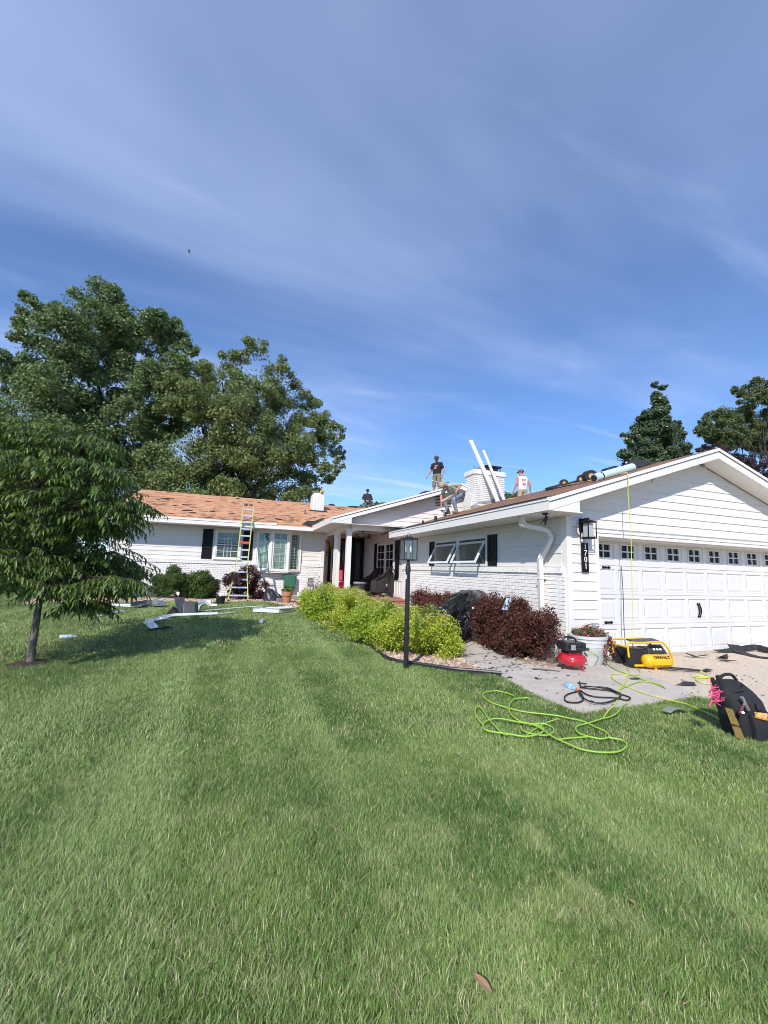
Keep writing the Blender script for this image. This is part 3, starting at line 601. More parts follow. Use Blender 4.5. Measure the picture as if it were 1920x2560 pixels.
# sloping soffit boards under the rakes
def soffit_boards(y0, y1, xa, xb, z0, sgn, parent=None):
    mb = MB(); s = SG*sgn; ln = abs(xb-xa); nb = int(ln/.095)
    for k in range(nb):
        x0 = xa+(xb-xa)*k/nb; x1 = xa+(xb-xa)*(k+1)/nb-.004*(1 if xb > xa else -1); za, zb = z0+s*(x0-xa), z0+s*(x1-xa)
        mb.ext([(x0, y0, za), (x1, y0, zb), (x1, y0, zb+.012), (x0, y0, za+.012)], (0, y1-y0, 0))
    o = part('soffit_board', mb, soffm, parent); o['kind'] = 'stuff'
soffit_boards(GY0+.032, YF-.03, 9.02, 13.2, 3.858, -1); soffit_boards(GY0+.032, YF-.03, 5.42, 9.02, 3.858-SG*3.6, 1)
q = aty(1755.0, 1164.0, YF-.03); w = MB(); w.lathe((q.x, YF-.045, q.z), [(.0, 0), (.035, .001), (.035, .02), (.0, .021)], 12, rot=Matrix.Rotation(R(90), 3, 'X')); part('round_vent', w, mat('grey_vent', (.25, .25, .25), .6))
# --- left wing eave
w = MB(); w.b2((LX0, 16.175, 2.838), (2.822, 16.2, 2.975)); part('fascia', w, white)
w = MB(); w.b2((LX0, 16.158, 2.977), (1.45, 16.2, 3.046)); part('drip_edge', w, white)
w = MB(); w.b2((LX0, 16.2, 2.84), (2.86, YW-.03, 2.855)); part('soffit', w, soffm)
w = MB(); w.ext([(LX0-.001, 16.18, 2.85), (LX0-.001, 21.1, 4.45), (LX0-.001, 21.1, 4.66), (LX0-.001, 16.18, 3.03)], (-.025, 0, 0)); part('rake_board', w, white)
# --- porch: eave, gable, arches, posts, floor
w = MB(); w.b2((2.815, 12.89, 2.86), (2.84, 16.172, 3.04)); part('fascia', w, white)
for yy in (13.95, 15.0): 
    w = MB(); w.b2((2.812, yy, 2.862), (2.8149, yy+.012, 3.036)); part('fascia_joint', w, mat('grey_caulk', (.45, .45, .46), .7))
w = MB(); w.b2((2.84, 12.92, 2.86), (5.46, YB, 2.875)); part('porch_ceiling', w, soffm)
rake('rake_board', 12.88, 2.815, 3.03, 7.48, 4.583, .19); rake('rake_board', 12.88, 7.48, 4.583, 12.6, 2.87, .19)
w = MB(); w.ext([(2.82, 12.886, 2.862), (3.47, 12.886, 2.862), (3.47, 12.886, 3.065)], (0, .03, 0)); w.b2((3.44, 12.917, 2.862), (3.47, YP-.03, 3.03)); part('eave_return', w, white)
soffit_boards(12.912, YP-.03, 7.48, 12.4, 4.385, -1); 
w = MB(); w.ext([(3.45, YP, 2.90), (11.5, YP, 2.90), (11.5, YP, 3.1), (7.48, YP, 4.46), (3.45, YP, 3.12)], (0, .12, 0)); gable = part('gable_wall', w, white)
def pspan(z):
    if z < 3.05: return (3.46, 11.4)
    d = (z-3.05)*3; return (3.46+d, 11.4-d)
planks((0, YP, 0), FX, FN, [(2.94+.17*k, 2.94+.17*(k+1)) for k in range(9)], pspan, gable, joints=[[6.2], [5.0], [], [8.0]])
w = MB()
for k in range(7): w.box((6.95, YP-.03, 3.80+k*.055), (.62, .03, .012), rot=Matrix.Rotation(R(-35), 3, 'X'))
w.b2((6.6, YP-.04, 3.76), (6.635, YP-.02, 4.16)); w.b2((7.265, YP-.04, 3.76), (7.30, YP-.02, 4.16)); v_ = part('gable_vent', w, white)
w = MB(); w.b2((6.635, YP-.0255, 3.77), (7.265, YP-.0235, 4.15)); part('dark_backing', w, black, v_)
def arch(mb, A, B, ztop, zspring, rise, thick, n=14):
    A, B = Vector(A), Vector(B); d = B-A; nrm = Vector((-d.y, d.x, 0)).normalized()*thick
    top = []; bot = []
    for i in range(n+1):
        t = i/n; p = A+d*t; e = min(t, 1-t); z = zspring+rise*(math.sqrt(max(0, 1-(max(0, 1-e/.22))**2)) if e < .22 else 1)
        top.append(Vector((p.x, p.y, ztop))); bot.append(Vector((p.x, p.y, z)))
    for i in range(n): mb.ext([bot[i], bot[i+1], top[i+1], top[i]], nrm)
w = MB(); arch(w, (3.60, YP+.002, 0), (5.46, YP+.002, 0), 2.938, 2.60, .115, .10); part('arch_beam', w, white)
w = MB(); arch(w, (3.46, 14.66, 0), (3.46, YP+.10, 0), 2.86, 2.60, .12, .10); arch(w, (3.46, 16.95, 0), (3.46, 15.22, 0), 2.86, 2.60, .12, .10); w.b2((3.463, 14.66, 2.60), (3.557, 15.22, 2.858)); part('arch_beam', w, white)
for (x0, x1, y0, y1) in ((3.445, 3.605, YP-.03, YP+.13), (3.452, 3.568, 14.67, 15.21)):
    w = MB(); w.b2((x0, y0, .49), (x1, y1, 2.72 if y0 < 14 else 2.615)); w.b2((x0-.015, y0-.015, .49), (x1+.015, y1+.015, .60)); part('porch_post', w, white)
w = MB(); w.b2((3.3, YB, .1), (6.0, YB+.12, 2.9)); w.b2((3.45, YW+.151, .1), (3.57, YB-.001, 2.9)); pback = part('porch_wall', w, white)
w = MB(); w.b2((5.5, YP+.13, .1), (5.62, YB-.001, 2.9)); pwin = part('porch_wall', w, white)
w = MB(); w.b2((XS-.01, YP-.03, .1), (5.62, YP+.129, 2.94)); part('corner_board', w, white)
# porch floor and its brick edge
w = MB(); w.b2((3.30, 13.02, .05), (5.495, YB-.001, .480)); part('porch_floor', w, redbrick)
def redrow(n, x0, dx, y, z, sz):
    for k in range(n):
        mb = MB(); mb.box((x0+dx*(k+.5), y, z+random.uniform(-.002, .002)), (dx-.012, sz[1]+random.uniform(-.004, .004), sz[2])); bevel(part('red_brick', mb, redbrick, pfl), .004)
pfl = [o for o in house.children if o.name.startswith('porch_floor')][0]
w = MB(); w.b2((3.30, 12.935, .05), (5.48, 13.018, .476)); part('mortar_bed', w, mat('pale_mortar', (.42, .38, .35), .9, var=.1), pfl)
redrow(20, 3.30, .109, 12.975, .462, (0, .19, .055)); redrow(10, 3.30, .218, 12.955, .395, (0, .10, .058)); redrow(20, 3.30, .109, 12.86, .29, (0, .20, .055))
w = MB(); w.b2((3.30, 12.77, .05), (5.48, 12.934, .262)); part('mortar_bed', w, MATS['pale_mortar'], pfl)
for iy in range(10):
    for ix in range(10):
        mb = MB(); mb.box((3.30+.218*(ix+.5)+(iy % 2)*.02, 13.12+.105*iy, .4825), (.206, .096, .02)); part('floor_brick', mb, redbrick, pfl)
# ---------------------------------------------------------------- windows, shutters, doors and fittings of the house
def shutter(O, ex, n, a0, a1, z0, z1, parent=None):
    """a panelled shutter: frame, cross rail and two raised panels"""
    O, ex, n = Vector(O), Vector(ex), Vector(n); M = Matrix((ex, -n, Vector((0, 0, 1)))).transposed(); d0, d1 = .024, .052; st = (a1-a0)*.19
    bx = lambda mb, l, r, b, t, da, db: mb.box(O+ex*((l+r)/2)+n*((da+db)/2)+Vector((0, 0, (b+t)/2)), (r-l, db-da, t-b), rot=M)
    mb = MB(); bx(mb, a0, a0+st, z0, z1, d0, d1); bx(mb, a1-st, a1, z0, z1, d0, d1); zm = z0+(z1-z0)*.38
    for b, t in ((z0, z0+st*1.5), (zm-st*.6, zm+st*.6), (z1-st*1.1, z1)): bx(mb, a0+st, a1-st, b, t, d0, d1-.0005)
    sh = bevel(part('shutter', mb, black, parent), .004)
    for b, t in ((z0+st*1.5, zm-st*.6), (zm+st*.6, z1-st*1.1)):
        q = MB(); bx(q, a0+st+.001, a1-st-.001, b+.001, t-.001, d0, d1-.016); bx(q, a0+st+.03, a1-st-.03, b+.03, t-.03, d1-.0159, d1-.006); part('panel', q, black, sh if parent is None else parent)
louv = mat('cream_louvre', (.62, .64, .56), .6)
def dh_window(O, ex, n, a0, a1, z0, z1, cols=3, trim=.07, louvre=True, lou=None, nl=9):
    """double-hung window standing proud of the wall: trim, sashes, muntins, panes, louvres behind them"""
    O, ex, n = Vector(O), Vector(ex), Vector(n); M = Matrix((ex, -n, Vector((0, 0, 1)))).transposed()
    bx = lambda mb, l, r, b, t, da, db: mb.box(O+ex*((l+r)/2)+n*((da+db)/2)+Vector((0, 0, (b+t)/2)), (r-l, db-da, t-b), rot=M)
    mb = MB(); bx(mb, a0, a0+trim, z0, z1, .004, .075); bx(mb, a1-trim, a1, z0, z1, .004, .075); bx(mb, a0+trim, a1-trim, z1-trim, z1, .004, .0745); bx(mb, a0-.02, a1+.02, z0-.035, z0, .004, .095); bx(mb, a0+trim, a1-trim, z0, z0+.03, .004, .0745)
    wn = part('window', mb, white)
    q = MB(); bx(q, a0+trim, a1-trim, z0+.03, z1-trim, .0255, .0275); part('dark_backing', q, darkin, wn)
    l, r, b, t = a0+trim, a1-trim, z0+.03, z1-trim; zm = (b+t)/2; s = .035; q = MB()
    for (bb, tt, dd) in ((b, zm+.018, .054), (zm-.018, t, .060)):
        bx(q, l, l+s, bb, tt, dd, dd+.012); bx(q, r-s, r, bb, tt, dd, dd+.012); bx(q, l+s, r-s, bb, bb+s, dd, dd+.0118); bx(q, l+s, r-s, tt-s, tt, dd, dd+.0118)
        for c in range(1, cols): x = l+s+(r-l-2*s)*c/cols; bx(q, x-.008, x+.008, bb+s, tt-s, dd+.001, dd+.010)
        zz = (bb+tt)/2; bx(q, l+s, r-s, zz-.008, zz+.008, dd+.002, dd+.009)
    part('sash', q, white, wn)
    for (bb, tt, dd) in ((b, zm-.018, .056), (zm+.018, t, .062)):
        q = MB(); bx(q, l+s, r-s, bb+s*.9, tt-s*.9, dd, dd+.002); part('pane', q, glass, wn)
    if louvre:
        q = MB(); bx(q, (l+r)/2-.03, (l+r)/2+.03, b, t, .028, .040)
        k = nl*2
        for i in range(k):
            z = b+(t-b)*(i+.5)/k; q.box(O+ex*((l+r)/2)+n*.040+Vector((0, 0, z)), (r-l-.02, .022, .006), rot=M @ Matrix.Rotation(R(-38), 3, 'X'))
        o = part('louvre', q, lou or louv, wn); o['kind'] = 'stuff'
    return wn
# left wing: double window with shutters
shutter((0, YW, 0), FX, FN, -1.155, -.80, 1.636, 2.752); shutter((0, YW, 0), FX, FN, .284, .648, 1.64, 2.755)
dh_window((0, YW, 0), FX, FN, -.735, .225, 1.66, 2.75, cols=3, lou=mat('grey_louvre', (.30, .31, .32), .6))
# bow window of three lights
bayp = [(.80, YW-.03), (1.335, YW-.30), (2.0, YW-.30), (2.50, YW-.03)]; bz0, bz1 = 1.315, 2.77
w = MB(); poly = [(.70, YW), (.76, YW-.05), (1.30, YW-.37), (2.04, YW-.37), (2.56, YW-.05), (2.60, YW)]
w.ext([(x, y, bz0-.075) for x, y in poly], (0, 0, .055)); bay = part('bow_window', w, white)
w = MB(); w.ext([(x, y, bz1) for x, y in poly], (0, 0, .07)); part('window_head', w, white, bay)
w = MB(); w.ext([(x+(1.65-x)*.06, y+.03 if y < YW-.01 else y, bz0-.13) for x, y in poly], (0, 0, .054)); part('sill_apron', w, white, bay)
for i in range(4):
    x, y = bayp[i]; w = MB(); w.lathe((x, y, bz0-.02), [(.055, 0), (.055, bz1-bz0+.02)], 10); part('mullion', w, white, bay, smooth=True)
w = MB(); w.ext([(bayp[0][0]+.06, YW-.028, bz0), (bayp[1][0]+.03, YW-.22, bz0), (bayp[2][0]-.03, YW-.22, bz0), (bayp[3][0]-.06, YW-.028, bz0)], (0, 0, bz1-bz0)); part('dark_backing', w, mat('painted_dim_room', (.16, .19, .16), .8), bay)  # solid block, the dimness of the room put into its colour
crm = mat('cream_shutter', (.80, .86, .70), .6)
for i in range(3):
    A, B = Vector((*bayp[i], 0)), Vector((*bayp[i+1], 0)); ex = (B-A).normalized(); n = Vector((ex.y, -ex.x, 0)); ln = (B-A).length; M = Matrix((ex, -n, Vector((0, 0, 1)))).transposed()
    bx = lambda mb, l, r, b, t, da, db: mb.box(A+ex*((l+r)/2)+n*((da+db)/2)+Vector((0, 0, (b+t)/2)), (r-l, db-da, t-b), rot=M)
    l, r, b, t = .05, ln-.05, bz0-.019, bz1; w = MB(); s = .042
    bx(w, l, l+s, b, t, -.02, .02); bx(w, r-s, r, b, t, -.02, .02); bx(w, l+s, r-s, b, b+.05, -.02, .0198); bx(w, l+s, r-s, t-.06, t, -.02, .0198); bx(w, (l+r)/2-.006, (l+r)/2+.006, b+.05, t-.06, -.012, -.001)
    for k in range(1, 5): z = b+.05+(t-b-.11)*k/5; bx(w, l+s, r-s, z-.006, z+.006, -.0115, -.0015)
    part('sash', w, white, bay)
    w = MB(); bx(w, l+s, r-s, b+.05, t-.06, .002, .004); part('pane', w, glass, bay)
    w = MB(); top = bz0+(bz1-bz0)*(.80 if i == 1 else .74 if i == 0 else .97)
    bx(w, l+s+.01, l+s+.05, b+.05, top, -.05, -.03); bx(w, r-s-.05, r-s-.01, b+.05, top, -.05, -.03); bx(w, (l+r)/2+.012, (l+r)/2+.022, b+.05, top, -.028, -.022); bx(w, l+s+.05, r-s-.05, top-.03, top, -.05, -.03); nlv = 22
    for k in range(nlv):
        z = b+.06+(top-.03-b-.06)*(k+.5)/nlv; w.box(A+ex*((l+r)/2)+n*-.042+Vector((0, 0, z)), (r-l-2*s-.10, .046, .006), rot=M @ Matrix.Rotation(R(-42 if i < 2 else -15), 3, 'X'))
    o = part('louvre', w, crm, bay); o['kind'] = 'stuff'
# --- garage side: two awning windows, propped open
w = MB(); aw = lambda a, b, c, d, e, f: w.b2((XS-d, a, c), (XS-e, b, f))
w.b2((XS-.06, 8.20, 1.578), (XS-.003, 8.262, 2.30)); w.b2((XS-.06, 9.46, 1.578), (XS-.003, 9.60, 2.30)); w.b2((XS-.06, 10.78, 1.578), (XS-.003, 10.84, 2.30))
for a, b in ((8.262, 9.46), (9.60, 10.78)): w.b2((XS-.0595, a, 2.225), (XS-.003, b, 2.30)); w.b2((XS-.065, a, 1.578), (XS-.003, b, 1.635))
awn = part('awning_window', w, mat('grey_white_window_paint', (.66, .68, .70), .5))
for a, b in ((8.262, 9.46), (9.60, 10.78)):
    w = MB(); w.b2((XS-.030, a, 1.635), (XS-.027, b, 2.225)); part('dark_backing', w, mat('pane_reflection_grey', (.060, .062, .066), .6), awn)  # backing coloured grey to imitate ground reflected in the panes
    w = MB(); w.b2((XS-.034, b-.30, 1.70), (XS-.0305, b-.02, 2.2)); part('curtain', w, mat('grey_curtain', (.16, .16, .165), .9), awn)
    hz_, bz_, out = 2.165, 1.645, .325; hp = Vector((XS-.05, 0, hz_)); bp_ = Vector((XS-out, 0, bz_)); up_ = (hp-bp_).normalized(); no = Vector((-up_.z, 0, up_.x)); M = Matrix((Vector((0, 1, 0)), up_, Vector((0, 1, 0)).cross(up_))).transposed(); ln = (hp-bp_).length
    f = MB(); a_, b_ = a+.012, b-.012; s = .052
    P = lambda y, u: Vector((bp_.x, y, bp_.z))+up_*u
    f.box((P(a_+s/2, ln/2)), (s, ln, .034), rot=M); f.box(P(b_-s/2, ln/2), (s, ln, .034), rot=M); f.box(P((a_+b_)/2, s/2), (b_-a_-2*s, s, .0335), rot=M); f.box(P((a_+b_)/2, ln-s/2), (b_-a_-2*s, s, .0335), rot=M)
    part('open_sash', f, MATS['grey_white_window_paint'], awn)
    f = MB(); f.box(P((a_+b_)/2, ln/2), (b_-a_-2*s, ln-2*s, .006), rot=M); part('pane', f, glass, awn)
    for yy in (a_+.10, b_-.10):
        f = MB(); f.tube([(XS-.03, yy, 1.68), P(yy, ln*.55)], .006, 6); part('stay_arm', f, MATS['grey_white_window_paint'], awn)
    w = MB(); w.b2((XS-.048, a+.02, 2.185), (XS-.036, b-.02, 2.215)); part('operator_rail', w, mat('dark_bronze', (.05, .045, .04), .5), awn)
shutter((XS, 0, 0), (0, 1, 0), (-1, 0, 0), 7.85, 8.185, 1.588, 2.29); shutter((XS, 0, 0), (0, 1, 0), (-1, 0, 0), 10.855, 11.22, 1.588, 2.29)
# --- porch windows and the board-and-batten below them, doors in the back wall
dh_window((5.5, 0, 0), (0, 1, 0), (-1, 0, 0), 14.12, 15.06, 1.20, 2.47, cols=2, trim=.06, louvre=False); dh_window((5.5, 0, 0), (0, 1, 0), (-1, 0, 0), 15.09, 16.02, 1.20, 2.47, cols=2, trim=.06, louvre=False)
shutter((5.5, 0, 0), (0, 1, 0), (-1, 0, 0), 13.72, 14.06, 1.09, 2.49); shutter((5.5, 0, 0), (0, 1, 0), (-1, 0, 0), 16.08, 16.44, 1.09, 2.49)
for k in range(11):
    w = MB(); y = 13.62+k*.24; w.b2((5.478, y, .50), (5.499, y+.035, 1.06)); part('batten', w, white, pwin)
w = MB(); w.b2((5.472, 13.50, 1.06), (5.499, 16.2, 1.155)); w.b2((5.47, 13.45, .50), (5.4775, 16.2, .60)); part('wall_rail', w, white, pwin)
doorred = mat('red_door_paint', (.25, .010, .016), .35)
w = MB(); w.b2((4.12, YB-.045, .58), (4.66, YB-.012, 1.70)); w.b2((4.12, YB-.045, 1.70), (4.20, YB-.012, 2.62)); w.b2((4.58, YB-.045, 1.70), (4.66, YB-.012, 2.62)); w.b2((4.20, YB-.045, 2.46), (4.58, YB-.012, 2.62)); dr = part('entry_door', w, doorred)
w = MB(); w.b2((4.20, YB-.03, 1.70), (4.58, YB-.02, 2.46)); part('pane', w, glass, dr)
w = MB(); w.b2((4.20, YB-.012, 1.70), (4.58, YB-.006, 2.46)); part('dark_backing', w, darkin, dr)
w = MB()
for k in range(3): w.tube([(4.24+.12*k, YB-.035, 1.75), (4.28+.12*k, YB-.04, 2.1), (4.24+.12*k, YB-.035, 2.42)], .006, 5)
w.tube([(4.2, YB-.036, 2.2), (4.58, YB-.036, 2.2)], .006, 5); part('leaded_tracery', w, mat('pale_lead', (.35, .36, .34), .4), dr)
w = MB(); w.tube([(4.62, YB-.05, 1.5), (4.62, YB-.09, 1.5), (4.62, YB-.09, 1.62), (4.62, YB-.05, 1.62)], .010, 6); part('door_handle', w, mat('worn_brass', (.35, .24, .10), .4, metal=.8), dr)
w = MB(); w.b2((4.05, YB-.05, .5), (4.118, YB-.004, 2.75)); w.b2((4.118, YB-.05, 2.63), (4.662, YB-.004, 2.75)); w.b2((4.662, YB-.05, .5), (4.74, YB-.004, 2.75)); part('door_surround', w, black, dr)
w = MB(); w.b2((3.86, YB-.04, .55), (3.97, YB-.004, 2.45)); part('shutter', w, black)
w = MB(); w.b2((4.84, YB-.06, .58), (5.06, YB-.004, 2.85)); w.b2((5.30, YB-.06, .58), (5.46, YB-.004, 2.85)); w.b2((5.06, YB-.06, .58), (5.30, YB-.004, .95)); w.b2((5.06, YB-.06, 2.62), (5.30, YB-.004, 2.85)); dk = part('screen_door', w, black)
w = MB(); w.b2((5.06, YB-.03, .95), (5.30, YB-.02, 2.62)); part('pane', w, mat('smoked_pane', (.05, .055, .06), .15), dk)
w = MB(); w.b2((3.72, YB-.03, 1.60), (3.76, YB-.004, 1.70)); part('doorbell', w, mat('grey_metal_small', (.3, .3, .3), .4))
# --- downspout, block below it, spotlight, vents, outlet boxes
ds = lambda pts, nm, wd=.105, dp=.08: None
def spout(pts, wd=.10, dp=.075):
    mb = MB()
    for a, b in zip(pts[:-1], pts[1:]): mb.bar(a, b, wd, dp, up=(-1, 0, 0))
    return mb
yd = 6.22
q0 = atx(1325, 1290, GX0+.12); q1 = atx(1372, 1318, GX0+.35)
w = MB()
p_ = [Vector((4.93, 6.30, 2.474)), Vector((4.93, 6.30, 2.36)), Vector((4.98, 6.29, 2.31)), Vector((5.30, 6.17, 2.235)), Vector((5.375, 6.13, 2.16)), Vector((5.385, 6.12, 2.05)), Vector((5.35, 6.32, 1.74)), Vector((5.345, 6.34, 1.62)), Vector((5.355, 6.34, .42)), Vector((5.34, 6.33, .27)), Vector((5.25, 6.27, .15)), Vector((5.02, 6.10, .085))]
sp_ = spline(p_, 4); sp_ = [p_[0]]+[p for p in sp_[1:]]
n_ = len(sp_); vs = []
for i, p in enumerate(sp_):
    d = (sp_[min(i+1, n_-1)]-sp_[max(i-1, 0)]).normalized(); y = Vector((.25, .97, 0)); y = (y-d*y.dot(d)).normalized(); x = d.cross(y)
    for a, b in ((-.05, -.037), (.05, -.037), (.05, .037), (-.05, .037)): vs.append(p+y*a+x*b)
w.add(vs, [(4*i+j, 4*i+(j+1) % 4, 4*(i+1)+(j+1) % 4, 4*(i+1)+j) for i in range(n_-1) for j in range(4)]+[(0, 1, 2, 3), tuple(4*(n_-1)+j for j in range(4))]); dspo = part('downspout', w, white)
for zz in (2.24, .30):
    for k in range(7):
        i = int(3+k) if zz > 1 else n_-3-k; p = sp_[i]; d = (sp_[i+1]-sp_[i-1]).normalized(); w = MB(); w.box(p, (.108, .108, .006), rot=d.to_track_quat('Z', 'Y').to_matrix()); part('crimp', w, white, dspo) if k < 5 else None
for zz in (1.35, .75):
    w = MB(); w.b2((5.30, 6.28, zz), (XS-.03, 6.40, zz+.03)); part('strap', w, white, dspo)
w = MB(); pc = Vector((4.95, 5.72, 2.47)); w.lathe(pc+Vector((0, 0, -.03)), [(.05, 0), (.05, .03)], 12); w.tube([pc+Vector((0, 0, -.03)), pc+Vector((0, -.03, -.08))], .012, 8); d = Vector((-.25, .35, -.9)).normalized(); w.tube([pc+Vector((0, -.03, -.08))-d*.03, pc+Vector((0, -.03, -.08))+d*.05, pc+Vector((0, -.03, -.08))+d*.13], [.022, .035, .05], 12); part('spotlight', w, blackm, smooth=True)
w = MB(); w.b2((XS-.055, 13.13, 1.44), (XS-.036, 13.23, 1.55)); part('outlet_box', w, white)
p = aty(*P4(1465, 198), YW-.04); w = MB(); w.b2((p.x-.045, YW-.048, p.z-.035), (p.x+.045, YW-.033, p.z+.035)); part('wall_vent', w, mat('grey_metal_small', (.3, .3, .3), .4))
p = aty(*P4(1065, 470), YW-.04); w = MB(); w.b2((p.x-.05, YW-.10, p.z-.07), (p.x+.05, YW-.033, p.z+.07)); w.tube([(p.x-.02, YW-.06, p.z-.07), (p.x-.02, YW-.06, .27)], .012, 6); part('outlet_box', w, white)
# --- brick chimney through the garage roof
CX0, CX1, CY0, CY1 = 7.69, 8.93, 12.35, 12.95
w = MB(); w.ext([(CX0-.12, CY0+.012, 3.55), (CX1-.012, CY0+.012, 3.55), (CX1-.012, CY0+.012, 5.0), (CX0+.012, CY0+.012, 5.0), (CX0+.012, CY0+.012, 4.25), (CX0-.12, CY0+.012, 3.80)], (0, CY1-CY0-.02, 0)); chim = part('chimney', w, mat('cream_mortar', (.55, .53, .50), .9, var=.1))
brc = mat('cream_white_painted_brick', (.74, .72, .69), .7, var=.06, scale=9, bump=.5, bscale=34)
bch = brickmesh(.193, .0605, .05); bch.materials.clear(); bch.materials.append(brc); cnt = 0; rest = MB()
rows = int((5.0-3.6)/BC)
for r in range(rows):
    z = 3.6+BC*(r+.5); xl = CX0 if z > 4.25 else CX0-.12*(4.25-z)/.45 if z > 3.8 else CX0-.12
    for face in (0, 1):
        a0, a1 = (xl, CX1) if face == 0 else (CY0, CY1); off = (r % 2)*bw/2; a = a0-off
        while a < a1-.02:
            l, rr = max(a, a0), min(a+bw, a1)
            if rr-l > .05 and not (face == 0 and z < roofg((l+rr)/2)-.06):
                pr = random.uniform(-.003, .003); c = Vector(((l+rr)/2, CY0+.014+pr, z)) if face == 0 else Vector((xl+.014+pr, (l+rr)/2, z))
                o = share('brick', bch, chim, c, (0, 0, 0) if face == 0 else (0, 0, R(-90))); o.scale = ((rr-l-.01)/.193, 1, 1)
            a += bw
w = MB(); w.b2((CX0-.045, CY0-.045, 4.845), (CX1+.045, CY1+.045, 4.99)); w.b2((CX0-.02, CY0-.02, 4.991), (CX1+.02, CY1+.02, 5.03)); bevel(part('chimney_cap', w, brc, chim), .012)
w = MB(); w.b2((CX0+.25, CY0+.12, 5.03), (CX1-.35, CY1-.12, 5.14)); w.b2((CX0+.10, CY0+.15, 5.03), (CX0+.15, CY0+.2, 5.18)); part('flue', w, alum, chim)
w = MB(); w.b2((8.28, CY0+.10, 5.03), (8.72, CY1-.15, 5.13)); w.ext([(8.12, CY0+.02, 5.20), (8.86, CY0+.02, 5.20), (8.80, CY0+.02, 5.235), (8.18, CY0+.02, 5.235)], (0, .5, 0)); 
for xx in (8.2, 8.78):
    for yy in (CY0+.06, CY0+.46): w.b2((xx-.012, yy-.012, 5.03), (xx+.012, yy+.012, 5.20))
part('chimney_hood', w, blackm, chim)
flash = mat('weathered_lead_flashing', (.33, .33, .34), .55, metal=.3, var=.35, scale=6)
w = MB(); w.ext([(CX0-.16, CY0-.012, roofg(CX0-.16)-.02), (CX1+.02, CY0-.012, roofg(CX1)-.02), (CX1+.02, CY0-.012, roofg(CX1)+.13), (8.6, CY0-.012, roofg(8.6)+.20), (8.2, CY0-.012, roofg(8.2)+.13), (7.9, CY0-.012, roofg(7.9)+.2), (CX0-.16, CY0-.012, roofg(CX0-.16)+.11)], (0, .008, 0)); part('flashing', w, flash, chim)
# boxed vent on the left roof
vl, vr = aty(*S1(145, 600), 19.3), aty(*S1(340, 625), 19.3); zt = aty(*S1(240, 365), 19.3).z; zb = 3.03+(19.3-16.2)*SL
w = MB(); w.ext([(vl.x, 19.3, zb-.02), (vr.x, 19.3, zb-.02), (vr.x, 19.3, zt-.10), (vr.x-.06, 19.3, zt), (vl.x+.06, 19.3, zt), (vl.x, 19.3, zt-.10)], (0, .62, 0)); vent = part('roof_chase', w, white)
for k in range(1, 4):
    x = vl.x+(vr.x-vl.x)*k/4; w = MB(); w.b2((x-.006, 19.296, zb+.05), (x+.006, 19.2995, zt-.12)); part('board_joint', w, mat('grey_joint', (.45, .45, .46), .7), vent)
w = MB(); w.b2((vl.x+.12, 19.4, zt+.001), (vr.x-.10, 19.8, zt+.10)); part('metal_cap', w, mat('grey_galvanised', (.22, .22, .23), .5, metal=.4), vent)
w = MB(); w.ext([(vl.x-.15, 19.10, zb-.055), (vr.x+.15, 19.10, zb-.055), (vr.x+.15, 19.31, zb+.015), (vl.x-.15, 19.31, zb+.015)], (0, 0, .03)); part('flashing', w, felt, vent)
w = MB(); p = aty(*S1(12, 735), 18.3); zz = 3.03+(18.3-16.2)*SL; w.tube([(p.x, 18.3, zz-.02), (p.x, 18.3, zz+.22)], .04, 10); part('vent_pipe', w, mat('grey_galvanised', (.22, .22, .23), .5, metal=.4))
# ---------------------------------------------------------------- trees and shrubs
def unit(a): return a/np.maximum(np.linalg.norm(a, axis=1, keepdims=True), 1e-6)
def leaves(P, D, size, aspect=.55, up=.35, rnd=.8, droop=0.0):
    """one folded four-cornered leaf at every point P, facing roughly along D"""
    n = len(P); Nn = unit(D*.5+np.array([0, 0, up])+rng.normal(0, rnd, (n, 3))); T = unit(np.cross(Nn, rng.normal(0, 1, (n, 3)))); T[:, 2] -= droop; T = unit(T); B = unit(np.cross(Nn, T)); Nn = np.cross(T, B)
    s = (size*rng.uniform(.65, 1.3, n))[:, None] if np.isscalar(size) else size[:, None]
    V = np.stack([P-T*s*.5, P+B*s*aspect*.5+Nn*s*.10, P+T*s*.5, P-B*s*aspect*.5+Nn*s*.10], 1).reshape(-1, 3); F = np.arange(4*n).reshape(n, 4); return V, F
def clumpcloud(clumps, per_area, sub=.36, nsub=11, flat=.8, holes=0.0):
    """points in small tufts set over the surface of each clump; clumps = (centre, radius)"""
    P = []; D = []
    for c, r in clumps:
        c = np.array(c); k = max(4, int(nsub*random.uniform(.8, 1.25))); dirs = unit(rng.normal(0, 1, (k, 3))); dirs[:, 2] = np.abs(dirs[:, 2])*.9-.25 if False else dirs[:, 2]
        for d in unit(dirs):
            if random.random() < holes: continue
            sc = c+d*r*random.uniform(.55, .98); sr = r*sub*random.uniform(.65, 1.25); m = int(per_area*sr*sr*12*random.uniform(.7, 1.2))+4
            q = unit(rng.normal(0, 1, (m, 3))); rad = sr*(rng.random(m)**.45)[:, None]; p = sc+q*rad*np.array([1, 1, flat]); P.append(p); D.append(unit(q*.6+d*.6))
        m = int(per_area*r*r*3)+2; q = unit(rng.normal(0, 1, (m, 3))); P.append(c+q*r*(.35+.6*rng.random(m))[:, None]*np.array([1, 1, flat])); D.append(q)
    return np.concatenate(P), np.concatenate(D)
def leafmat(name, col, island=.35, hue=.02, trans=.3, rough=.5, spec=.4): return mat(name, col, rough, trans=trans, island=island, hue=hue, spec=spec)
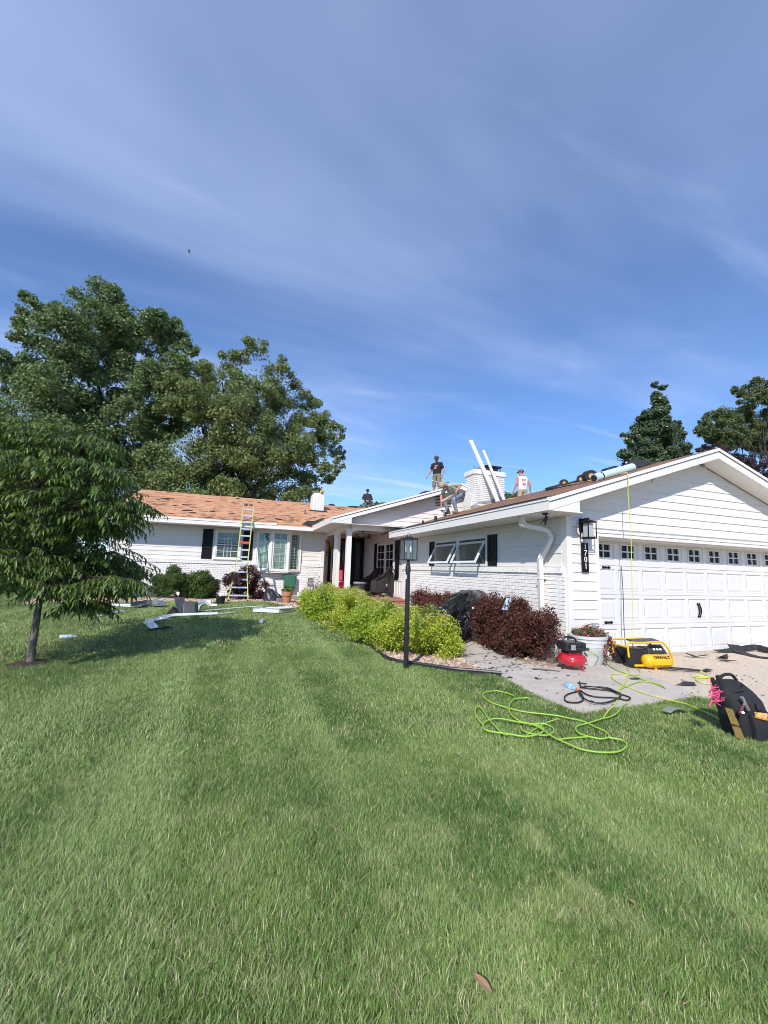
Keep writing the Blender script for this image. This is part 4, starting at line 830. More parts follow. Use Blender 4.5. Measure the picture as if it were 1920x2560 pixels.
def limb(mb, a, b, r0, r1, wob=.12, n=7, k=6):
    a, b = Vector(a), Vector(b); d = b-a; L_ = d.length; pts = []
    for i in range(k+1):
        t = i/k; p = a+d*t+Vector((random.uniform(-1, 1), random.uniform(-1, 1), random.uniform(-.4, .6)))*wob*L_*.16*math.sin(math.pi*t)*1.0; p.z += math.sin(math.pi*t)*L_*.04; pts.append(p)
    mb.tube(pts, [r0+(r1-r0)*i/k for i in range(k+1)], n)
def bigtree(name, label, base, h_fork, trunk_r, px, Y, per_area, lsize, lm, bm_=None, depth=.55, group=None, limbs=10, twigs=0, flat=.85, sub=.36, nsub=11, aspect=.6):
    """crown clumps are measured in the picture at distance Y, then spread in depth"""
    cl = []
    for i, (x, y, r) in enumerate(px):
        yy = Y*(1+random.uniform(-1, 1)*depth*.12); p = aty(x, y, yy); s = r/FPX*yy*1.05; cl.append((p, s))
    sw = sum(r for _, r in cl); base = Vector((sum(c.x*r for c, r in cl)/sw, sum(c.y*r for c, r in cl)/sw, .26)); t = thing(name, label, 'tree', base, group)
    P, D = clumpcloud(cl, per_area, sub, nsub, flat); V, F = leaves(P, D, lsize, aspect); me = npmesh('crown', V-np.array(base), F, lm)
    o = bpy.data.objects.new('crown', me); link(o, t, base)
    mb = MB(); fork = base+Vector((0, 0, h_fork)); limb(mb, base-Vector((0, 0, .1)), fork, trunk_r, trunk_r*.7, .05, 10); mb.build('trunk', bm_ or barkd, t, smooth=True)
    order = sorted(range(len(cl)), key=lambda i: -cl[i][1])[:limbs]
    for i in order:
        c, s = cl[i]; q = MB(); mid = fork.lerp(c, random.uniform(.15, .3)); mid.z = max(mid.z, fork.z*.9); limb(q, fork-Vector((0, 0, random.uniform(0, h_fork*.25))), c, trunk_r*.38, trunk_r*.10, .6)
        for j in range(twigs):
            d = Vector((random.gauss(0, 1), random.gauss(0, 1), random.uniform(-.1, 1))).normalized(); limb(q, fork.lerp(c, random.uniform(.5, .9)), c+d*s*.95, trunk_r*.12, trunk_r*.03, .4, 5, 4)
        q.build('limb', bm_ or barkd, t, smooth=True)
    print(name, len(F)); return t
oak = leafmat('mid_green_leaf', (.185, .255, .095)); oak2 = leafmat('olive_green_leaf', (.205, .260, .090)); dkl = leafmat('deep_green_leaf', (.120, .175, .085), rough=.32, spec=.6); plum = leafmat('plum_leaf', (.080, .052, .055)); elm = leafmat('grey_green_leaf', (.150, .190, .070))
t1 = [(250, 755, 49), (205, 790, 52), (300, 790, 52), (77, 770, 30), (122, 785, 32), (62, 828, 30), (150, 850, 66), (250, 870, 71), (340, 830, 52), (398, 800, 30), (385, 860, 47), (440, 840, 36), (465, 872, 26), (97, 890, 43), (42, 935, 48), (122, 955, 59), (200, 960, 76), (300, 950, 71), (390, 940, 47), (40, 1030, 80), (140, 1060, 90), (250, 1060, 80), (335, 1030, 58), (200, 1160, 90), (300, 1160, 71), (60, 1160, 90), (400, 1000, 47), (-50, 1105, 88), (130, 1260, 104), (10, 1290, 104), (260, 1260, 76), (-100, 1245, 96), (440, 930, 47), (460, 975, 42), (420, 1050, 57), (370, 1100, 66)]
bigtree('shade_tree', 'tallest leafy tree, wide and dark green, behind the left end of the house', (-11.5, 29, .26), 3.5, .55, t1, 28, 122, .165, oak, limbs=13, twigs=2)
t2 = [(645, 875, 34), (580, 900, 36), (690, 935, 42), (555, 955, 55), (640, 975, 62), (722, 990, 45), (480, 940, 48), (430, 1000, 52), (500, 1040, 72), (600, 1060, 72), (690, 1055, 62), (770, 1030, 38), (805, 1060, 36), (832, 1085, 30), (785, 1105, 45), (842, 1130, 24), (822, 1185, 26), (848, 1165, 20), (560, 1150, 75), (460, 1140, 72), (660, 1155, 68), (740, 1180, 52), (400, 1160, 55), (520, 1230, 60), (620, 1230, 60), (710, 1235, 50), (440, 1230, 60), (775, 1215, 32), (800, 1150, 30), (350, 1200, 50), (500, 1000, 50), (545, 1015, 50), (620, 1020, 60), (700, 1110, 60), (745, 1110, 50), (590, 1120, 70), (480, 1200, 60), (570, 1240, 50), (670, 1230, 50), (740, 1245, 40)]
bigtree('shade_tree', 'round loose-crowned tree with bare inner branches behind the stripped left roof', (1.2, 29, .26), 3.0, .40, t2, 26, 135, .14, oak2, limbs=16, twigs=3, sub=.33)
t3 = [(1637, 962, 11), (1656, 968, 13), (1641, 990, 20), (1652, 1015, 28), (1622, 1035, 24), (1600, 1066, 32), (1650, 1066, 40), (1692, 1066, 20), (1700, 1085, 24), (1578, 1095, 30), (1620, 1115, 48), (1686, 1110, 42), (1566, 1140, 30), (1640, 1155, 52), (1710, 1140, 30), (1600, 1180, 45), (1690, 1170, 40), (1575, 1170, 30), (1555, 1190, 16), (1640, 1210, 60), (1625, 1080, 36), (1665, 1100, 40), (1600, 1130, 42), (1668, 1145, 46), (1620, 1175, 50), (1655, 1190, 50), (1580, 1195, 36), (1648, 1002, 30), (1645, 1032, 40), (1640, 1062, 50)]
bigtree('linden_tree', 'pointed double-topped dark glossy tree rising behind the garage roof', (17.5, 24, .26), 2.5, .30, t3, 24, 300, .165, dkl, limbs=8, depth=.3)
t4 = [(1885, 965, 34), (1915, 975, 40), (1850, 980, 24), (1835, 975, 14), (1810, 1030, 32), (1780, 1040, 30), (1760, 1055, 20), (1850, 1040, 45), (1905, 1050, 55), (1800, 1075, 40), (1755, 1085, 20), (1850, 1095, 45), (1910, 1120, 55), (1960, 1020, 70), (1980, 1120, 80), (1745, 1075, 18), (1780, 1095, 28), (1875, 1005, 40), (1830, 1060, 42), (1885, 1090, 50), (1820, 1100, 38), (1765, 1070, 26)]
bigtree('hackberry_tree', 'spreading olive green tree at the upper right beyond the garage gable', (21.5, 23, .26), 3, .35, t4, 23, 310, .145, elm, limbs=9, twigs=2)
t5 = [(1775, 1125, 28), (1815, 1140, 38), (1860, 1160, 45), (1900, 1185, 50), (1830, 1180, 40), (1750, 1125, 14), (1790, 1165, 30), (1880, 1230, 50), (1940, 1220, 60)]
bigtree('plum_tree', 'dark purple-leaved tree showing just above the right garage slope', (17.3, 19.5, .26), 1.5, .22, t5, 19.5, 190, .14, plum, limbs=6)
t6 = [(1270, 1248, 22), (1290, 1240, 16), (1258, 1262, 20), (1310, 1262, 22), (1340, 1262, 18), (1360, 1248, 8)]
bigtree('garden_tree', 'small green treetop peeking over the roof beside the brick chimney', (13.5, 30, .26), 2, .2, t6, 30, 60, .2, oak, limbs=4)
t7 = [(925, 1262, 14), (942, 1264, 12), (955, 1262, 8), (910, 1270, 14), (968, 1268, 10)]
bigtree('garden_tree', 'faint low treetop behind the worker on the far ridge', (7.5, 36, .26), 2, .2, t7, 36, 60, .2, oak2, limbs=3)
# dark hedge and shrubs far left, behind the ornamental tree
def shrub(name, label, base, clumps, per_area, lsize, lm, group=None, cat='shrub', stems=5, flat=1.0, sub=.36, nsub=12, aspect=.55, up=.35, rnd=.8, extra=None):
    base = Vector(base); t = thing(name, label, cat, base, group); P, D = clumpcloud(clumps, per_area, sub, nsub, flat); k = P[:, 2] > base.z+.02; P, D = P[k], D[k]; V, F = leaves(P, D, lsize, aspect, up, rnd)
    link(bpy.data.objects.new('foliage', npmesh('foliage', V-np.array(base), F, lm)), t, base)
    if stems:
        mb = MB()
        for i in range(stems):
            c, r = random.choice(clumps); limb(mb, base+Vector((random.uniform(-.08, .08), random.uniform(-.08, .08), -.02)), Vector(c)+Vector((random.uniform(-.5, .5)*r, random.uniform(-.5, .5)*r, r*.3)), .018, .006, .5, 5, 4)
        o = mb.build('stem', bark, t); o['kind'] = 'stuff'
    if extra: extra(t, base, P, D)
    return t
def pxclumps(lst, Y, jit=.3): return [(aty(x, y, Y+random.uniform(-jit, jit)), r/FPX*Y*1.05) for x, y, r in lst]
hedge_l = leafmat('dark_hedge_leaf', (.035, .058, .022)); 
shrub('hedge', 'dark tall hedge along the far left edge of the lawn', gp(20, 1478), pxclumps([(-60, 1400, 90), (20, 1420, 60), (80, 1430, 55), (-20, 1340, 80), (60, 1350, 70), (130, 1360, 60), (140, 1440, 45), (30, 1280, 80), (120, 1290, 70), (190, 1380, 60), (-100, 1300, 90)], 21, .8), 60, .14, hedge_l, cat='hedge')
shrub('evergreen_shrub', 'low green shrub half hidden behind the ornamental tree trunk', gp(185, 1492), pxclumps([(150, 1470, 28), (190, 1462, 32), (225, 1466, 30), (130, 1478, 18)], 16.2, .2), 170, .07, leafmat('bright_shrub_leaf', (.085, .13, .03)))
barb = leafmat('dark_red_barberry_leaf', (.110, .040, .026), island=.5, hue=.03, trans=.25); 
shrub('barberry_shrub', 'dim maroon shrub at the left corner of the house', gp(285, 1494), pxclumps([(285, 1455, 38), (255, 1465, 28), (318, 1460, 28), (285, 1425, 28)], 15.8, .2), 800, .05, leafmat('dusky_maroon_leaf', (.045, .022, .02), island=.4), group=None)
yewl = leafmat('yew_needle_tuft', (.105, .165, .040), island=.4)
yt = shrub('yew_shrub', 'flat-topped clipped green yew on crooked bare trunks', gp(455, 1499), pxclumps([(410, 1460, 24), (440, 1455, 26), (475, 1455, 26), (505, 1460, 26), (528, 1470, 22), (400, 1470, 14), (525, 1488, 18), (500, 1483, 18), (470, 1470, 18), (430, 1468, 18)], 15.7, .25), 950, .075, yewl, stems=0, flat=.85, aspect=.3, sub=.5, nsub=16)
mb = MB(); b0 = aty(455, 1492, 15.65); b0.z = g(b0.x, b0.y)
for x, y in ((415, 1478), (437, 1474), (462, 1472), (488, 1478), (508, 1490)):
    limb(mb, b0+Vector((random.uniform(-.1, .1), 0, -.03)), aty(x, y-6, 15.6+random.uniform(-.2, .2)), .042, .028, .8, 7, 6)
o = mb.build('trunk', bark, yt, smooth=True)
shrub('barberry_shrub', 'rounded maroon barberry bush standing behind the lime ladder', gp(615, 1499), pxclumps([(600, 1455, 25), (625, 1450, 28), (580, 1458, 22), (648, 1464, 22), (612, 1478, 26), (590, 1482, 18), (640, 1482, 18), (575, 1440, 10), (605, 1432, 12)], 15.5, .25), 1100, .055, leafmat('wine_barberry_leaf', (.075, .020, .022), island=.5, hue=.03), aspect=.35, up=.6)
# barberry hedge along the garage wall
def hedge_clumps(x0, x1, y0, y1, z0, z1, r, n):
    out = []
    for _ in range(n): out.append((Vector((random.uniform(x0+r, x1-r), random.uniform(y0+r, y1-r), random.uniform(z0+r*.8, z1-r))), r*random.uniform(.75, 1.15)))
    return out
def shoots(count, ln, m):
    def f(t, base, P, D):
        idx = np.argsort(-P[:, 2]+rng.normal(0, .10, len(P)))[:count*3:3]; V = []; F = []
        for i in idx:
            p = Vector(P[i]); d = Vector((random.uniform(-.45, .45), random.uniform(-.45, .45), 1)).normalized(); L_ = ln*random.uniform(.4, 1.2); k = int(L_/.016)
            for j in range(k):
                c = p+d*(L_*j/k); a = j*2.4; o_ = Vector((math.cos(a), math.sin(a), .5)).normalized(); s = .026; sd_ = d.cross(o_).normalized(); b = len(V)
                V += [c, c+o_*s*.5+sd_*s*.2, c+o_*s, c+o_*s*.5-sd_*s*.2]; F.append((b, b+1, b+2, b+3))
        V = np.array([tuple(v) for v in V]); link(bpy.data.objects.new('young_shoot', npmesh('young_shoot', V-np.array(base), np.array(F), m)), t, base)['kind'] = 'stuff'
    return f
bx1 = hedge_clumps(4.35, 5.35, 5.98, 7.55, .0, 1.0, .27, 44)+[(Vector((4.62, 5.98, .42)), .27), (Vector((4.72, 5.86, .62)), .24), (Vector((4.95, 5.85, .50)), .26), (Vector((5.1, 5.9, .70)), .2), (Vector((4.55, 6.1, .25)), .22), (Vector((4.85, 5.9, .25)), .2)]
barb_b = leafmat('red_barberry_leaf', (.140, .045, .028), island=.6, hue=.035, trans=.25)
shrub('barberry_hedge', 'big dark red barberry hedge between the black plastic and the downspout', (4.85, 6.6, .0), bx1, 760, .038, barb, cat='hedge', stems=14, sub=.48, nsub=15, extra=shoots(210, .17, barb_b))
bx2 = hedge_clumps(4.30, 5.35, 8.6, 10.6, .05, 1.02, .27, 30)
shrub('barberry_hedge', 'reddish barberry hedge under the awning windows beyond the black plastic', (4.85, 9.6, .08), bx2, 520, .042, barb_b, cat='hedge', stems=10, sub=.48, extra=shoots(150, .2, barb_b))
# yellow-green spirea row with dusty pink flower heads
spir = leafmat('chartreuse_leaf', (.47, .54, .060), island=.35, hue=.025, trans=.35); spig = leafmat('lime_leaf', (.36, .48, .05), island=.35, hue=.02, trans=.35); pinkf = mat('dusty_pink_floret', (.60, .42, .34), .8, island=.3)
def flowers(count, rad):
    def f(t, base, P, D):
        c0 = P.mean(0); sc = P[:, 2]*1.2 - .35*(P[:, 1]-c0[1]) + rng.normal(0, .10, len(P)); idx = np.argsort(-sc)[:count*14:14]; Vs = []; 
        Q = []; 
        for i in idx: m = 26; q = rng.normal(0, 1, (m, 3)); q = unit(q); q[:, 2] = np.abs(q[:, 2])*.5; Q.append(P[i]+q*rad*rng.uniform(.3, 1, (m, 1))+np.array([0, 0, .03]))
        Q = np.concatenate(Q); V, F = leaves(Q, np.tile([0, 0, 1.], (len(Q), 1)), .013, .8, .5, .6); link(bpy.data.objects.new('flower_head', npmesh('flower_head', V-np.array(base), F, pinkf)), t, base)['kind'] = 'stuff'
    return f
spl = [('nearest yellow-green spirea, right behind the lamp post', (1045, 1652), .80, .74, spir, .036), ('second yellow-green spirea, just left of the lamp post base', (950, 1622), .80, .70, spig, .037), ('third yellow-green spirea of the row counting from the lamp post', (885, 1588), .85, .68, spir, .040), ('fourth yellow-green spirea, in front of the white corner porch post', (830, 1556), .95, .66, spig, .046), ('far end yellow-green spirea below the wire plant stand', (803, 1530), .78, .56, spir, .055), ('yellow-green spirea in front of the brick porch step', None, .80, .40, spig, .045), ('yellow-green spirea between the lamp post and the black plastic', None, .55, .66, spir, .038)]
alt = {5: Vector((3.25, 9.6, .05)), 6: Vector((3.20, 7.2, 0))}
for i, (lab, pp, rad, hh, lm, ls) in enumerate(spl):
    b = gp(*pp) if pp else alt[i]; d = Vector((b.x, b.y, 0)).normalized(); c = b+d*rad*.72 if pp else b; c.z = g(c.x, c.y); cl = []
    for _ in range(30 if pp else 24):
        a = random.uniform(0, 6.283); rr = rad*.72*math.sqrt(random.random()); z = random.uniform(.14, hh*1.0)*math.sqrt(max(.15, 1-(rr/rad)**2)); cl.append((c+Vector((math.cos(a)*rr, math.sin(a)*rr, z)), .21*random.uniform(.8, 1.2)*rad/.72))
    shrub('spirea_shrub', lab, c, cl, 620 if i < 2 or i == 6 else 380, ls, lm, group='spirea row along the walk', stems=8, extra=flowers(75 if i < 2 else 95, .045 if i < 2 else .055), aspect=.55, sub=.48, nsub=14)

# ornamental tree on the lawn: drooping shoots of long narrow leaves
OB = gp(75, 1660); ot = thing('ornamental_tree', 'young lawn tree with long drooping narrow leaves and a slim grey trunk', 'tree', OB)
tp = [aty(*q, OB.y+dy) for q, dy in (((73, 1668), 0), ((76, 1652), 0), ((80, 1620), .02), ((88, 1570), .05), ((95, 1525), .08), ((100, 1490), .1), ((104, 1440), .12), ((106, 1380), .15), ((104, 1300), .15), ((100, 1200), .1))]
mb = MB(); mb.tube(spline(tp, 3), [.090, .068, .058]+[.052-.0013*i for i in range(25)], 12); 
mb.build('trunk', mat('smooth_grey_bark', (.16, .13, .11), .85, var=.3, scale=10, bump=.6, bscale=30, stretch=(1, 1, 4)), ot, smooth=True)
ocl = [(60, 1075, 45), (15, 1120, 60), (140, 1105, 60), (205, 1120, 45), (85, 1165, 75), (185, 1175, 75), (220, 1180, 45), (20, 1225, 80), (120, 1250, 85), (205, 1250, 75), (253, 1262, 48), (303, 1262, 30), (60, 1320, 85), (165, 1330, 80), (213, 1318, 60), (258, 1290, 45), (258, 1400, 55), (303, 1425, 34), (205, 1415, 55), (130, 1420, 60), (40, 1405, 65), (70, 1465, 40), (-60, 1180, 90), (-70, 1320, 100), (-60, 1420, 70), (243, 1460, 40), (220, 1510, 18), (175, 1462, 35), (190, 1470, 30), (288, 1455, 25)]
LV = [(0, 0, 0), (-.5, .28, 0), (0, .30, -.03), (.5, .28, 0), (-.36, .68, -.10), (0, .70, -.13), (.36, .68, -.10), (0, 1.0, -.30)]
LF = [(0, 2, 1), (0, 3, 2), (1, 2, 5, 4), (2, 3, 6, 5), (4, 5, 7), (5, 6, 7)]
# leaf of 0.15 x 0.036 m, length along +Y, arched down
lfm = leafmat('drooping_leaf', (.115, .190, .030), island=.3, hue=.02, trans=.35, rough=.38, spec=.5); lfm_in = leafmat('inner_leaf', (.055, .095, .022), island=.3, trans=.3)
LVn = np.array([(x*.031, y*.132, z*.125+abs(x)*.012) for x, y, z in LV]); lm_ = bpy.data.meshes.new('leaf'); lm_.from_pydata([tuple(v) for v in LVn], [], LF); lm_.materials.append(lfm); lm_.polygons.foreach_set('use_smooth', [True]*len(LF))
mats_l = []     # leaf placements
brm = MB(); hub = [aty(104, 1440, OB.y+.12), aty(105, 1380, OB.y+.15), aty(104, 1300, OB.y+.15), aty(103, 1230, OB.y+.12)]
for (x, y, r) in ocl:
    yy = OB.y+random.uniform(-.75, .75); c = aty(x, y, yy); s = r/FPX*yy
    h_ = min(hub, key=lambda q: (q-c).length+.6*max(0, q.z-c.z+.1)); q = MB(); limb(q, h_, c, .028, .010, .8, 6, 5); q.build('branch', barkd, ot, smooth=True)
    for _ in range(int(40+s*62)):
        d = Vector((random.gauss(0, 1), random.gauss(0, 1), random.gauss(.15, .8))).normalized(); st = c+d*s*random.uniform(.35, 1.0); st.z = c.z+(st.z-c.z)*.62; hd = Vector((d.x, d.y, random.uniform(-.10, .38))).normalized(); L_ = random.uniform(.22, .45); nl = random.randint(9, 14); prev = st; pts = [st]
        for j in range(nl):
            t = (j+1)/nl; p = st+hd*L_*t+Vector((0, 0, -.20*L_*t*t*2)); tg = (p-prev).normalized(); side = tg.cross(Vector((0, 0, 1))); side = side.normalized() if side.length > .05 else Vector((1, 0, 0)); sg = 1 if j % 2 else -1
            ld = (tg*.55+side*sg*.62+Vector((0, 0, -random.uniform(.12, .85)))).normalized(); xn = ld.cross(Vector((0, 0, 1))+side*sg*random.uniform(-.3, .3)).normalized(); zn = xn.cross(ld); sc_ = random.uniform(.55, 1.05)
            mats_l.append((p, xn, ld, zn, sc_)); prev = p; pts.append(p)
        brm.tube(pts[::3]+[pts[-1]], .004, 4, cap=False)
o = brm.build('twig', barkd, ot); o['kind'] = 'stuff'
mats_l.sort(key=lambda m: (m[0]-CAM).length)
front = [m for i, m in enumerate(mats_l) if i < 2600]; pick = set(range(0, 2600, 9)); k = 0
for i in sorted(pick):
    p, xn, ld, zn, sc_ = mats_l[i]; o = bpy.data.objects.new('leaf', lm_); COL.objects.link(o); o.parent = ot; o.matrix_local = Matrix(((xn.x*sc_, ld.x*sc_, zn.x*sc_, p.x-OB.x), (xn.y*sc_, ld.y*sc_, zn.y*sc_, p.y-OB.y), (xn.z*sc_, ld.z*sc_, zn.z*sc_, p.z-OB.z), (0, 0, 0, 1))); WL[o] = p; k += 1
rest = [m for i, m in enumerate(mats_l) if i not in pick]; A = np.array([[tuple(m[0]), tuple(m[1]*m[4]), tuple(m[2]*m[4]), tuple(m[3]*m[4])] for m in rest])
V = (A[:, 0][:, None, :] + LVn[None, :, 0, None]*A[:, 1][:, None, :] + LVn[None, :, 1, None]*A[:, 2][:, None, :] + LVn[None, :, 2, None]*A[:, 3][:, None, :]).reshape(-1, 3)
TF = []
for f in LF: TF += [f] if len(f) == 3 else [(f[0], f[1], f[2]), (f[0], f[2], f[3])]
F = (np.array(TF)[None]+np.arange(len(rest))[:, None, None]*8).reshape(-1, 3); me = npmesh('crown', V-np.array(OB), F, lfm, smooth=True); o = link(bpy.data.objects.new('crown', me), ot, OB); o['kind'] = 'stuff'
print('ornamental leaves', len(mats_l), k)
# bare soil ring round the trunk
mb = MB(); mb.lathe(OB+Vector((.0, 0, 0)), [(.30, .004), (.22, .02), (.12, .035), (.02, .04)], 24); tag(mb.build('soil_ring', mat('dark_mulch', (.05, .035, .025), .95, var=.5, scale=30, bump=1, bscale=60), None), kind='structure')
# ---------------------------------------------------------------- things standing about the garden and the drive
# lamp post
LB = gp(1014.5, 1673); lp = thing('lamp_post', 'tall black lamp post with a square glass lantern at the edge of the spirea bed', 'lamp post', LB)
mb = MB(); mb.lathe(LB, [(.037, -.05), (.036, .70), (.0395, .703), (.0395, .722), (.035, .725), (.034, 1.40), (.040, 1.405), (.040, 1.46), (.034, 1.50), (.022, 1.535), (.022, 1.575)], 18); mb.build('post', blackm, lp, smooth=True)
lz0, lz1, hw = 1.585, 1.895, .100; mb = MB(); rotl = Matrix.Rotation(R(-3), 3, 'Z')
def LC(x, y, z): return LB + rotl@Vector((x, y, 0)) + Vector((0, 0, z))
for sx_ in (-1, 1):
    for sy_ in (-1, 1): mb.bar(LC(sx_*hw, sy_*hw, lz0), LC(sx_*hw, sy_*hw, lz1), .011, .011, up=(0, 1, 0))
    for z in (lz0, lz1): mb.bar(LC(-hw-.007, sx_*hw, z), LC(hw+.007, sx_*hw, z), .014, .014); mb.bar(LC(sx_*hw, -hw, z), LC(sx_*hw, hw, z), .0138, .0138)
mb.box(LC(0, 0, lz1+.014), (.214, .214, .014), rot=rotl); mb.box(LC(0, 0, lz1+.03), (.10, .10, .02), rot=rotl); mb.box(LC(0, 0, lz0), (.06, .20, .012), rot=rotl); mb.box(LC(0, 0, lz0-.004), (.20, .06, .012), rot=rotl)
mb.tube(spline([LC(-.022, 0, lz1+.04), LC(-.022, 0, lz1+.075), LC(0, 0, lz1+.085), LC(.022, 0, lz1+.075), LC(.022, 0, lz1+.04)], 4), .005, 6); lf_ = mb.build('lantern_frame', blackm, lp)
for sx_ in (-1, 1):
    mb = MB(); mb.box(LC(sx_*hw*.97, 0, (lz0+lz1)/2), (.002, hw*1.86, lz1-lz0-.016), rot=rotl); mb.build('pane', glassd, lf_)
    mb = MB(); mb.box(LC(0, sx_*hw*.97, (lz0+lz1)/2), (hw*1.86, .002, lz1-lz0-.016), rot=rotl); mb.build('pane', glassd, lf_)
    c = LC(sx_*.036, 0, lz0); mb = MB(); mb.lathe(c, [(.009, .02), (.009, .10), (.011, .10), (.011, .115)], 8); mb.tube(spline([LC(0, 0, lz0+.01), LC(sx_*.02, 0, lz0+.02), LC(sx_*.036, 0, lz0+.035)], 3), .005, 6); mb.build('candle_holder', blackm, lf_)
    mb = MB(); mb.lathe(c, [(.008, .115), (.015, .14), (.013, .17), (.004, .205), (.001, .215)], 10); mb.build('bulb', mat('clear_bulb', (.85, .83, .78), .15), lf_, smooth=True)
mb = MB(); mb.b2((LB.x-.050, LB.y-.03, 1.30), (LB.x-.033, LB.y+.01, 1.36)); mb.build('light_sensor', white, lp)
# lawn edging
ed = [Vector((p.x, p.y, p.z+.05)) for p in spline(edge, 6)]; mb = MB(); mb.tube(ed, .022, 8); n0 = len(mb.v)
vs = []; 
for p in ed: vs += [(p.x, p.y, p.z-.11), (p.x, p.y, p.z-.012), (p.x-.008, p.y-.010, p.z-.012), (p.x-.008, p.y-.010, p.z-.11)]
k = len(ed); mb.add(vs, [(4*i+j, 4*i+(j+1) % 4, 4*(i+1)+(j+1) % 4, 4*(i+1)+j) for i in range(k-1) for j in range(4)])
tag(mb.build('lawn_edging', mat('black_edging_plastic', (.028, .028, .030), .45), smooth=True), 'black plastic lawn edging curving round the front of the spirea bed', 'edging')
# black plastic sheet over the hedge
def drape(name, label, cat, grid, m, thick=.0, nu=44, nv=60, amp=.05, seed=3, scale=6):
    from mathutils import noise
    A = [[Vector(p) for p in row] for row in grid]; nr, nc = len(A), len(A[0])
    def catm(p, t):
        n = len(p)-1; x = t*n; i = min(int(x), n-1); f = x-i; p0, p1, p2, p3 = p[max(i-1, 0)], p[i], p[i+1], p[min(i+2, n)]
        return 0.5*((2*p1)+(p2-p0)*f+(2*p0-5*p1+4*p2-p3)*f*f+(3*p1-p0-3*p2+p3)*f**3)
    V = []
    for j in range(nv+1):
        row = [catm([A[r][c] for r in range(nr)], j/nv) for c in range(nc)]
        for i in range(nu+1): V.append(catm(row, i/nu))
    W_ = []
    for k_, p in enumerate(V):
        u = (k_ % (nu+1))/nu; v = (k_//(nu+1))/nv; q = Vector((u*scale, v*scale*.5, seed)); a = noise.noise(q); b = 1-abs(noise.noise(Vector((u*scale*1.7+v*2.2, v*scale*.45, seed+7))))*2; c = 1-abs(noise.noise(Vector((u*scale*3.6-v*3, v*scale*1.6, seed+3))))*2
        d_ = abs(noise.noise(Vector((u*scale*.9-v*1.5, v*scale*.9+u*2, seed+11))))*2; W_.append(p+Vector((-.75, -.55, .35))*(amp*(.8*a+.6*b+.16*c+.9*(d_-.5))))
    F = [(j*(nu+1)+i, j*(nu+1)+i+1, (j+1)*(nu+1)+i+1, (j+1)*(nu+1)+i) for j in range(nv) for i in range(nu)]
    z0 = W_[-1]; base = Vector((z0.x, z0.y, 0)); me = npmesh(name, np.array([tuple(p-base) for p in W_]), F, m, smooth=True); o = link(bpy.data.objects.new(name, me), None, base)
    if thick: md = o.modifiers.new('solid', 'SOLIDIFY'); md.thickness = thick
    return tag(o, label, cat)
poly_b = mat('glossy_black_polythene', (.008, .008, .009), .16, spec=.5)
Yt = 8.3
drape('plastic_sheet', 'crumpled glossy black plastic sheet draped over the hedge beside the walk', 'plastic sheet',
      [[aty(1128, 1500, 8.5), aty(1150, 1478, 8.6), aty(1185, 1475, 8.5), aty(1212, 1482, 8.3), aty(1224, 1494, 8.0)],
       [aty(1098, 1516, 8.2), aty(1135, 1494, 8.2), aty(1170, 1490, 8.1), aty(1198, 1496, 7.9), aty(1212, 1506, 7.75)],
       [aty(1082, 1532, 7.9), aty(1118, 1520, 7.9), aty(1148, 1518, 7.8), aty(1178, 1520, 7.7), aty(1196, 1528, 7.6)],
       [aty(1094, 1556, 7.8), aty(1120, 1550, 7.75), aty(1146, 1548, 7.7), aty(1170, 1550, 7.6), aty(1188, 1552, 7.55)],
       [aty(1104, 1586, 7.6), aty(1122, 1580, 7.6), aty(1146, 1578, 7.55), aty(1166, 1578, 7.5), aty(1186, 1572, 7.5)],
       [gp(1104, 1612, .03), gp(1124, 1611, .03), gp(1145, 1611, .03), gp(1164, 1612, .03), gp(1180, 1604, .03)]], poly_b, .004, nu=70, nv=90, amp=.10, scale=4.2)
pq = [aty(1256, 1524, 6.3), aty(1268, 1496, 6.45), aty(1281, 1499, 6.5), aty(1270, 1526, 6.32)]
mb = MB(); mb.ext(pq, (.01, .03, .012)); tag(mb.build('wrapper_scrap', mat('pale_blue_film', (.55, .66, .78), .4, bump=.4, bscale=20)), 'pale blue wrapper scrap stuck in the big red hedge', 'wrapper')
# stone block by the downspout
mb = MB(); c = gp(1388, 1662); mb.box(c+Vector((.05, .12, .04)), (.20, .12, .085), rz=R(20)); tag(bevel(mb.build('splash_stone', mat('brown_stone', (.13, .10, .085), .9, var=.3, scale=20, bump=.6, bscale=60)), .008), 'brown stone block beside the foot of the downspout', 'stone')

# red pancake compressor
C = gp(1450, 1684); C = Vector((C.x+.03, C.y+.18, .022)); rc = thing('air_compressor', 'small red round-tank air compressor with a black motor cover', 'compressor', C)
mb = MB(); mb.lathe(C, [(.02, .055), (.13, .06), (.185, .09), (.205, .13), (.205, .165), (.185, .21), (.13, .245), (.02, .25)], 28); mb.build('tank', red, rc, smooth=True)
mb = MB(); mb.lathe(C, [(.206, .142), (.209, .146), (.209, .152), (.206, .156)], 28); mb.build('tank_seam', red, rc, smooth=True)
mb = MB(); mb.box(C+Vector((-.005, .0, .345)), (.33, .27, .13), rz=R(-12)); sh = bevel(mb.build('motor_cover', plast, rc), .025, 3)
mb = MB(); mb.box(C+Vector((0, 0, .265)), (.22, .2, .05), rz=R(-12)); mb.build('motor_base', plast, rc)
mb = MB(); mb.tube(spline([C+Vector((-.13, .03, .40)), C+Vector((-.12, .03, .455)), C+Vector((-.05, .02, .475)), C+Vector((.05, 0, .455)), C+Vector((.09, -.01, .40))], 5), .014, 8); mb.build('carry_handle', plast, rc, smooth=True)
for k in range(3):
    mb = MB(); mb.box(C+Vector((-.02, -.128-.002*k, .315+.025*k)), (.24, .012, .008), rz=R(-12)); mb.build('vent_slot', black, rc)
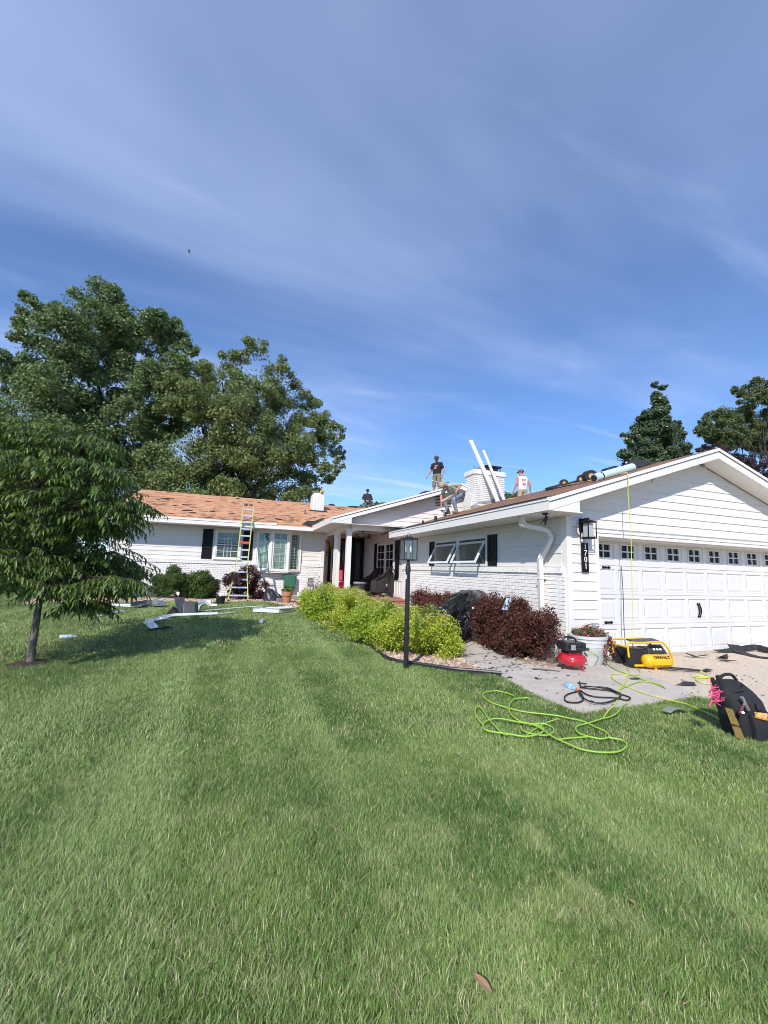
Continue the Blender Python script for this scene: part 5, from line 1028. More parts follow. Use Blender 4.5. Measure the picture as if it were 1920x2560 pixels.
mb = MB(); mb.box(C+Vector((-.11, -.15, .345)), (.07, .006, .075), rz=R(-14)); mb.build('warning_sticker', mat('grey_sticker', (.30, .27, .26), .5), rc)
for a in (-70, 50, 170):
    mb = MB(); d = Vector((math.cos(R(a)), math.sin(R(a)), 0)); mb.tube([C+d*.15+Vector((0, 0, .08)), C+d*.165], .016, 8); mb.build('foot', red if a == -70 else rubber, rc)
mb = MB(); mb.tube([C+Vector((.16, -.07, .30)), C+Vector((.23, -.11, .30))], .02, 8); mb.tube([C+Vector((.12, -.12, .26)), C+Vector((.15, -.15, .21))], .012, 8); mb.build('hose_coupler', plast, rc)
for k in range(7): mb = MB(); a = R(-68+6.2*k); p = C+Vector((math.cos(a)*.2005, math.sin(a)*.2005, .125)); mb.box(p, (.016, .006, .022), rz=a+R(90)); mb.build('white_lettering', mat('white_print', (.75, .75, .75), .5), rc)
# planter barrel with flowers and a lean-to bracket
C = gp(1503, 1672); C = Vector((C.x+.05, C.y+.30, .022)); pl = thing('planter', 'ribbed white barrel planter with trailing red and green flowers by the garage door', 'planter', C)
mb = MB(); prof = [(.20, 0), (.245, .10), (.258, .18), (.262, .185), (.262, .20), (.266, .205), (.272, .28), (.28, .285), (.28, .30), (.276, .305), (.278, .345), (.286, .35), (.286, .37), (.282, .375), (.285, .40), (.302, .405), (.302, .445), (.28, .45), (.27, .40), (.02, .40)]
mb.lathe(C, prof, 32); mb.build('tub', mat('chalky_white_resin', (.52, .52, .515), .65, var=.10, scale=5, bump=.15, bscale=40), pl, smooth=True)
cl = [(C+Vector((random.uniform(-.24, .24), random.uniform(-.16, .2), .45+random.uniform(-.01, .05))), .085) for _ in range(12)]+[(C+Vector((.29+.03*k, -.10-.02*math.sin(k), .42-.055*k)), .07) for k in range(7)]+[(C+Vector((.06, -.29, .30-.07*k)), .03) for k in range(4)]
P, D = clumpcloud(cl, 1200, .4, 8); V, F = leaves(P, D, .026); link(bpy.data.objects.new('foliage', npmesh('foliage', V-np.array(C), F, leafmat('petunia_leaf', (.07, .14, .045), island=.6))), pl, C)
P, D = clumpcloud(cl, 420, .45, 7); V, F = leaves(P+np.array([0, -.01, .012]), D, .028, .9); link(bpy.data.objects.new('blossom', npmesh('blossom', V-np.array(C), F, leafmat('faded_red_petal', (.42, .12, .10), island=.5, hue=.05))), pl, C)['kind'] = 'stuff'
mb = MB(); a = aty(1482, 1558, YF-.3); mb.ext([a+Vector((0, 0, 0)), a+Vector((.10, 0, .005)), a+Vector((.16, 0, -.03)), a+Vector((.06, 0, -.03)), a+Vector((.06, 0, -.13)), a+Vector((.10, 0, -.15)), a+Vector((.12, 0, -.26)), a+Vector((.04, 0, -.24)), a+Vector((0, 0, -.17))], (0, .035, 0)); mb.b2((a.x+.07, a.y-.01, a.z-.13), (a.x+.10, a.y+.02, a.z-.05)); tag(mb.build('metal_bracket', alum), 'bent grey metal bracket leaning on the wall above the white planter', 'bracket')

# yellow wheeled compressor
C = gp(1650, 1681); C = Vector((C.x-.02, C.y+.10, .02)); ax = Vector((.98, -.20, 0)).normalized(); ay = Vector((.20, .98, 0)); yc = thing('air_compressor', 'yellow wheeled air compressor with roll cage and twin black handles', 'compressor', C)
def YC(a, b, z): return C+ax*a+ay*b+Vector((0, 0, z))
rt_ = Matrix((ax, ay, Vector((0, 0, 1)))).transposed()
Mx = Matrix((ay, Vector((0, 0, 1)), ax)).transposed()
mb = MB(); mb.lathe(YC(-.27, .0, .145), [(.01, -.0), (.06, .006), (.098, .03), (.115, .075), (.115, .465), (.098, .51), (.06, .534), (.01, .54)], 24, rot=Mx); tk = mb.build('tank', yellow, yc, smooth=True)
mb = MB(); mb.box(YC(0, -.118, .115), (.34, .02, .035), rot=rt_); mb.build('tank_rail', yellow, yc)
text('DEWALT', 'lettering', mat('black_print', (.02, .02, .02), .5), yc, .078, YC(.03, -.10, .222), ax, (ay*.62+Vector((0, 0, .78))), .006)
mb = MB(); mb.box(YC(-.22, .26, .20), (.30, .34, .26), rot=rt_); bevel(mb.build('motor_housing', plast, yc), .04, 3)
mb = MB(); mb.box(YC(.10, .26, .25), (.34, .30, .18), rot=rt_); bevel(mb.build('pump_head', mat('dark_grey_casting', (.05, .05, .05), .5, bump=.4, bscale=60), yc), .02, 2)
mb = MB(); mb.ext([YC(.0, .07, .255), YC(.29, .07, .255), YC(.29, .20, .385), YC(.0, .20, .385)], (0, .01, .012)); pnl = mb.build('control_panel', mat('dark_panel', (.035, .033, .03), .4), yc)
for k, a in enumerate((.06, .125, .19)):
    c = YC(a, .125, .318); mb = MB(); mb.lathe(c, [(.024, 0), (.026, .012), (.02, .02), (.001, .021)], 14, rot=Vector((ay.x*-.7, ay.y*-.7, .75)).to_track_quat('Z', 'Y').to_matrix()); mb.build('gauge', mat('gauge_face', (.7, .68, .62), .3), yc, smooth=True)
mb = MB(); mb.ext([YC(-.30, .12, .42), YC(.24, .12, .44), YC(.28, .40, .46), YC(-.28, .40, .44)], (0, 0, .025)); bevel(mb.build('top_cover', plast, yc), .01)
for b_ in (.03, .44):
    mb = MB(); mb.tube(spline([YC(-.52, b_, .20), YC(-.53, b_, .40), YC(-.48, b_, .455), YC(-.25, b_, .45), YC(.10, b_, .47), YC(.22, b_, .42), YC(.33, b_, .25), YC(.36, b_, .12)], 6), .018, 10); mb.build('roll_bar', yellow, yc, smooth=True)
mb = MB(); mb.tube([YC(-.53, .03, .37), YC(-.53, .44, .37)], .017, 8); mb.tube([YC(-.42, .02, .06), YC(.34, .02, .06)], .02, 8); mb.tube([YC(-.42, .44, .06), YC(.34, .44, .06)], .02, 8); mb.build('frame', yellow, yc, smooth=True)
for b_ in (.10, .46):
    mb = MB(); mb.lathe(YC(-.36, b_, .165), [(.03, -.04), (.155, -.04), (.165, -.02), (.165, .02), (.155, .04), (.03, .04)], 24, rot=Matrix((ax, Vector((0, 0, 1)), -ay)).transposed()); wh = mb.build('wheel', rubber, yc, smooth=True)
    mb = MB(); mb.lathe(YC(-.36, b_-.01, .165), [(.01, -.034), (.075, -.036), (.08, .0), (.01, .03)], 16, rot=Matrix((ax, Vector((0, 0, 1)), -ay)).transposed()); mb.build('rim', plast, wh, smooth=True)
text('DEWALT', 'lettering', mat('yellow_print', (.7, .4, .02), .5), yc, .034, YC(-.24, .088, .22), ax, (0, 0, 1), .004)
for a in (-.05, .16):
    mb = MB(); mb.lathe(YC(a, -.03, .0), [(.022, 0), (.022, .03), (.012, .032), (.012, .05)], 8); mb.build('foot', yellow, yc)
mb = MB(); mb.tube(spline([YC(.02, -.06, .03), YC(.30, -.14, .03), YC(.54, -.24, .03), YC(.62, -.24, .03), YC(.66, -.19, .03), YC(.50, -.08, .03), YC(.22, .02, .03)], 5), .011, 8); mb.tube(spline([YC(.02, -.14, .02), YC(.30, -.22, .02), YC(.54, -.31, .022)], 5), .006, 6); mb.build('pull_handle', rubber, yc, smooth=True); yc.scale = (.87, .87, .87); yc.location.x += .09

# hoses
def hose(name, label, cat, segs, r, m, dz=0.0):
    mb = MB()
    for s in segs: mb.tube(spline(s, 6), r, 8)
    return tag(mb.build(name, m, smooth=True), label, cat)
def ground(pts, f, dz): return [gp(*f(x, y), dz+random.uniform(0, .004)) for x, y in pts]
hr = .0072; gz = .036
hose('air_hose', 'long lime green air hose coiled in wide loops on the lawn', 'hose', [
    ground([(1545, 478), (1495, 505), (1450, 570), (1380, 610), (1300, 632), (1160, 675), (1085, 695), (1055, 722), (1075, 762), (1150, 795), (1270, 820), (1345, 818), (1370, 797), (1340, 760), (1240, 710), (1120, 655), (1000, 625), (880, 600), (700, 580), (560, 560), (440, 535), (330, 500), (250, 470), (190, 425), (178, 398), (200, 375), (260, 362), (330, 362), (420, 385), (470, 405)], R8, gz),
    ground([(615, 448), (600, 434), (540, 435), (480, 445), (440, 475), (425, 530), (435, 580), (480, 630), (560, 670), (650, 695), (740, 740), (820, 800), (900, 845), (1000, 890), (1100, 930), (1250, 958), (1400, 965), (1490, 945), (1535, 900), (1520, 860), (1460, 835), (1370, 820)], R8, gz+.006),
    ground([(880, 832), (1000, 818), (1160, 805)], R8, gz),
    ground([(410, 802), (340, 765), (280, 700), (230, 640), (180, 560), (150, 525), (125, 518), (108, 545), (110, 600), (150, 670), (178, 700), (200, 750), (300, 775), (420, 790), (560, 812), (650, 805), (720, 785), (750, 755), (740, 730), (680, 700), (560, 680), (420, 655), (320, 640), (240, 650), (195, 675), (176, 702)], R8, gz+.010),
    ground([(890, 622), (770, 662), (640, 742), (590, 790)], R8, gz-.01), ground([(620, 690), (680, 676), (760, 682), (820, 702), (845, 732), (838, 762), (790, 790), (700, 790), (600, 765), (545, 735), (540, 705)], R8, gz)], hr, limem)
hz_ = .034
hose('air_hose', 'lime air hose running from the red compressor across the concrete', 'hose', [[Vector((C_.x, C_.y, C_.z)) for C_ in (WL[rc]+Vector((.22, -.10, .30)), WL[rc]+Vector((.30, -.16, .22)))]+ground([(345, 655), (400, 705), (470, 745), (560, 775), (650, 810), (760, 848), (825, 875), (838, 884), (800, 858), (740, 840), (660, 830), (600, 843), (530, 870), (480, 895)], Q2, hz_)], hr, limem)
hose('air_hose', 'thin yellow hose winding over the walk and off into the grass', 'hose', [ground([(485, 640), (540, 688), (600, 715), (640, 745), (632, 772), (590, 782)], Q2, hz_), ground([(545, 775), (430, 768), (412, 788), (430, 815), (490, 850), (560, 885), (650, 920), (760, 955), (860, 980), (1000, 1012), (1110, 1062), (1200, 1100), (1270, 1140), (1370, 1188), (1460, 1252)], Q2, hz_)], .0058, yhose)
hose('air_hose', 'short lime hose looped on the tan drive left of the tool bag', 'hose', [ground([(1110, 748), (1150, 765), (1190, 795), (1120, 800), (1060, 790), (1100, 783), (1180, 792), (1250, 812), (1330, 830)], Q2, hz_), ground([(1190, 797), (1105, 795), (1088, 818), (1140, 843), (1270, 852), (1360, 850)], Q2, hz_)], .0065, yhose)
hose('rubber_hose', 'black rubber hose coiled on the concrete beside the blue bottle', 'hose', [ground([(158, 832), (163, 865), (200, 885), (300, 895), (400, 908), (470, 932), (545, 955), (562, 968), (530, 985), (440, 965), (300, 960), (215, 940), (165, 905), (145, 912), (60, 938), (36, 968), (60, 1000), (140, 1005), (183, 985), (182, 950), (160, 915)], Q2, hz_), ground([(150, 925), (180, 970), (250, 1010), (330, 1020), (400, 1005), (465, 978), (488, 945), (430, 915), (330, 892), (230, 880), (160, 890)], Q2, hz_+.012), ground([(300, 890), (380, 898), (440, 925), (480, 950)], Q2, hz_+.02)], .0085, rubber)
hang = [aty(*R9(840, 470), 6.2), aty(*R9(1050, 415), 5.75), aty(*R9(1160, 380), 5.42)]; Yh = 5.34
hang = [Vector((hang[0].x, 6.2, roofg(hang[0].x)+.03)), Vector((hang[1].x, 5.75, roofg(hang[1].x)+.045)), Vector((aty(*R9(1175, 380), 5.4).x, 5.42, roofg(aty(*R9(1175, 380), 5.4).x)+.05))]
tx = aty(1567, 1185, Yh).x
hang += [Vector((tx+.03, Yh, roofg(tx)+.02)), *[aty(x, y, Yh) for x, y in ((1570, 1230), (1575, 1300), (1578, 1361), (1580, 1460), (1583, 1560), (1582, 1612))]]
hang += ground([(565, 640), (545, 780), (505, 860), (468, 905), (455, 990), (420, 1040), (380, 1080), (345, 1135)], Q2, hz_)
hose('air_hose', 'single yellow-green hose hanging straight down from the garage roof edge', 'hose', [hang], .0068, yhose)
mb = MB(); pts = spline([Vector((tx-.62+.0, DY-.03, 1.64)), Vector((7.0-.03, DY-.03, 1.2)), Vector((7.0-.05, DY-.035, .7)), Vector((7.0-.06, DY-.04, .28)), Vector((7.0-.06, DY-.12, .03))], 6)
xw = aty(1554, 1420, DY-.03).x; pts = spline([Vector((xw, DY-.03, 1.64)), Vector((xw+.01, DY-.03, 1.1)), Vector((xw-.01, DY-.035, .5)), Vector((xw-.01, DY-.05, .03))], 6)
mb.tube(pts, .0045, 6); tag(mb.build('power_cord', plast, smooth=True), 'thin dark cord hanging down the second column of the garage door', 'cord')

# bottles
def bottle(name, label, P, d, m1, m2, L_=.24, r=.035):
    P = Vector(P)+Vector((0, 0, r)); d = Vector(d).normalized(); M = d.to_track_quat('Z', 'Y').to_matrix(); t = thing(name, label, 'bottle', P-Vector((0, 0, r)))
    mb = MB(); mb.lathe(P, [(.01, 0), (r*.9, .004), (r, .02), (r, L_*.30), (r*.9, L_*.33), (r*.9, L_*.36), (r, L_*.40), (r, L_*.60), (r*.75, L_*.76), (r*.42, L_*.86), (r*.40, L_*.92)], 16, rot=M); mb.build('body', m1, t, smooth=True)
    mb = MB(); mb.lathe(P, [(r*1.01, L_*.42), (r*1.015, L_*.43), (r*1.015, L_*.58), (r*1.01, L_*.59)], 16, rot=M, cap=False); mb.build('label', m2[0], t, smooth=True)
    mb = MB(); mb.lathe(P, [(.001, L_*.885), (r*.50, L_*.885), (r*.50, L_*.99), (.001, L_)], 12, rot=M); mb.build('cap', m2[1], t, smooth=True); return t
a, b = gp(*Q2(55, 865)), gp(*Q2(135, 905)); bottle('drink_bottle', 'clear drink bottle with blue liquid and an orange cap on the concrete', a, b-a, mat('blue_liquid', (.22, .45, .62), .08, spec=.8), (mat('milky_label', (.62, .70, .74), .4), mat('orange_cap', (.75, .14, .05), .4)), L_=(b-a).length*1.1, r=.042)
a = gp(*S6(345, 705)); b = gp(*S6(430, 700)); bottle('water_bottle', 'clear plastic water bottle lying in the grass right of the young tree', a, b-a, mat('clear_plastic', (.62, .66, .70), .12, spec=.8), (mat('light_blue_label', (.25, .50, .78), .4), white), r=.038)
a = gp(*S7(1185, 520)); b = gp(*S7(1240, 495)); bottle('water_bottle', 'crushed clear bottle lying alone in the middle of the far lawn', a, b-a, MATS['clear_plastic'], (mat('pale_grey_label', (.45, .48, .55), .4), white), r=.05)
p = gp(1695, 1790)
drape('plastic_film', 'scrap of clear plastic film lying in the grass below the walk', 'plastic scrap', [[p+Vector((-.16, .05, .05)), p+Vector((-.02, .09, .07)), p+Vector((.15, .06, .05))], [p+Vector((-.15, -.03, .05)), p+Vector((0, -.02, .08)), p+Vector((.14, -.04, .05))]], mat('cloudy_film', (.45, .50, .45), .15, trans=.5), .0, 10, 6, .02)

# tool backpack at the lawn edge
B0 = gp(1838, 1842); bx_ = Vector((.99, -.14, 0)).normalized(); by_ = Vector((.14, .99, 0)); bp = thing('tool_backpack', 'black nylon tool backpack standing open with tools sticking out', 'tool bag', B0)
def BP(a, b, z): return B0+bx_*a+by_*b+Vector((0, 0, z))
def bagform(rows, m, name, n=20, sub=1):
    mb = MB(); vs = []
    for (z, xa, xb, ya, yb, pw) in rows:
        cx_, cy_ = (xa+xb)/2, (ya+yb)/2; hx_, hy_ = (xb-xa)/2, (yb-ya)/2
        for j in range(n):
            a = 2*math.pi*j/n; ca, sa = math.cos(a), math.sin(a); vs.append(BP(cx_+hx_*math.copysign(abs(ca)**pw, ca), cy_+hy_*math.copysign(abs(sa)**pw, sa), z))
    k = len(rows); mb.add(vs, [(i*n+j, i*n+(j+1) % n, (i+1)*n+(j+1) % n, (i+1)*n+j) for i in range(k-1) for j in range(n)]+[tuple(range(n))[::-1], tuple((k-1)*n+j for j in range(n))]); return mb.build(name, m, bp, smooth=True)
bagform([(0, -.02, .33, -.10, .14, .5), (.06, -.03, .345, -.115, .15, .45), (.20, -.055, .32, -.11, .15, .5), (.32, -.09, .285, -.09, .15, .5), (.40, -.10, .24, -.04, .15, .55), (.455, -.06, .20, .02, .15, .6), (.475, -.02, .17, .05, .14, .7)], bagm, 'body')
bagform([(.02, .05, .32, -.165, -.09, .5), (.10, .045, .325, -.175, -.09, .5), (.20, .03, .315, -.165, -.09, .5), (.235, .03, .31, -.15, -.09, .5)], bagm, 'front_pocket')
mb = MB(); mb.tube([BP(.035, -.163, .222), BP(.14, -.182, .20), BP(.17, -.18, .213), BP(.31, -.16, .222)], .0045, 6); mb.build('orange_piping', mat('orange_piping', (.62, .28, .03), .6), bp)
for a in (.17, ): mb = MB(); mb.tube([BP(a, -.180, .20), BP(a+.012, -.182, .03)], .004, 6); mb.build('pocket_seam', black, bp)
mb = MB(); mb.ext([BP(.055, -.172, .225), BP(.15, -.178, .205), BP(.17, -.172, .25), BP(.06, -.165, .262)], (0, .02, 0)); mb.build('snack_wrapper', mat('orange_yellow_wrapper', (.75, .30, .08), .35, col2=(.75, .62, .20), scale=30, var=.1, hue=.02), bp)
mb = MB(); mb.ext([BP(-.062, -.06, .02), BP(-.03, -.112, .02), BP(-.10, -.08, .27), BP(-.125, -.03, .27)], (-.012, -.008, 0)); mb.build('side_panel', mat('tan_canvas', (.30, .20, .06), .8, bump=.3, bscale=200), bp)
text('DEWALT', 'lettering', MATS['black_print'], bp, .024, BP(-.083, -.097, .13), BP(-.03, -.112, 0)-BP(-.062, -.06, 0), (-.25, -.1, .97), .004)
mb = MB(); mb.tube(spline([BP(-.02, .10, .46), BP(.02, .09, .52), BP(.12, .09, .525), BP(.19, .10, .47)], 5), .014, 8); mb.build('top_handle', bagm, bp, smooth=True)
for (a, b_, z, d, L_, r) in ((-.12, .0, .36, (-.45, -.1, .9), .16, .018), (-.07, .03, .42, (-.35, 0, .95), .12, .022), (-.10, .06, .41, (-.3, .1, .95), .10, .02)):
    mb = MB(); dd = bx_*d[0]+by_*d[1]+Vector((0, 0, d[2])); dd.normalize(); p = BP(a, b_, z); mb.tube([p-dd*.06, p+dd*L_*.6, p+dd*L_], [r, r, r*.8], 8); mb.build('tool_sleeve', bagm, bp, smooth=True)
for k, z in enumerate((.30, .355, .41)):
    mb = MB(); mb.box(BP(.09+.02*k, -.088+.035*k, z), (.05, .006, .006), rz=R(-8)); mb.build('yellow_tag', mat('yellow_print', (.7, .4, .02), .5), bp)
mb = MB(); mb.box(BP(.14, -.115, .30), (.035, .012, .05), rz=R(-8)); mb.box(BP(.16, -.115, .27), (.05, .012, .02), rz=R(-8)); bevel(mb.build('buckle', plast, bp), .003)
mb = MB(); mb.tube(spline([BP(-.04, -.02, .40), BP(.04, -.05, .42), BP(.12, -.02, .44), BP(.17, .05, .45)], 5), .012, 8); mb.build('shoulder_strap', bagm, bp, smooth=True)
hm = thing('hammer', 'hammer with a red-brown grip stuck in the mouth of the tool bag', 'hammer', BP(-.02, -.10, .31)); mb = MB(); mb.tube([BP(-.13, -.16, .26), BP(-.04, -.13, .315)], .012, 8); mb.build('grip', mat('red_brown_grip', (.14, .04, .04), .5), hm, smooth=True)
mb = MB(); mb.tube([BP(-.04, -.13, .315), BP(-.015, -.125, .33)], .008, 8); mb.tube([BP(-.045, -.125, .385), BP(.02, -.12, .27)], [.014, .016], 8); mb.build('head', mat('polished_steel', (.6, .6, .6), .25, metal=.9), hm, smooth=True)
pk = aty(1792, 1738, B0.y-.10); rr = MB()
for _ in range(24):
    p = pk+Vector((random.gauss(0, .020), random.gauss(0, .014), random.gauss(0, .022))); q = [p+Vector((random.gauss(0, .018), random.gauss(0, .014), random.gauss(0, .018)))*i*.7 for i in range(4)]; rr.tube(spline(q, 2), .0042, 5)
tag(rr.build('pink_cord', mat('hot_pink_cord', (.80, .10, .22), .6), smooth=True), 'tangle of hot pink cord hanging from the left side of the tool bag', 'cord')
mb = MB(); mb.tube([BP(-.10, -.17, .27), gp(1811, 1806, .01)], .011, 8); tag(mb.build('metal_rod', mat('dull_steel_rod', (.45, .45, .46), .4, metal=.5), smooth=True), 'slim grey metal rod leaning on the tan end of the tool bag', 'rod')

# shingle scraps on the drive and walk
def scrap(label, px, f, size, m, rz, group=None, lift=.03, shape=None, curl=.25):
    c = gp(*f(*px)); n = 7; mb = MB(); vs = []; k = random.randint(5, 7); ang = sorted(random.uniform(0, 6.28) for _ in range(k)); rad = [random.uniform(.55, 1.1) for _ in ang]
    P_ = shape or [(math.cos(a)*r_, math.sin(a)*r_*.6) for a, r_ in zip(ang, rad)]; M = Matrix.Rotation(rz, 3, 'Z')
    top = [c+M@Vector((x*size, y*size, lift+curl*size*x*x*.6+random.uniform(0, .01))) for x, y in P_]; ctr = c+Vector((0, 0, lift+.004)); n = len(top); lo = [p-Vector((0, 0, .006)) for p in top]
    mb.add(top+lo+[ctr, ctr-Vector((0, 0, .006))], [(i, (i+1) % n, 2*n) for i in range(n)]+[(n+(i+1) % n, n+i, 2*n+1) for i in range(n)]+[(i, n+i, n+(i+1) % n, (i+1) % n) for i in range(n)])
    return tag(mb.build('shingle_scrap', m), label, 'shingle scrap', group)
GS = 'torn shingle scraps on the drive'
scrap('long bent black shingle scrap in front of the seventh garage door column', (1090, 625), Q2, .17, shingle, R(-50), GS, shape=[(-1, -.35), (-.3, -.5), (.9, -.12), (1, .1), (0, .35), (-.8, .5)], curl=.5)
scrap('standing folded black shingle scrap further right on the drive', (1300, 640), Q2, .15, shingle, R(10), GS, shape=[(-1, -.4), (.2, -.45), (1, -.1), (.2, .5), (-.4, .6), (-.7, .1)], curl=.8)
scrap('two-lobed grey shingle scrap nearest the walk corner', (1005, 848), Q2, .20, shingle, R(-5), GS, shape=[(-1, -.1), (-.2, -.35), (.45, -.4), (.5, -.15), (1, .15), (.5, .5), (.05, .4), (0, .1)], curl=.05)
scrap('small grey shingle scrap behind the looped lime hose', (1170, 742), Q2, .11, shingle, R(15), GS, shape=[(-1, -.3), (.9, -.5), (1, .35), (-.1, .55)])
scrap('tiny flat shingle scrap near the door, beside the bent one', (1180, 612), Q2, .07, shingle, R(0), GS)
scrap('thin dark shingle strip lying by the standing scrap', (1330, 665), Q2, .16, shingle, R(-20), GS, shape=[(-1, .02), (1, -.12), (1, -.02), (-.8, .15)])
scrap('dark crumpled shingle scrap under the crossing hoses', (600, 808), Q2, .09, shingle, R(-10), GS)
scrap('stick-like grey shingle scrap below the downspout', (770, 150), R8, .20, mat('weathered_shingle', (.14, .12, .10), .9, var=.3, scale=20), R(-28), GS, shape=[(-1, .12), (-.6, .25), (.2, .05), (1, -.1), (1, -.2), (0, -.16), (-.9, -.1)], curl=.0)
scrap('small dark shingle scrap in the middle of the walk', (690, 235), R8, .06, shingle, R(60), GS); scrap('shingle scrap with a red edge at the walk end of the edging', (435, 228), R8, .07, shingle, R(20), GS)
scrap('small curled scrap beside the end of the black hose', (1115, 285), R8, .06, shingle, R(-40), GS)
chips = []; sc = []
for poly, n_ in ((apron, 330), (drive, 420)):
    for _ in range(n_*3):
        x, y = random.uniform(3, 11), random.uniform(3, 5.9)
        if pip([x], [y], poly)[0] and random.random() < .5: chips.append((x, y, .026)); sc.append(random.choice((.008, .012, .018, .026))*random.uniform(.5, 1.2))
chm = [source('chip', npmesh('chip', [(-1, -.4, 0), (1, -.3, .05), (.8, .4, 0), (-.7, .5, .12)], [(0, 1, 2, 3)], m)) for m in (shingle, MATS['weathered_shingle'], felt)]
scatter('shingle_litter', chips, chm, sc, tilt=.2)
chips = []; sc = []
for a, b, c, d in zip(walk_l[:-1], walk_r[:-1], walk_l[1:], walk_r[1:]):
    for _ in range(45): u, v = random.random(), random.random(); p = (a.lerp(b, u)).lerp(c.lerp(d, u), v); chips.append((p.x, p.y, p.z+.026)); sc.append(random.choice((.01, .015, .03))*random.uniform(.5, 1.2))
scatter('shingle_litter', chips, chm, sc, tilt=.2)
# rolled strip of felt at the right edge of the drive
def ribbon(name, label, cat, pts, w, m, th=.006, up=(0, 0, 1), group=None, twist=None):
    pts = spline(pts, 5); n = len(pts); mb = MB(); vs = []
    for i, p in enumerate(pts):
        d = (pts[min(i+1, n-1)]-pts[max(i-1, 0)]).normalized(); s = d.cross(Vector(up)).normalized(); u = s.cross(d)
        if twist: s = (Matrix.Rotation(twist[0]+(twist[1]-twist[0])*i/(n-1), 3, d)@s); u = s.cross(d)
        vs += [p-s*w/2-u*th/2, p+s*w/2-u*th/2, p+s*w/2+u*th/2, p-s*w/2+u*th/2]
    mb.add(vs, [(4*i+j, 4*i+(j+1) % 4, 4*(i+1)+(j+1) % 4, 4*(i+1)+j) for i in range(n-1) for j in range(4)]+[(0, 1, 2, 3), tuple(4*(n-1)+j for j in range(4))]); return tag(mb.build(name, m), label, cat, group)
ribbon('felt_strip', 'curled black roofing strip lying along the door at the right edge', 'felt strip', [gp(*R5(885, 775), .03), gp(*R5(1050, 775), .03), gp(*R5(1160, 768), .04), gp(*R5(1300, 765), .06), gp(*R5(1480, 760), .08), gp(*R5(1600, 785), .07), gp(*R5(1800, 840), .05)], .13, felt, twist=(R(5), R(75)))
ribbon('felt_strip', 'flat black roofing strip on the tan drive by the right picture edge', 'felt strip', [gp(*R5(1150, 735), .10), gp(*R5(1230, 785), .035), gp(*R5(1400, 840), .03), gp(*R5(1550, 872), .03), gp(*R5(1800, 890), .03)], .20, felt)

# ---- far lawn: stripped trim, gutter pieces and the old vent
GT = 'stripped trim pieces on the lawn'
def gpl(f, l, dz=.03): return [gp(*f(x, y), dz) for x, y in l]
trim = mat('white_aluminium_trim', (.74, .76, .78), .35, bump=.15, bscale=8)
def channel(label, pts, w, h, m=trim, group=GT, name='metal_trim'):
    pts = spline(pts, 4); n = len(pts); mb = MB(); vs = []
    for i, p in enumerate(pts):
        d = (pts[min(i+1, n-1)]-pts[max(i-1, 0)]).normalized(); s = d.cross(Vector((0, 0, 1))).normalized(); u = Vector((0, 0, 1)); j = random.uniform(.85, 1.1)
        vs += [p-s*w/2+u*h*j, p-s*w/2, p+s*w/2, p+s*w/2+u*h*.35*j]
    mb.add(vs, [(4*i+j, 4*i+j+1, 4*(i+1)+j+1, 4*(i+1)+j) for i in range(n-1) for j in range(3)]); o = mb.build(name, m); md = o.modifiers.new('solid', 'SOLIDIFY'); md.thickness = .006; return tag(o, label, 'trim piece', group)
channel('long white gutter length lying at the edge of the tree shadow', gpl(S6, [(1215, 548), (1300, 530), (1400, 512)])+gpl(S7, [(100, 480), (230, 452), (400, 442), (560, 436), (728, 428)]), .13, .05)
channel('short bent white end piece at the left tip of the long gutter', gpl(S6, [(1215, 552), (1240, 575), (1262, 598), (1285, 612)]), .14, .06); channel('black trim strip beside the bent end of the long gutter', gpl(S6, [(1230, 638), (1330, 622), (1450, 600)]), .10, .03, felt)
channel('broad white trim sheet lying left of the grey vent', gpl(S6, [(610, 415), (700, 400), (800, 384), (950, 384), (1120, 392)]), .30, .04); channel('silver-grey crumpled sheet on the end of the white trim', gpl(S6, [(1100, 402), (1200, 384), (1270, 380), (1340, 396)], .06), .30, .10, mat('dull_silver_sheet', (.22, .22, .23), .45, metal=.5, var=.3, scale=5))
channel('thin dark strip below the broad white trim sheet', gpl(S6, [(700, 450), (800, 448), (900, 440)]), .12, .02, felt); channel('narrow white strip in front of the broad white sheet', gpl(S6, [(735, 490), (850, 462), (1000, 440)]), .06, .03)
channel('white strip lying up into the gravel left of the yew', gpl(S6, [(1258, 350), (1350, 320), (1420, 285), (1478, 258)]), .22, .04); channel('white gutter behind the ornamental tree on the gravel edge', gpl(S6, [(195, 318), (300, 300), (450, 290), (600, 272), (645, 262)]), .16, .08)
channel('bent white corner trim just right of the grey vent', gpl(S7, [(478, 395), (500, 345), (540, 318), (600, 298), (612, 318)]), .14, .08); channel('loose white trim end beside the bent corner trim', gpl(S7, [(622, 322), (655, 335), (698, 338)]), .15, .04)
channel('very long thin white strip lying across the far lawn', gpl(S7, [(440, 402), (620, 388), (850, 368), (1050, 350), (1208, 342)]), .035, .02); channel('thin white strip just above the long gutter', gpl(S7, [(740, 424), (820, 418), (905, 408)]), .03, .015)
channel('trough of white trim on the lawn near the terracotta pot', gpl(S7, [(1100, 400), (1200, 402), (1300, 408), (1385, 412)]), .16, .06); channel('upper white trim lying behind the trough near the pot', gpl(S7, [(1250, 372), (1400, 366), (1542, 358)]), .16, .05); channel('grey inside-out trim between the two white ones near the pot', gpl(S7, [(1102, 376), (1200, 376), (1300, 388), (1380, 396)]), .14, .05, alum); channel('tan-grey trim end on the right of the trough near the pot', gpl(S7, [(1390, 412), (1450, 408), (1545, 388)]), .13, .06, mat('tan_back_of_trim', (.33, .28, .24), .6))
V0 = gp(*S7(330, 428)); vt = thing('roof_vent', 'old dark grey box vent tipped over on the far lawn', 'roof vent', V0); gv = mat('dark_grey_vent_paint', (.075, .075, .078), .5)
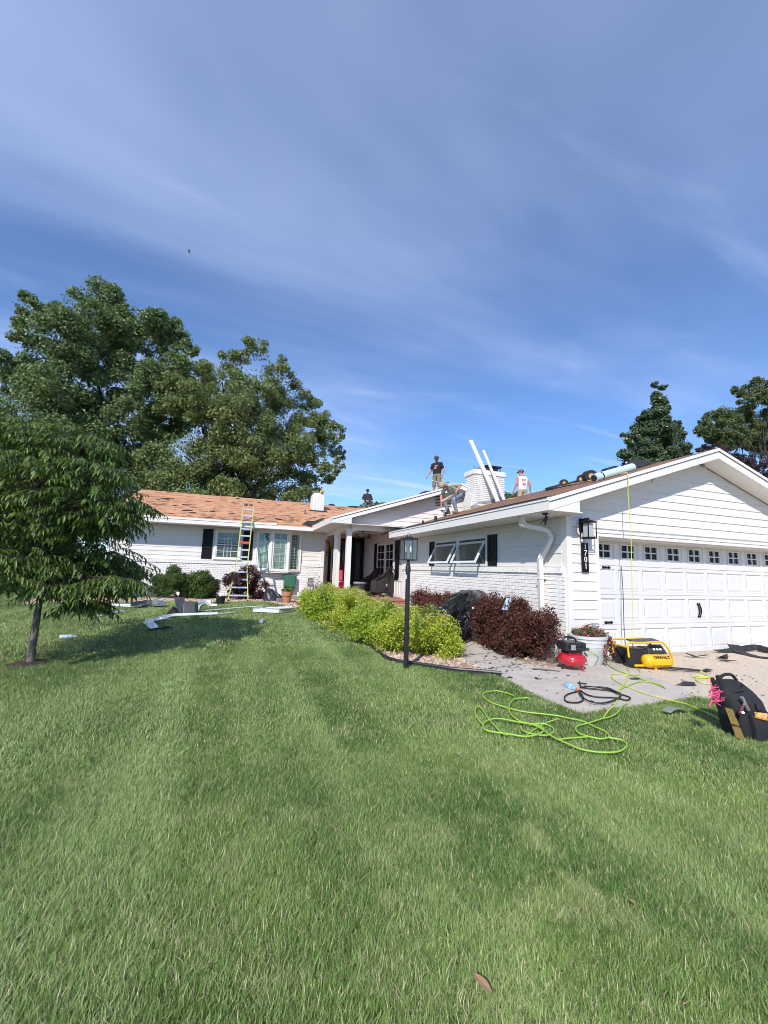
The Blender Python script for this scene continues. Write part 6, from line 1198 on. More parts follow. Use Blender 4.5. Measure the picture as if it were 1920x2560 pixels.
mb = MB(); mb.ext([V0+Vector((-.10, -.05, .0))*.66, V0+Vector((.02, .02, .0))*.66, V0+Vector((-.02, .22, .62))*.66, V0+Vector((-.34, .10, .64))*.66, V0+Vector((-.30, .02, .50))*.66], (.02, .02, .012)); mb.build('flange', gv, vt)
mb = MB(); mb.ext([V0+Vector((.0, -.02, .03))*.66, V0+Vector((.46, .02, .06))*.66, V0+Vector((.40, .18, .42))*.66, V0+Vector((-.02, .10, .44))*.66], (.05, .25, .03)); bevel(mb.build('hood', gv, vt), .03, 2)
mb = MB(); mb.ext([V0+Vector((-.58, .05, .02))*.66, V0+Vector((-.12, -.02, .02))*.66, V0+Vector((-.20, .15, .12))*.66, V0+Vector((-.40, .20, .26))*.66], (.02, .2, .02)); mb.build('broken_flap', black, vt)

# ladder on the left eave
fl, fr = gp(569.8, 1504.5), gp(618.3, 1502); fm = (fl+fr)/2; E0 = aty(617, 1303, 16.12); dirL = (E0-fm).normalized(); sx = (fr-fl); sx = Vector((sx.x, 0, 0)).normalized()
ld = thing('ladder', 'lime green fibreglass ladder with flared feet leaning on the left eave', 'ladder', fm); lime2 = mat('lime_fibreglass', (.44, .50, .15), .5); Lt = (E0-fm).length
def LD(u, s): return fm+dirL*u+sx*s
topu = Lt+ (aty(621, 1264, 17).z-E0.z)/dirL.z*.98
rungs = []; hwid = lambda u: .185 if u > 1.15 else .185+(1.15-u)/1.15*.135
for s in (-1, 1):
    mb = MB(); us = [0, .4, .8, 1.15, topu]; 
    for a, b in zip(us[:-1], us[1:]): mb.bar(LD(a, s*hwid(a)+(s*.0)), LD(b, s*hwid(b)), .032, .075, up=(0, -1, 0))
    mb.build('rail', lime2, ld)
    mb = MB(); mb.box(LD(.03, s*hwid(.03)), (.06, .11, .05)); mb.build('foot', rubber, ld)
    mb = MB(); mb.box(LD(topu-.02, s*.2)+Vector((0, -.02, 0)), (.07, .09, .10)); mb.build('end_cap', mat('grey_cap', (.35, .35, .36), .5), ld)
u = .20; k = 0
while u < topu-.1:
    if abs(k-7) > .1: mb = MB(); mb.bar(LD(u, -hwid(u)+.016), LD(u, hwid(u)-.016), .05, .032, up=(0, -1, .2)); mb.build('rung', alum, ld)
    else: mb = MB(); mb.bar(LD(u, -hwid(u)+.016), LD(u, hwid(u)-.016), .085, .06, up=(0, -1, .2)); mb.build('red_lock', mat('red_plastic', (.50, .05, .035), .5), ld)
    u += .285; k += 1
for s in (-.09, .09): mb = MB(); mb.bar(LD(topu-.05, s-.06), LD(topu-.05, s+.06), .06, .05, up=(0, -1, .2)); mb.build('top_pad', mat('dark_red_pad', (.14, .015, .015), .6), ld)
# things along the left wing
p = gp(*S4(390, 835)); b_ = thing('bucket', 'small dark bucket with a white rag at the lawn edge left of the ladder', 'bucket', p); mb = MB(); mb.lathe(p, [(.11, 0), (.14, .24), (.145, .25), (.13, .25), (.10, .02)], 16); mb.build('body', plast, b_, smooth=True)
mb = MB(); mb.box(p+Vector((.03, -.01, .27)), (.16, .14, .07), rz=.4); bevel(mb.build('rag', white, b_), .03, 2)
p = gp(*P4(345, 770)); drape('garbage_bag', 'slumped black garbage bag on the gravel right of the maroon bush', 'garbage bag', [[p+Vector((-.28, .32, .05)), p+Vector((-.05, .38, .22)), p+Vector((.30, .35, .05))], [p+Vector((-.30, .16, .08)), p+Vector((-.05, .20, .42)), p+Vector((.38, .16, .14))], [p+Vector((-.26, .0, .06)), p+Vector((.02, .02, .28)), p+Vector((.44, .0, .10))], [p+Vector((-.22, -.10, .0)), p+Vector((.05, -.10, .02)), p+Vector((.42, -.06, .0))]], mat('matte_black_bag', (.022, .022, .025), .35, bump=.3, bscale=30), .004, 20, 20, .05, 9, 5)
p = gp(*P4(555, 800)); mb = MB(); mb.box(p+Vector((0, 0, .07)), (.24, .14, .15), rz=.2); tag(bevel(mb.build('grey_block', mat('grey_block', (.20, .19, .18), .9, var=.3, scale=14, bump=.4)), .01), 'rough grey paving block between the garbage bag and the terracotta pot', 'block')
p = gp(*P4(703, 812)); tpot = thing('flower_pot', 'terracotta pot of bright green seedlings under the green cover', 'flower pot', p); mb = MB(); mb.lathe(p, [(.115, 0), (.15, .24), (.175, .245), (.185, .38), (.165, .385), (.15, .33), (.02, .32)], 22); mb.build('pot', terra, tpot, smooth=True)
P, D = clumpcloud([(p+Vector((random.uniform(-.13, .13), random.uniform(-.1, .1), .44+random.uniform(-.03, .07))), .08) for _ in range(9)], 420, .4, 7); V, F = leaves(P, D, .075, .55); link(bpy.data.objects.new('foliage', npmesh('foliage', V-np.array(p), F, leafmat('seedling_leaf', (.14, .30, .05)))), tpot, p)
for k in range(3): mb = MB(); q = gp(*P4(860+60*k, 700+25*k)); mb.box(q+Vector((0, .1, .05)), (.30, .16, .10), rz=.1*k); tag(bevel(mb.build('stepping_stone', mat('grey_flagstone', (.26, .24, .22), .9, var=.3, scale=10, bump=.4)), .012), ['flat grey stone nearest the wall right of the terracotta pot', 'middle flat grey stone right of the terracotta pot', 'flat grey stone next to the far end spirea'][k], 'stone')
gtl, gbr = aty(*S8(580, 1135), YW-.12), aty(*S8(800, 1395), YW-.12); rl = thing('hose_reel_box', 'green fabric cover over a box mounted on the brick under the bow window', 'cover', ((gtl.x+gbr.x)/2, YW-.1, gbr.z))
mb = MB(); mb.b2((gtl.x, YW-.28, gbr.z), (gbr.x+.02, YW-.05, gtl.z)); cv = bevel(mb.build('cover', mat('bottle_green_fabric', (.030, .135, .085), .7, bump=.8, bscale=7), rl), .05, 3); sb = cv.modifiers.new('sub', 'SUBSURF'); sb.levels = sb.render_levels = 1
mb = MB(); mb.b2((gtl.x+.05, YW-.22, gbr.z-.14), (gbr.x-.02, YW-.05, gbr.z+.02)); mb.build('stand', mat('dark_box', (.05, .045, .04), .6), rl)
q0, q1 = P4(1160, 130), P4(1340, 450); a = aty(*P4(1255, 300), YW-.45); ws = thing('plant_stand', 'white wire plant stand with scrollwork top against the brick wall', 'plant stand', (a.x, a.y, g(a.x, a.y))); wt = mat('white_wire', (.62, .61, .58), .5)
zt = aty(*P4(1255, 95), YW-.45).z; zm = aty(*P4(1255, 215), YW-.45).z; z0 = g(a.x, a.y)
for s in (-1, 1):
    for f_ in (-.10, .12): mb = MB(); mb.tube([Vector((a.x+s*.12, a.y+f_, zm)), Vector((a.x+s*.20, a.y+f_*1.4, z0))], .010, 6); mb.build('leg', wt, ws)
    mb = MB(); mb.tube(spline([Vector((a.x+s*.12, a.y, zm)), Vector((a.x+s*.23, a.y, zm+.10)), Vector((a.x+s*.19, a.y, zt-.02)), Vector((a.x+s*.05, a.y, zt)), Vector((a.x, a.y, zt-.10))], 5), .010, 6); mb.build('scroll', wt, ws, smooth=True)
for zz, rr_ in ((zm, .16), (zm-.25, .17), (zt-.04, .2)):
    mb = MB(); mb.tube([Vector((a.x+rr_*math.cos(t), a.y+rr_*.8*math.sin(t), zz)) for t in [i*math.pi/8 for i in range(17)]], .008, 6); mb.build('ring', wt, ws, smooth=True)
mb = MB(); mb.b2((a.x-.10, a.y-.08, zm-.38), (a.x+.10, a.y+.08, zm-.02)); mb.build('lattice_basket', mat('grey_wire_mesh', (.22, .22, .23), .6), ws)
# porch furniture
def wicker_chair(name, label, P, rz, sc=1.0):
    t = thing(name, label, 'chair', P, rz=0); P = Vector(P); M = Matrix.Rotation(rz, 3, 'Z'); Wp = lambda x, y, z: P+M@Vector((x*sc, y*sc, z*sc))
    def sheet_(rows, nm, thick=.04, m=wick):
        mb = MB(); nr, nc = len(rows), len(rows[0]); mb.add([Wp(*p) for r_ in rows for p in r_], [(i*nc+j, i*nc+j+1, (i+1)*nc+j+1, (i+1)*nc+j) for i in range(nr-1) for j in range(nc-1)]); o = mb.build(nm, m, t, smooth=True); md = o.modifiers.new('solid', 'SOLIDIFY'); md.thickness = thick*sc; s2 = o.modifiers.new('sub', 'SUBSURF'); s2.levels = s2.render_levels = 1
    # chair faces +y; back at -y, curved wings running into the arms
    ang = [R(a) for a in (-100, -75, -45, -15, 15, 45, 75, 100)]
    hts = [.60, .74, .98, 1.04, 1.04, .98, .74, .60]
    sheet_([[(.33*math.sin(a)*(1+.18*k), -.30*math.cos(a)*(1+.22*k)+(.10 if abs(a) > 1.5 else 0), .12+(h-.12)*k) for a, h in zip(ang, hts)] for k in (0, .35, .7, 1.0)], 'backrest', .035)
    for s in (-1, 1): sheet_([[(s*.33, y, .12), (s*.33, y, .35), (s*.35, y, .58+.03*math.sin(y*4))] for y in (-.05, .15, .36)], 'arm', .05)
    mb = MB(); mb.box(Wp(0, .03, .34), (.60*sc, .64*sc, .08*sc), rz=rz); bevel(mb.build('seat', wick, t), .02); mb = MB(); mb.box(Wp(0, .34, .22), (.60*sc, .04*sc, .22*sc), rz=rz); mb.build('apron', wick, t)
    mb = MB(); mb.box(Wp(0, .04, .42), (.54*sc, .56*sc, .09*sc), rz=rz); bevel(mb.build('cushion', mat('faded_patterned_cushion', (.30, .28, .27), .9, var=.5, scale=12), t), .03, 2)
    for sx_ in (-.28, .28):
        for sy_ in (-.24, .33): mb = MB(); mb.tube([Wp(sx_, sy_, .16), Wp(sx_*1.05, sy_*1.05, 0)], .022*sc, 7); mb.build('leg', wick, t)
    mb = MB(); mb.tube(spline([Wp(.36*math.sin(a)*1.2, -.30*math.cos(a)*1.24+(.10 if abs(a) > 1.5 else 0), h+.01) for a, h in zip(ang, hts)]+[Wp(.36, .36, .60)], 4), .024*sc, 7); mb.build('rim', wick, t, smooth=True)
    return t
wicker_chair('wicker_chair', 'dark wicker armchair with a pale cushion at the front of the porch', (4.98, 14.05, .493), R(62))
wicker_chair('wicker_chair', 'second dark wicker armchair, further back under the porch windows', (5.02, 15.55, .493), R(85), .95)
tb = thing('wicker_ottoman', 'small dark wicker ottoman with a pale cushion by the black door', 'ottoman', (4.45, 15.0, .493)); mb = MB(); mb.b2((4.26, 14.8, .50), (4.66, 15.2, .88)); bevel(mb.build('base', wick, tb), .02); mb = MB(); mb.b2((4.25, 14.79, .88), (4.67, 15.21, .96)); bevel(mb.build('cushion', MATS['faded_patterned_cushion'], tb), .03, 2)
rf = thing('folding_chair', 'red folding chair on the porch behind the left posts', 'chair', (3.86, 16.1, .493)); rd = mat('red_chair_fabric', (.55, .02, .05), .6)
mb = MB(); mb.ext([(3.66, 16.2, .98), (4.06, 16.1, .98), (4.06, 16.15, 1.36), (3.66, 16.25, 1.36)], (0, .03, 0)); mb.build('backrest', rd, rf); mb = MB(); mb.box((3.86, 15.95, .93), (.42, .42, .035), rz=-.2); mb.build('seat', mat('white_towel', (.62, .62, .64), .8), rf)
for a, b_ in (((3.66, 16.2, 1.36), (3.66, 15.75, .5)), ((4.06, 16.1, 1.36), (4.06, 15.65, .5)), ((3.66, 15.75, .93), (3.66, 16.3, .5)), ((4.06, 15.65, .93), (4.06, 16.25, .5))): mb = MB(); mb.tube([a, b_], .014, 6); mb.build('leg', rubber, rf)
pf = thing('ceiling_light', 'black cage drum light hanging under the porch ceiling', 'ceiling light', (4.56, 15.2, 2.60)); c = Vector((4.56, 15.2, 0))
mb = MB()
for z in (2.60, 2.74): mb.tube([c+Vector((.30*math.cos(t), .30*math.sin(t), z)) for t in [i*math.pi/12 for i in range(25)]], .012, 6)
for k in range(12): t = k*math.pi/6; mb.tube([c+Vector((.30*math.cos(t), .30*math.sin(t), 2.60)), c+Vector((.30*math.cos(t), .30*math.sin(t), 2.74))], .009, 5)
for k in range(3): t = k*math.pi/3; mb.tube([c+Vector((.30*math.cos(t), .30*math.sin(t), 2.67)), c-Vector((.30*math.cos(t), .30*math.sin(t), -2.67))], .008, 5)
mb.build('cage', blackm, pf, smooth=True); mb = MB(); mb.tube([c+Vector((0, 0, 2.67)), c+Vector((0, 0, 2.86))], .014, 6); mb.lathe(c+Vector((0, 0, 2.835)), [(.08, 0), (.08, .02)], 12); mb.build('stem', blackm, pf)
for k in range(3): t = k*2.1; q = c+Vector((.1*math.cos(t), .1*math.sin(t), 2.64)); mb = MB(); mb.lathe(q, [(.01, 0), (.03, .03), (.028, .06), (.01, .085)], 8); mb.build('bulb', MATS['clear_bulb'], pf, smooth=True)
sa, sb_ = aty(*S2(187, 355), YB-.05), aty(*S2(255, 408), YB-.05); sg = thing('hanging_sign', 'small black framed sign hanging by a cord on the porch wall', 'sign', ((sa.x+sb_.x)/2, YB-.05, sb_.z)); sw = sb_.x-sa.x
mb = MB(); f = .03
mb.b2((sa.x, YB-.06, sb_.z), (sb_.x, YB-.03, sb_.z+f)); mb.b2((sa.x, YB-.06, sa.z-f), (sb_.x, YB-.03, sa.z)); mb.b2((sa.x, YB-.06, sb_.z+f), (sa.x+f, YB-.03, sa.z-f)); mb.b2((sb_.x-f, YB-.06, sb_.z+f), (sb_.x, YB-.03, sa.z-f)); mb.build('frame', black, sg)
mb = MB(); mb.b2((sa.x+f, YB-.045, sb_.z+f), (sb_.x-f, YB-.035, sa.z-f)); mb.build('card', white, sg); mb = MB(); mb.tube([Vector((sa.x+.05, YB-.04, sa.z)), Vector(((sa.x+sb_.x)/2, YB-.04, sa.z+.10)), Vector((sb_.x-.05, YB-.04, sa.z))], .005, 5); mb.build('cord', black, sg)
q = aty(*S2(265, 250), YB-.08); mb = MB(); mb.tube(spline([q+Vector((-.06, 0, .18)), q+Vector((-.03, 0, .05)), q+Vector((.05, 0, -.05)), q+Vector((.06, 0, -.28))], 4), [.03, .05, .07, .06, .07, .07, .06, .05, .05, .05, .04, .04, .03], 8); tag(mb.build('corn_ornament', mat('ochre_dried_corn', (.45, .28, .03), .7, bump=.6, bscale=40), smooth=True), 'ochre hanging ornament on the porch wall above the framed sign', 'ornament')
# ---------------------------------------------------------------- people at work on the roof
def capsule(p0, p1, r0, r1, n=12, sq=(1, 1)):
    p0, p1 = Vector(p0), Vector(p1); d = p1-p0; L_ = d.length; d = d.normalized() if L_ > 1e-6 else Vector((0, 0, 1)); x = d.cross(Vector((0, 1, 0))); x = d.cross(Vector((1, 0, 0))) if x.length < .15 else x; x.normalize(); y = d.cross(x); prof = []
    for k in range(0, 4): a = math.pi/2*(k/3); prof.append((r0*math.sin(a), -r0*math.cos(a)))
    for k in range(0, 4): a = math.pi/2*(k/3); prof.append((r1*math.cos(a), L_+r1*math.sin(a)))
    vs = [p0+d*z+(x*math.cos(2*math.pi*j/n)*sq[0]+y*math.sin(2*math.pi*j/n)*sq[1])*max(r, 1e-4) for r, z in prof for j in range(n)]; k = len(prof)
    return vs, [(i*n+j, i*n+(j+1) % n, (i+1)*n+(j+1) % n, (i+1)*n+j) for i in range(k-1) for j in range(n)]+[tuple(range(n))[::-1], tuple((k-1)*n+j for j in range(n))]
def hand(bones, wr, d, side, palm, curl=.5):
    """palm, four jointed fingers of unequal length and a thumb leaving the side of the palm"""
    wr, d = Vector(wr), Vector(d).normalized(); palm = Vector(palm); palm = (palm-d*palm.dot(d)).normalized(); s = d.cross(palm)*side
    for k in (-.018, 0, .018): bones.append(('hand', wr+s*k*.5, wr+d*.085+s*k*1.25, .016, .014, 'skin'))
    for k, (o, ln) in enumerate(((-.033, .062), (-.011, .076), (.011, .082), (.032, .072))):
        a = wr+d*.09+s*o; b = a+(d*(1-curl*.5)+palm*curl).normalized()*ln*.55; c = b+(d*(1-curl*1.3)+palm*curl*1.6).normalized()*ln*.5; bones.append(('finger', a, b, .0095, .0088, 'skin')); bones.append(('finger', b, c, .0088, .0075, 'skin'))
    a = wr+d*.03+s*.024; b = a+(s*.8+d*.7+palm*.3).normalized()*.045; c = b+(s*.2+d*.9+palm*.5).normalized()*.032; bones.append(('thumb', a, b, .0125, .011, 'skin')); bones.append(('thumb', b, c, .011, .0085, 'skin'))
def person(label, loc, rz, J, cloth, mats_d, cap=None, parts=None):
    loc = Vector(loc); t = thing('person', label, 'person', loc, None, rz); WL[t] = loc; B = []; V = lambda k: Vector(J[k])
    hd, nk = V('head'), V('neck'); look = Vector(J['look']).normalized(); upv = (hd-nk).normalized(); upv = (upv*.6+Vector((0, 0, .4))*J.get('upr', 1)).normalized(); look = (look-upv*look.dot(upv)).normalized(); sd_ = look.cross(upv)
    B.append(('head', hd+upv*.045-look*.012, hd+upv*.02-look*.005, .086, .088, 'hair' if cloth.get('hair', 1) else 'skin')); B.append(('face', hd+look*.022+upv*.01, hd+look*.028-upv*.075, .076, .055, 'skin')); B.append(('chin', hd+look*.05-upv*.10, hd+look*.058-upv*.105, .030, .028, cloth.get('chin', 'skin')))
    B.append(('nose', hd+look*.092+upv*.01, hd+look*.112-upv*.03, .010, .015, 'skin')); B.append(('lip', hd+look*.088-upv*.066, hd+look*.090-upv*.068, .014, .014, 'lip'))
    for s in (-1, 1): B.append(('ear', hd+sd_*s*.084-look*.005+upv*.01, hd+sd_*s*.086-look*.012-upv*.03, .016, .012, 'skin')); B.append(('brow', hd+sd_*s*.035+look*.086+upv*.022, hd+sd_*s*.012+look*.092+upv*.020, .010, .010, 'skin'))
    B.append(('neck', nk, hd-upv*.06, .058, .054, 'skin'))
    sl, sr, hl, hr_ = V('shL'), V('shR'), V('hipL'), V('hipR'); sc_, hc = (sl+sr)/2, (hl+hr_)/2; top = cloth['top']
    for a in (-.62, 0, .62): B.append(('chest', sc_+(sl-sc_)*a*1.15-(sc_-hc).normalized()*.05, sc_.lerp(hc, .45)+(sl-sc_)*a*.85, .095, .108, top)); B.append(('waist', sc_.lerp(hc, .45)+(sl-sc_)*a*.85, hc.lerp(sc_, .16)+(hl-hc)*a*1.1, .106, .108, top))
    B.append(('collar', sl.lerp(sc_, .25), sr.lerp(sc_, .25), .072, .072, top)); B.append(('nape', sc_, nk, .07, .055, top if cloth.get('collar', 1) else 'skin')); B.append(('pelvis', hl.lerp(hc, .25), hr_.lerp(hc, .25), .118, .118, 'pants'))
    for s, S_ in ((1, 'L'), (-1, 'R')):
        sh, el, wr = V('sh'+S_), V('el'+S_), V('wr'+S_); slv = cloth['sleeve']; m = sh.lerp(el, .62)
        B.append(('upper_arm', sh, m, .066 if slv else .058, .060 if slv >= .5 else .047, top if slv >= .5 else 'skin')); B.append(('upper_arm', m, el, .046 if slv < 1 else .056, .043 if slv < 1 else .05, top if slv >= 1 else 'skin')); B.append(('forearm', el, wr, .044 if slv < 1 else .05, .029 if slv < 1 else .038, top if slv >= 1 else 'skin'))
        if not slv: B.append(('strap', sh.lerp(sc_, .35), sh.lerp(sc_, .6), .066, .07, top))
        hand(B, wr, wr-el if 'hd'+S_ not in J else J['hd'+S_], s, J.get('palm', (0, 0, -1)) if 'palm' in J else (sc_-wr)*.4+Vector((0, -.2, 0)), J.get('curl', .45))
        hp, kn, an = V('hip'+S_), V('kn'+S_), V('an'+S_); B.append(('thigh', hp, kn, .105, .078, 'pants')); sm = kn.lerp(an, .12)
        if cloth.get('shorts'): B.append(('knee', kn, sm, .074, .062, 'pants')); B.append(('calf', sm, an, .058, .038, 'skin'))
        else: B.append(('shin', kn, an, .072, .058, 'pants'))
        f = Vector(J.get('toe'+S_, J.get('toe', (0, 1, 0)))).normalized(); B.append(('shoe', an-f*.045-Vector((0, 0, .035)), an+f*.15-Vector((0, 0, .045)), .047, .040, 'shoe')); B.append(('ankle', an+Vector((0, 0, .03)), an-Vector((0, 0, .02)), .046, .05, 'shoe'))
    bm_v, bm_f = [], []
    for b in B:
        v, f = capsule(b[1], b[2], b[3], b[4]); o = len(bm_v); bm_v += [tuple(p) for p in v]; bm_f += [tuple(o+i for i in q) for q in f]
    me = bpy.data.meshes.new('tmp'); me.from_pydata(bm_v, [], bm_f); ob = bpy.data.objects.new('tmp', me); COL.objects.link(ob); md = ob.modifiers.new('r', 'REMESH'); md.mode = 'VOXEL'; md.voxel_size = .0095; md.adaptivity = 0; s = ob.modifiers.new('s', 'SMOOTH'); s.factor = .5; s.iterations = 3
    dg = bpy.context.evaluated_depsgraph_get(); me2 = bpy.data.meshes.new_from_object(ob.evaluated_get(dg)); bpy.data.objects.remove(ob); me2.name = 'body'
    names = ['skin', 'lip', 'hair', 'shirt', 'pants', 'shoe']; me2.materials.clear()
    for n_ in names: me2.materials.append(mats_d[n_])
    n = len(me2.polygons); C = np.empty(n*3, np.float32); me2.polygons.foreach_get('center', C); C = C.reshape(-1, 3); best = np.full(n, 9.0); idx = np.zeros(n, np.int32)
    for b in B:
        a, d = np.array(b[1]), np.array(b[2]-b[1]); L2 = max(d@d, 1e-9); tt = np.clip(((C-a)@d)/L2, 0, 1); ds_ = np.linalg.norm(C-a-tt[:, None]*d, axis=1)-(b[3]+(b[4]-b[3])*tt); k = ds_ < best; best[k] = ds_[k]; idx[k] = names.index(b[5])
    me2.polygons.foreach_set('material_index', idx); me2.polygons.foreach_set('use_smooth', [True]*n); bo = bpy.data.objects.new('body', me2); COL.objects.link(bo); bo.parent = t; WL[bo] = loc
    def child(mb, nm, m, smooth=True):
        me_ = mb.mesh(nm, m, (0, 0, 0), smooth); o = bpy.data.objects.new(nm, me_); COL.objects.link(o); o.parent = t; return o
    for s in (-1, 1): mb = MB(); mb.lathe(hd+sd_*s*.034+look*.088+upv*.002, [(.001, -.010), (.009, -.006), (.011, 0), (.009, .006), (.001, .010)], 8); child(mb, 'eye', mat('dark_eye', (.02, .015, .012), .2))
    if cap:
        Mh = Matrix((sd_, look, upv)).transposed(); q = hd-look*.008+upv*.045; back = cap.get('back', False); mb = MB(); mb.lathe(q, [(.098, -.018), (.100, 0), (.097, .035), (.078, .065), (.04, .082), (.005, .087)], 16, rot=Mh, sy=1.08); f = -1 if back else 1
        br = [Vector((.085*math.cos(a), f*(.085*math.sin(a)+.015), -.004)) for a in [i*math.pi/8 for i in range(9)]]; br2 = [Vector((.082*math.cos(a), f*(.16*math.sin(a)+.015+.005), -.022*math.sin(a)-.004)) for a in [i*math.pi/8 for i in range(9)]]
        vs = [q+Mh@p for p in br+br2]+[q+Mh@(p-Vector((0, 0, .006))) for p in br+br2]; mb.add(vs, [(i, i+1, 9+i+1, 9+i) for i in range(8)]+[(18+i, 18+9+i, 18+9+i+1, 18+i+1) for i in range(8)]+[(9+i, 9+i+1, 27+i+1, 27+i) for i in range(8)]); child(mb, 'cap', cap['m'])
    if parts: parts(child, V, look, upv, sd_)
    return t
def cm(name, c, **k): return mat(name, c, .85, bump=.25, bscale=90, **k)
lipm = mat('lip_skin', (.33, .12, .09), .5); hair_d = mat('dark_brown_hair', (.025, .017, .012), .7); boot = mat('tan_work_boot', (.25, .16, .09), .8); camo = cm('tan_camouflage_cloth', (.30, .24, .14), col2=(.13, .14, .08), scale=22, var=.05)
skin2 = mat('flushed_skin', (.50, .20, .14), .55, var=.06)
def st(**k):
    J = dict(head=(0, .03, 1.665), neck=(0, 0, 1.515), look=(0, 1, -.15), shL=(-.185, 0, 1.44), shR=(.185, 0, 1.44), elL=(-.25, -.03, 1.16), elR=(.25, -.03, 1.16), wrL=(-.27, .06, .92), wrR=(.27, .06, .92), hipL=(-.095, 0, .94), hipR=(.095, 0, .94), knL=(-.12, .03, .50), knR=(.12, .03, .50), anL=(-.14, 0, .085), anR=(.14, 0, .085)); J.update(k); return J
# local axes: +y the way the person faces, -x the left hand; rz turns +y to the heading
def face(dx, dy): return math.atan2(-dx, dy)
def shirt_print(spots, mcol, nm='shirt_print', back=False):
    def f(child, V, look, upv, sd_):
        mb = MB(); s = -1 if back else 1
        for (x, z, w, h) in spots: mb.box(((V('shL')+V('shR'))/2)+Vector((x, s*.113, z)), (w, .012, h))
        child(mb, nm, mcol, False)
    return f
px_, pyy = 0, 0
h1 = aty(*P1(355, 225), 15.35); x1 = h1.x+.02
person('man in black printed t-shirt and camouflage shorts standing on the porch roof, looking down', (x1, 15.35, roofp(x1)-.02), face(-.93, -.62), st(head=(-.02, .10, 1.64), neck=(0, .03, 1.51), look=(-.15, .75, -.62), shL=(-.19, .0, 1.44), shR=(.19, .03, 1.42), elL=(-.27, -.07, 1.17), wrL=(-.25, .02, .93), elR=(.29, .03, 1.17), wrR=(.36, .15, .96)), dict(top='shirt', sleeve=.5, shorts=True),
       dict(skin=skinm, lip=lipm, hair=hair_d, shirt=cm('black_cotton', (.012, .012, .014)), pants=camo, shoe=boot), dict(m=cm('camouflage_cap_cloth', (.12, .10, .07), col2=(.03, .03, .025), scale=40, var=.1)), shirt_print([(-.03, -.10, .13, .05), (.0, -.16, .09, .05), (.03, -.22, .13, .035)], mat('faded_red_print', (.55, .22, .20), .8)))
x3 = aty(*P2(1205, 790), 13.0).x
person('man in white sleeveless shirt and khaki shorts seen from behind on the far garage slope', (x3, 13.0, roofg(x3)-.02), face(.10, .99), st(head=(-.02, .05, 1.66), look=(-.95, .30, -.15), elL=(-.30, -.10, 1.17), wrL=(-.38, -.02, .92), elR=(.29, -.06, 1.17), wrR=(.33, -.02, .93)), dict(top='shirt', sleeve=0, shorts=True, collar=0),
       dict(skin=skin2, lip=lipm, hair=hair_d, shirt=cm('white_cotton', (.74, .76, .78)), pants=cm('khaki_cloth', (.42, .33, .24), var=.12), shoe=boot), dict(m=cm('grey_cap_cloth', (.12, .115, .10))), shirt_print([(-.06, -.07, .045, .03), (.0, -.07, .04, .03), (.06, -.07, .045, .03), (-.05, -.12, .03, .028), (.0, -.12, .03, .028), (.045, -.12, .03, .028), (.01, -.24, .13, .05), (.01, -.285, .08, .045)], mat('faded_red_print', (.55, .22, .20), .8), back=True))
x4 = aty(*S1(1100, 300), 24.2).x
person('man in dark long sleeves standing on the far ridge with his hands together', (x4, 24.2, 4.55), face(-.2, -.98), st(head=(0, .06, 1.66), look=(.1, .85, -.4), elL=(-.30, .02, 1.18), wrL=(-.10, .22, 1.06), elR=(.30, .02, 1.18), wrR=(.10, .22, 1.06), palm=(0, -1, 0)), dict(top='shirt', sleeve=1, chin='hair'),
       dict(skin=skinm, lip=lipm, hair=hair_d, shirt=cm('charcoal_jersey', (.028, .026, .030)), pants=cm('grey_work_trousers', (.12, .12, .12), var=.3), shoe=boot), dict(m=cm('dark_cap_cloth', (.02, .022, .025))))
f2 = aty(*P1(790, 1860), 11.9); f2.z = roofg(f2.x)+.02
J2 = dict(head=(.0, .42, .90), neck=(0, .27, .925), look=(0, .55, -.85), upr=0, shL=(-.18, .13, .93), shR=(.18, .16, .90), elL=(-.26, -.10, .94), wrL=(-.24, .06, .70), elR=(.22, .30, .58), wrR=(.14, .36, .30), hipL=(-.10, -.22, .66), hipR=(.10, -.22, .66), knL=(-.15, .10, .46), knR=(.16, .22, .44), anL=(-.13, -.04, .09), anR=(.14, .06, .09), palm=(0, .3, -1), curl=.7, hdR=(0, .15, -1), hdL=(.2, .3, -.7))
person('man in a pale green t-shirt and jeans bending over to nail the garage roof', f2, face(-.97, -.22), J2, dict(top='shirt', sleeve=.5), dict(skin=skin2, lip=lipm, hair=hair_d, shirt=cm('pale_sage_cotton', (.40, .47, .36), var=.12), pants=cm('washed_denim', (.13, .18, .26), col2=(.30, .35, .42), scale=16, var=.1), shoe=boot), dict(m=cm('tan_cap_cloth', (.36, .32, .20)), back=True))
c = aty(*P1(545, 1800), 11.85); ng = thing('nail_gun', 'silver and black nail gun held low by the bending roofer', 'nail gun', c-Vector((0, 0, .07)))
mb = MB(); mb.tube([c+Vector((.02, 0, -.06)), c+Vector((-.02, 0, .10))], [.03, .045], 10); mb.build('body', alum, ng, smooth=True); mb = MB(); mb.tube([c+Vector((-.02, 0, .06)), c+Vector((-.10, 0, .07))], .022, 8); mb.build('grip', rubber, ng, smooth=True); mb = MB(); mb.lathe(c+Vector((.06, .03, -.02)), [(.06, -.03), (.06, .03)], 14, rot=Matrix.Rotation(R(80), 3, 'X')); mb.build('magazine', plast, ng)
a, b = aty(*P1(455, 1500), 11.6), aty(*P1(830, 1300), 11.75); mb = MB(); mb.tube([a, b], .036, 12, cap=False); o = mb.build('cardboard_tube', mat('tan_cardboard', (.50, .32, .20), .8), smooth=True); md = o.modifiers.new('solid', 'SOLIDIFY'); md.thickness = .006; tag(o, 'tan cardboard tube under the arm of the bending roofer', 'tube')

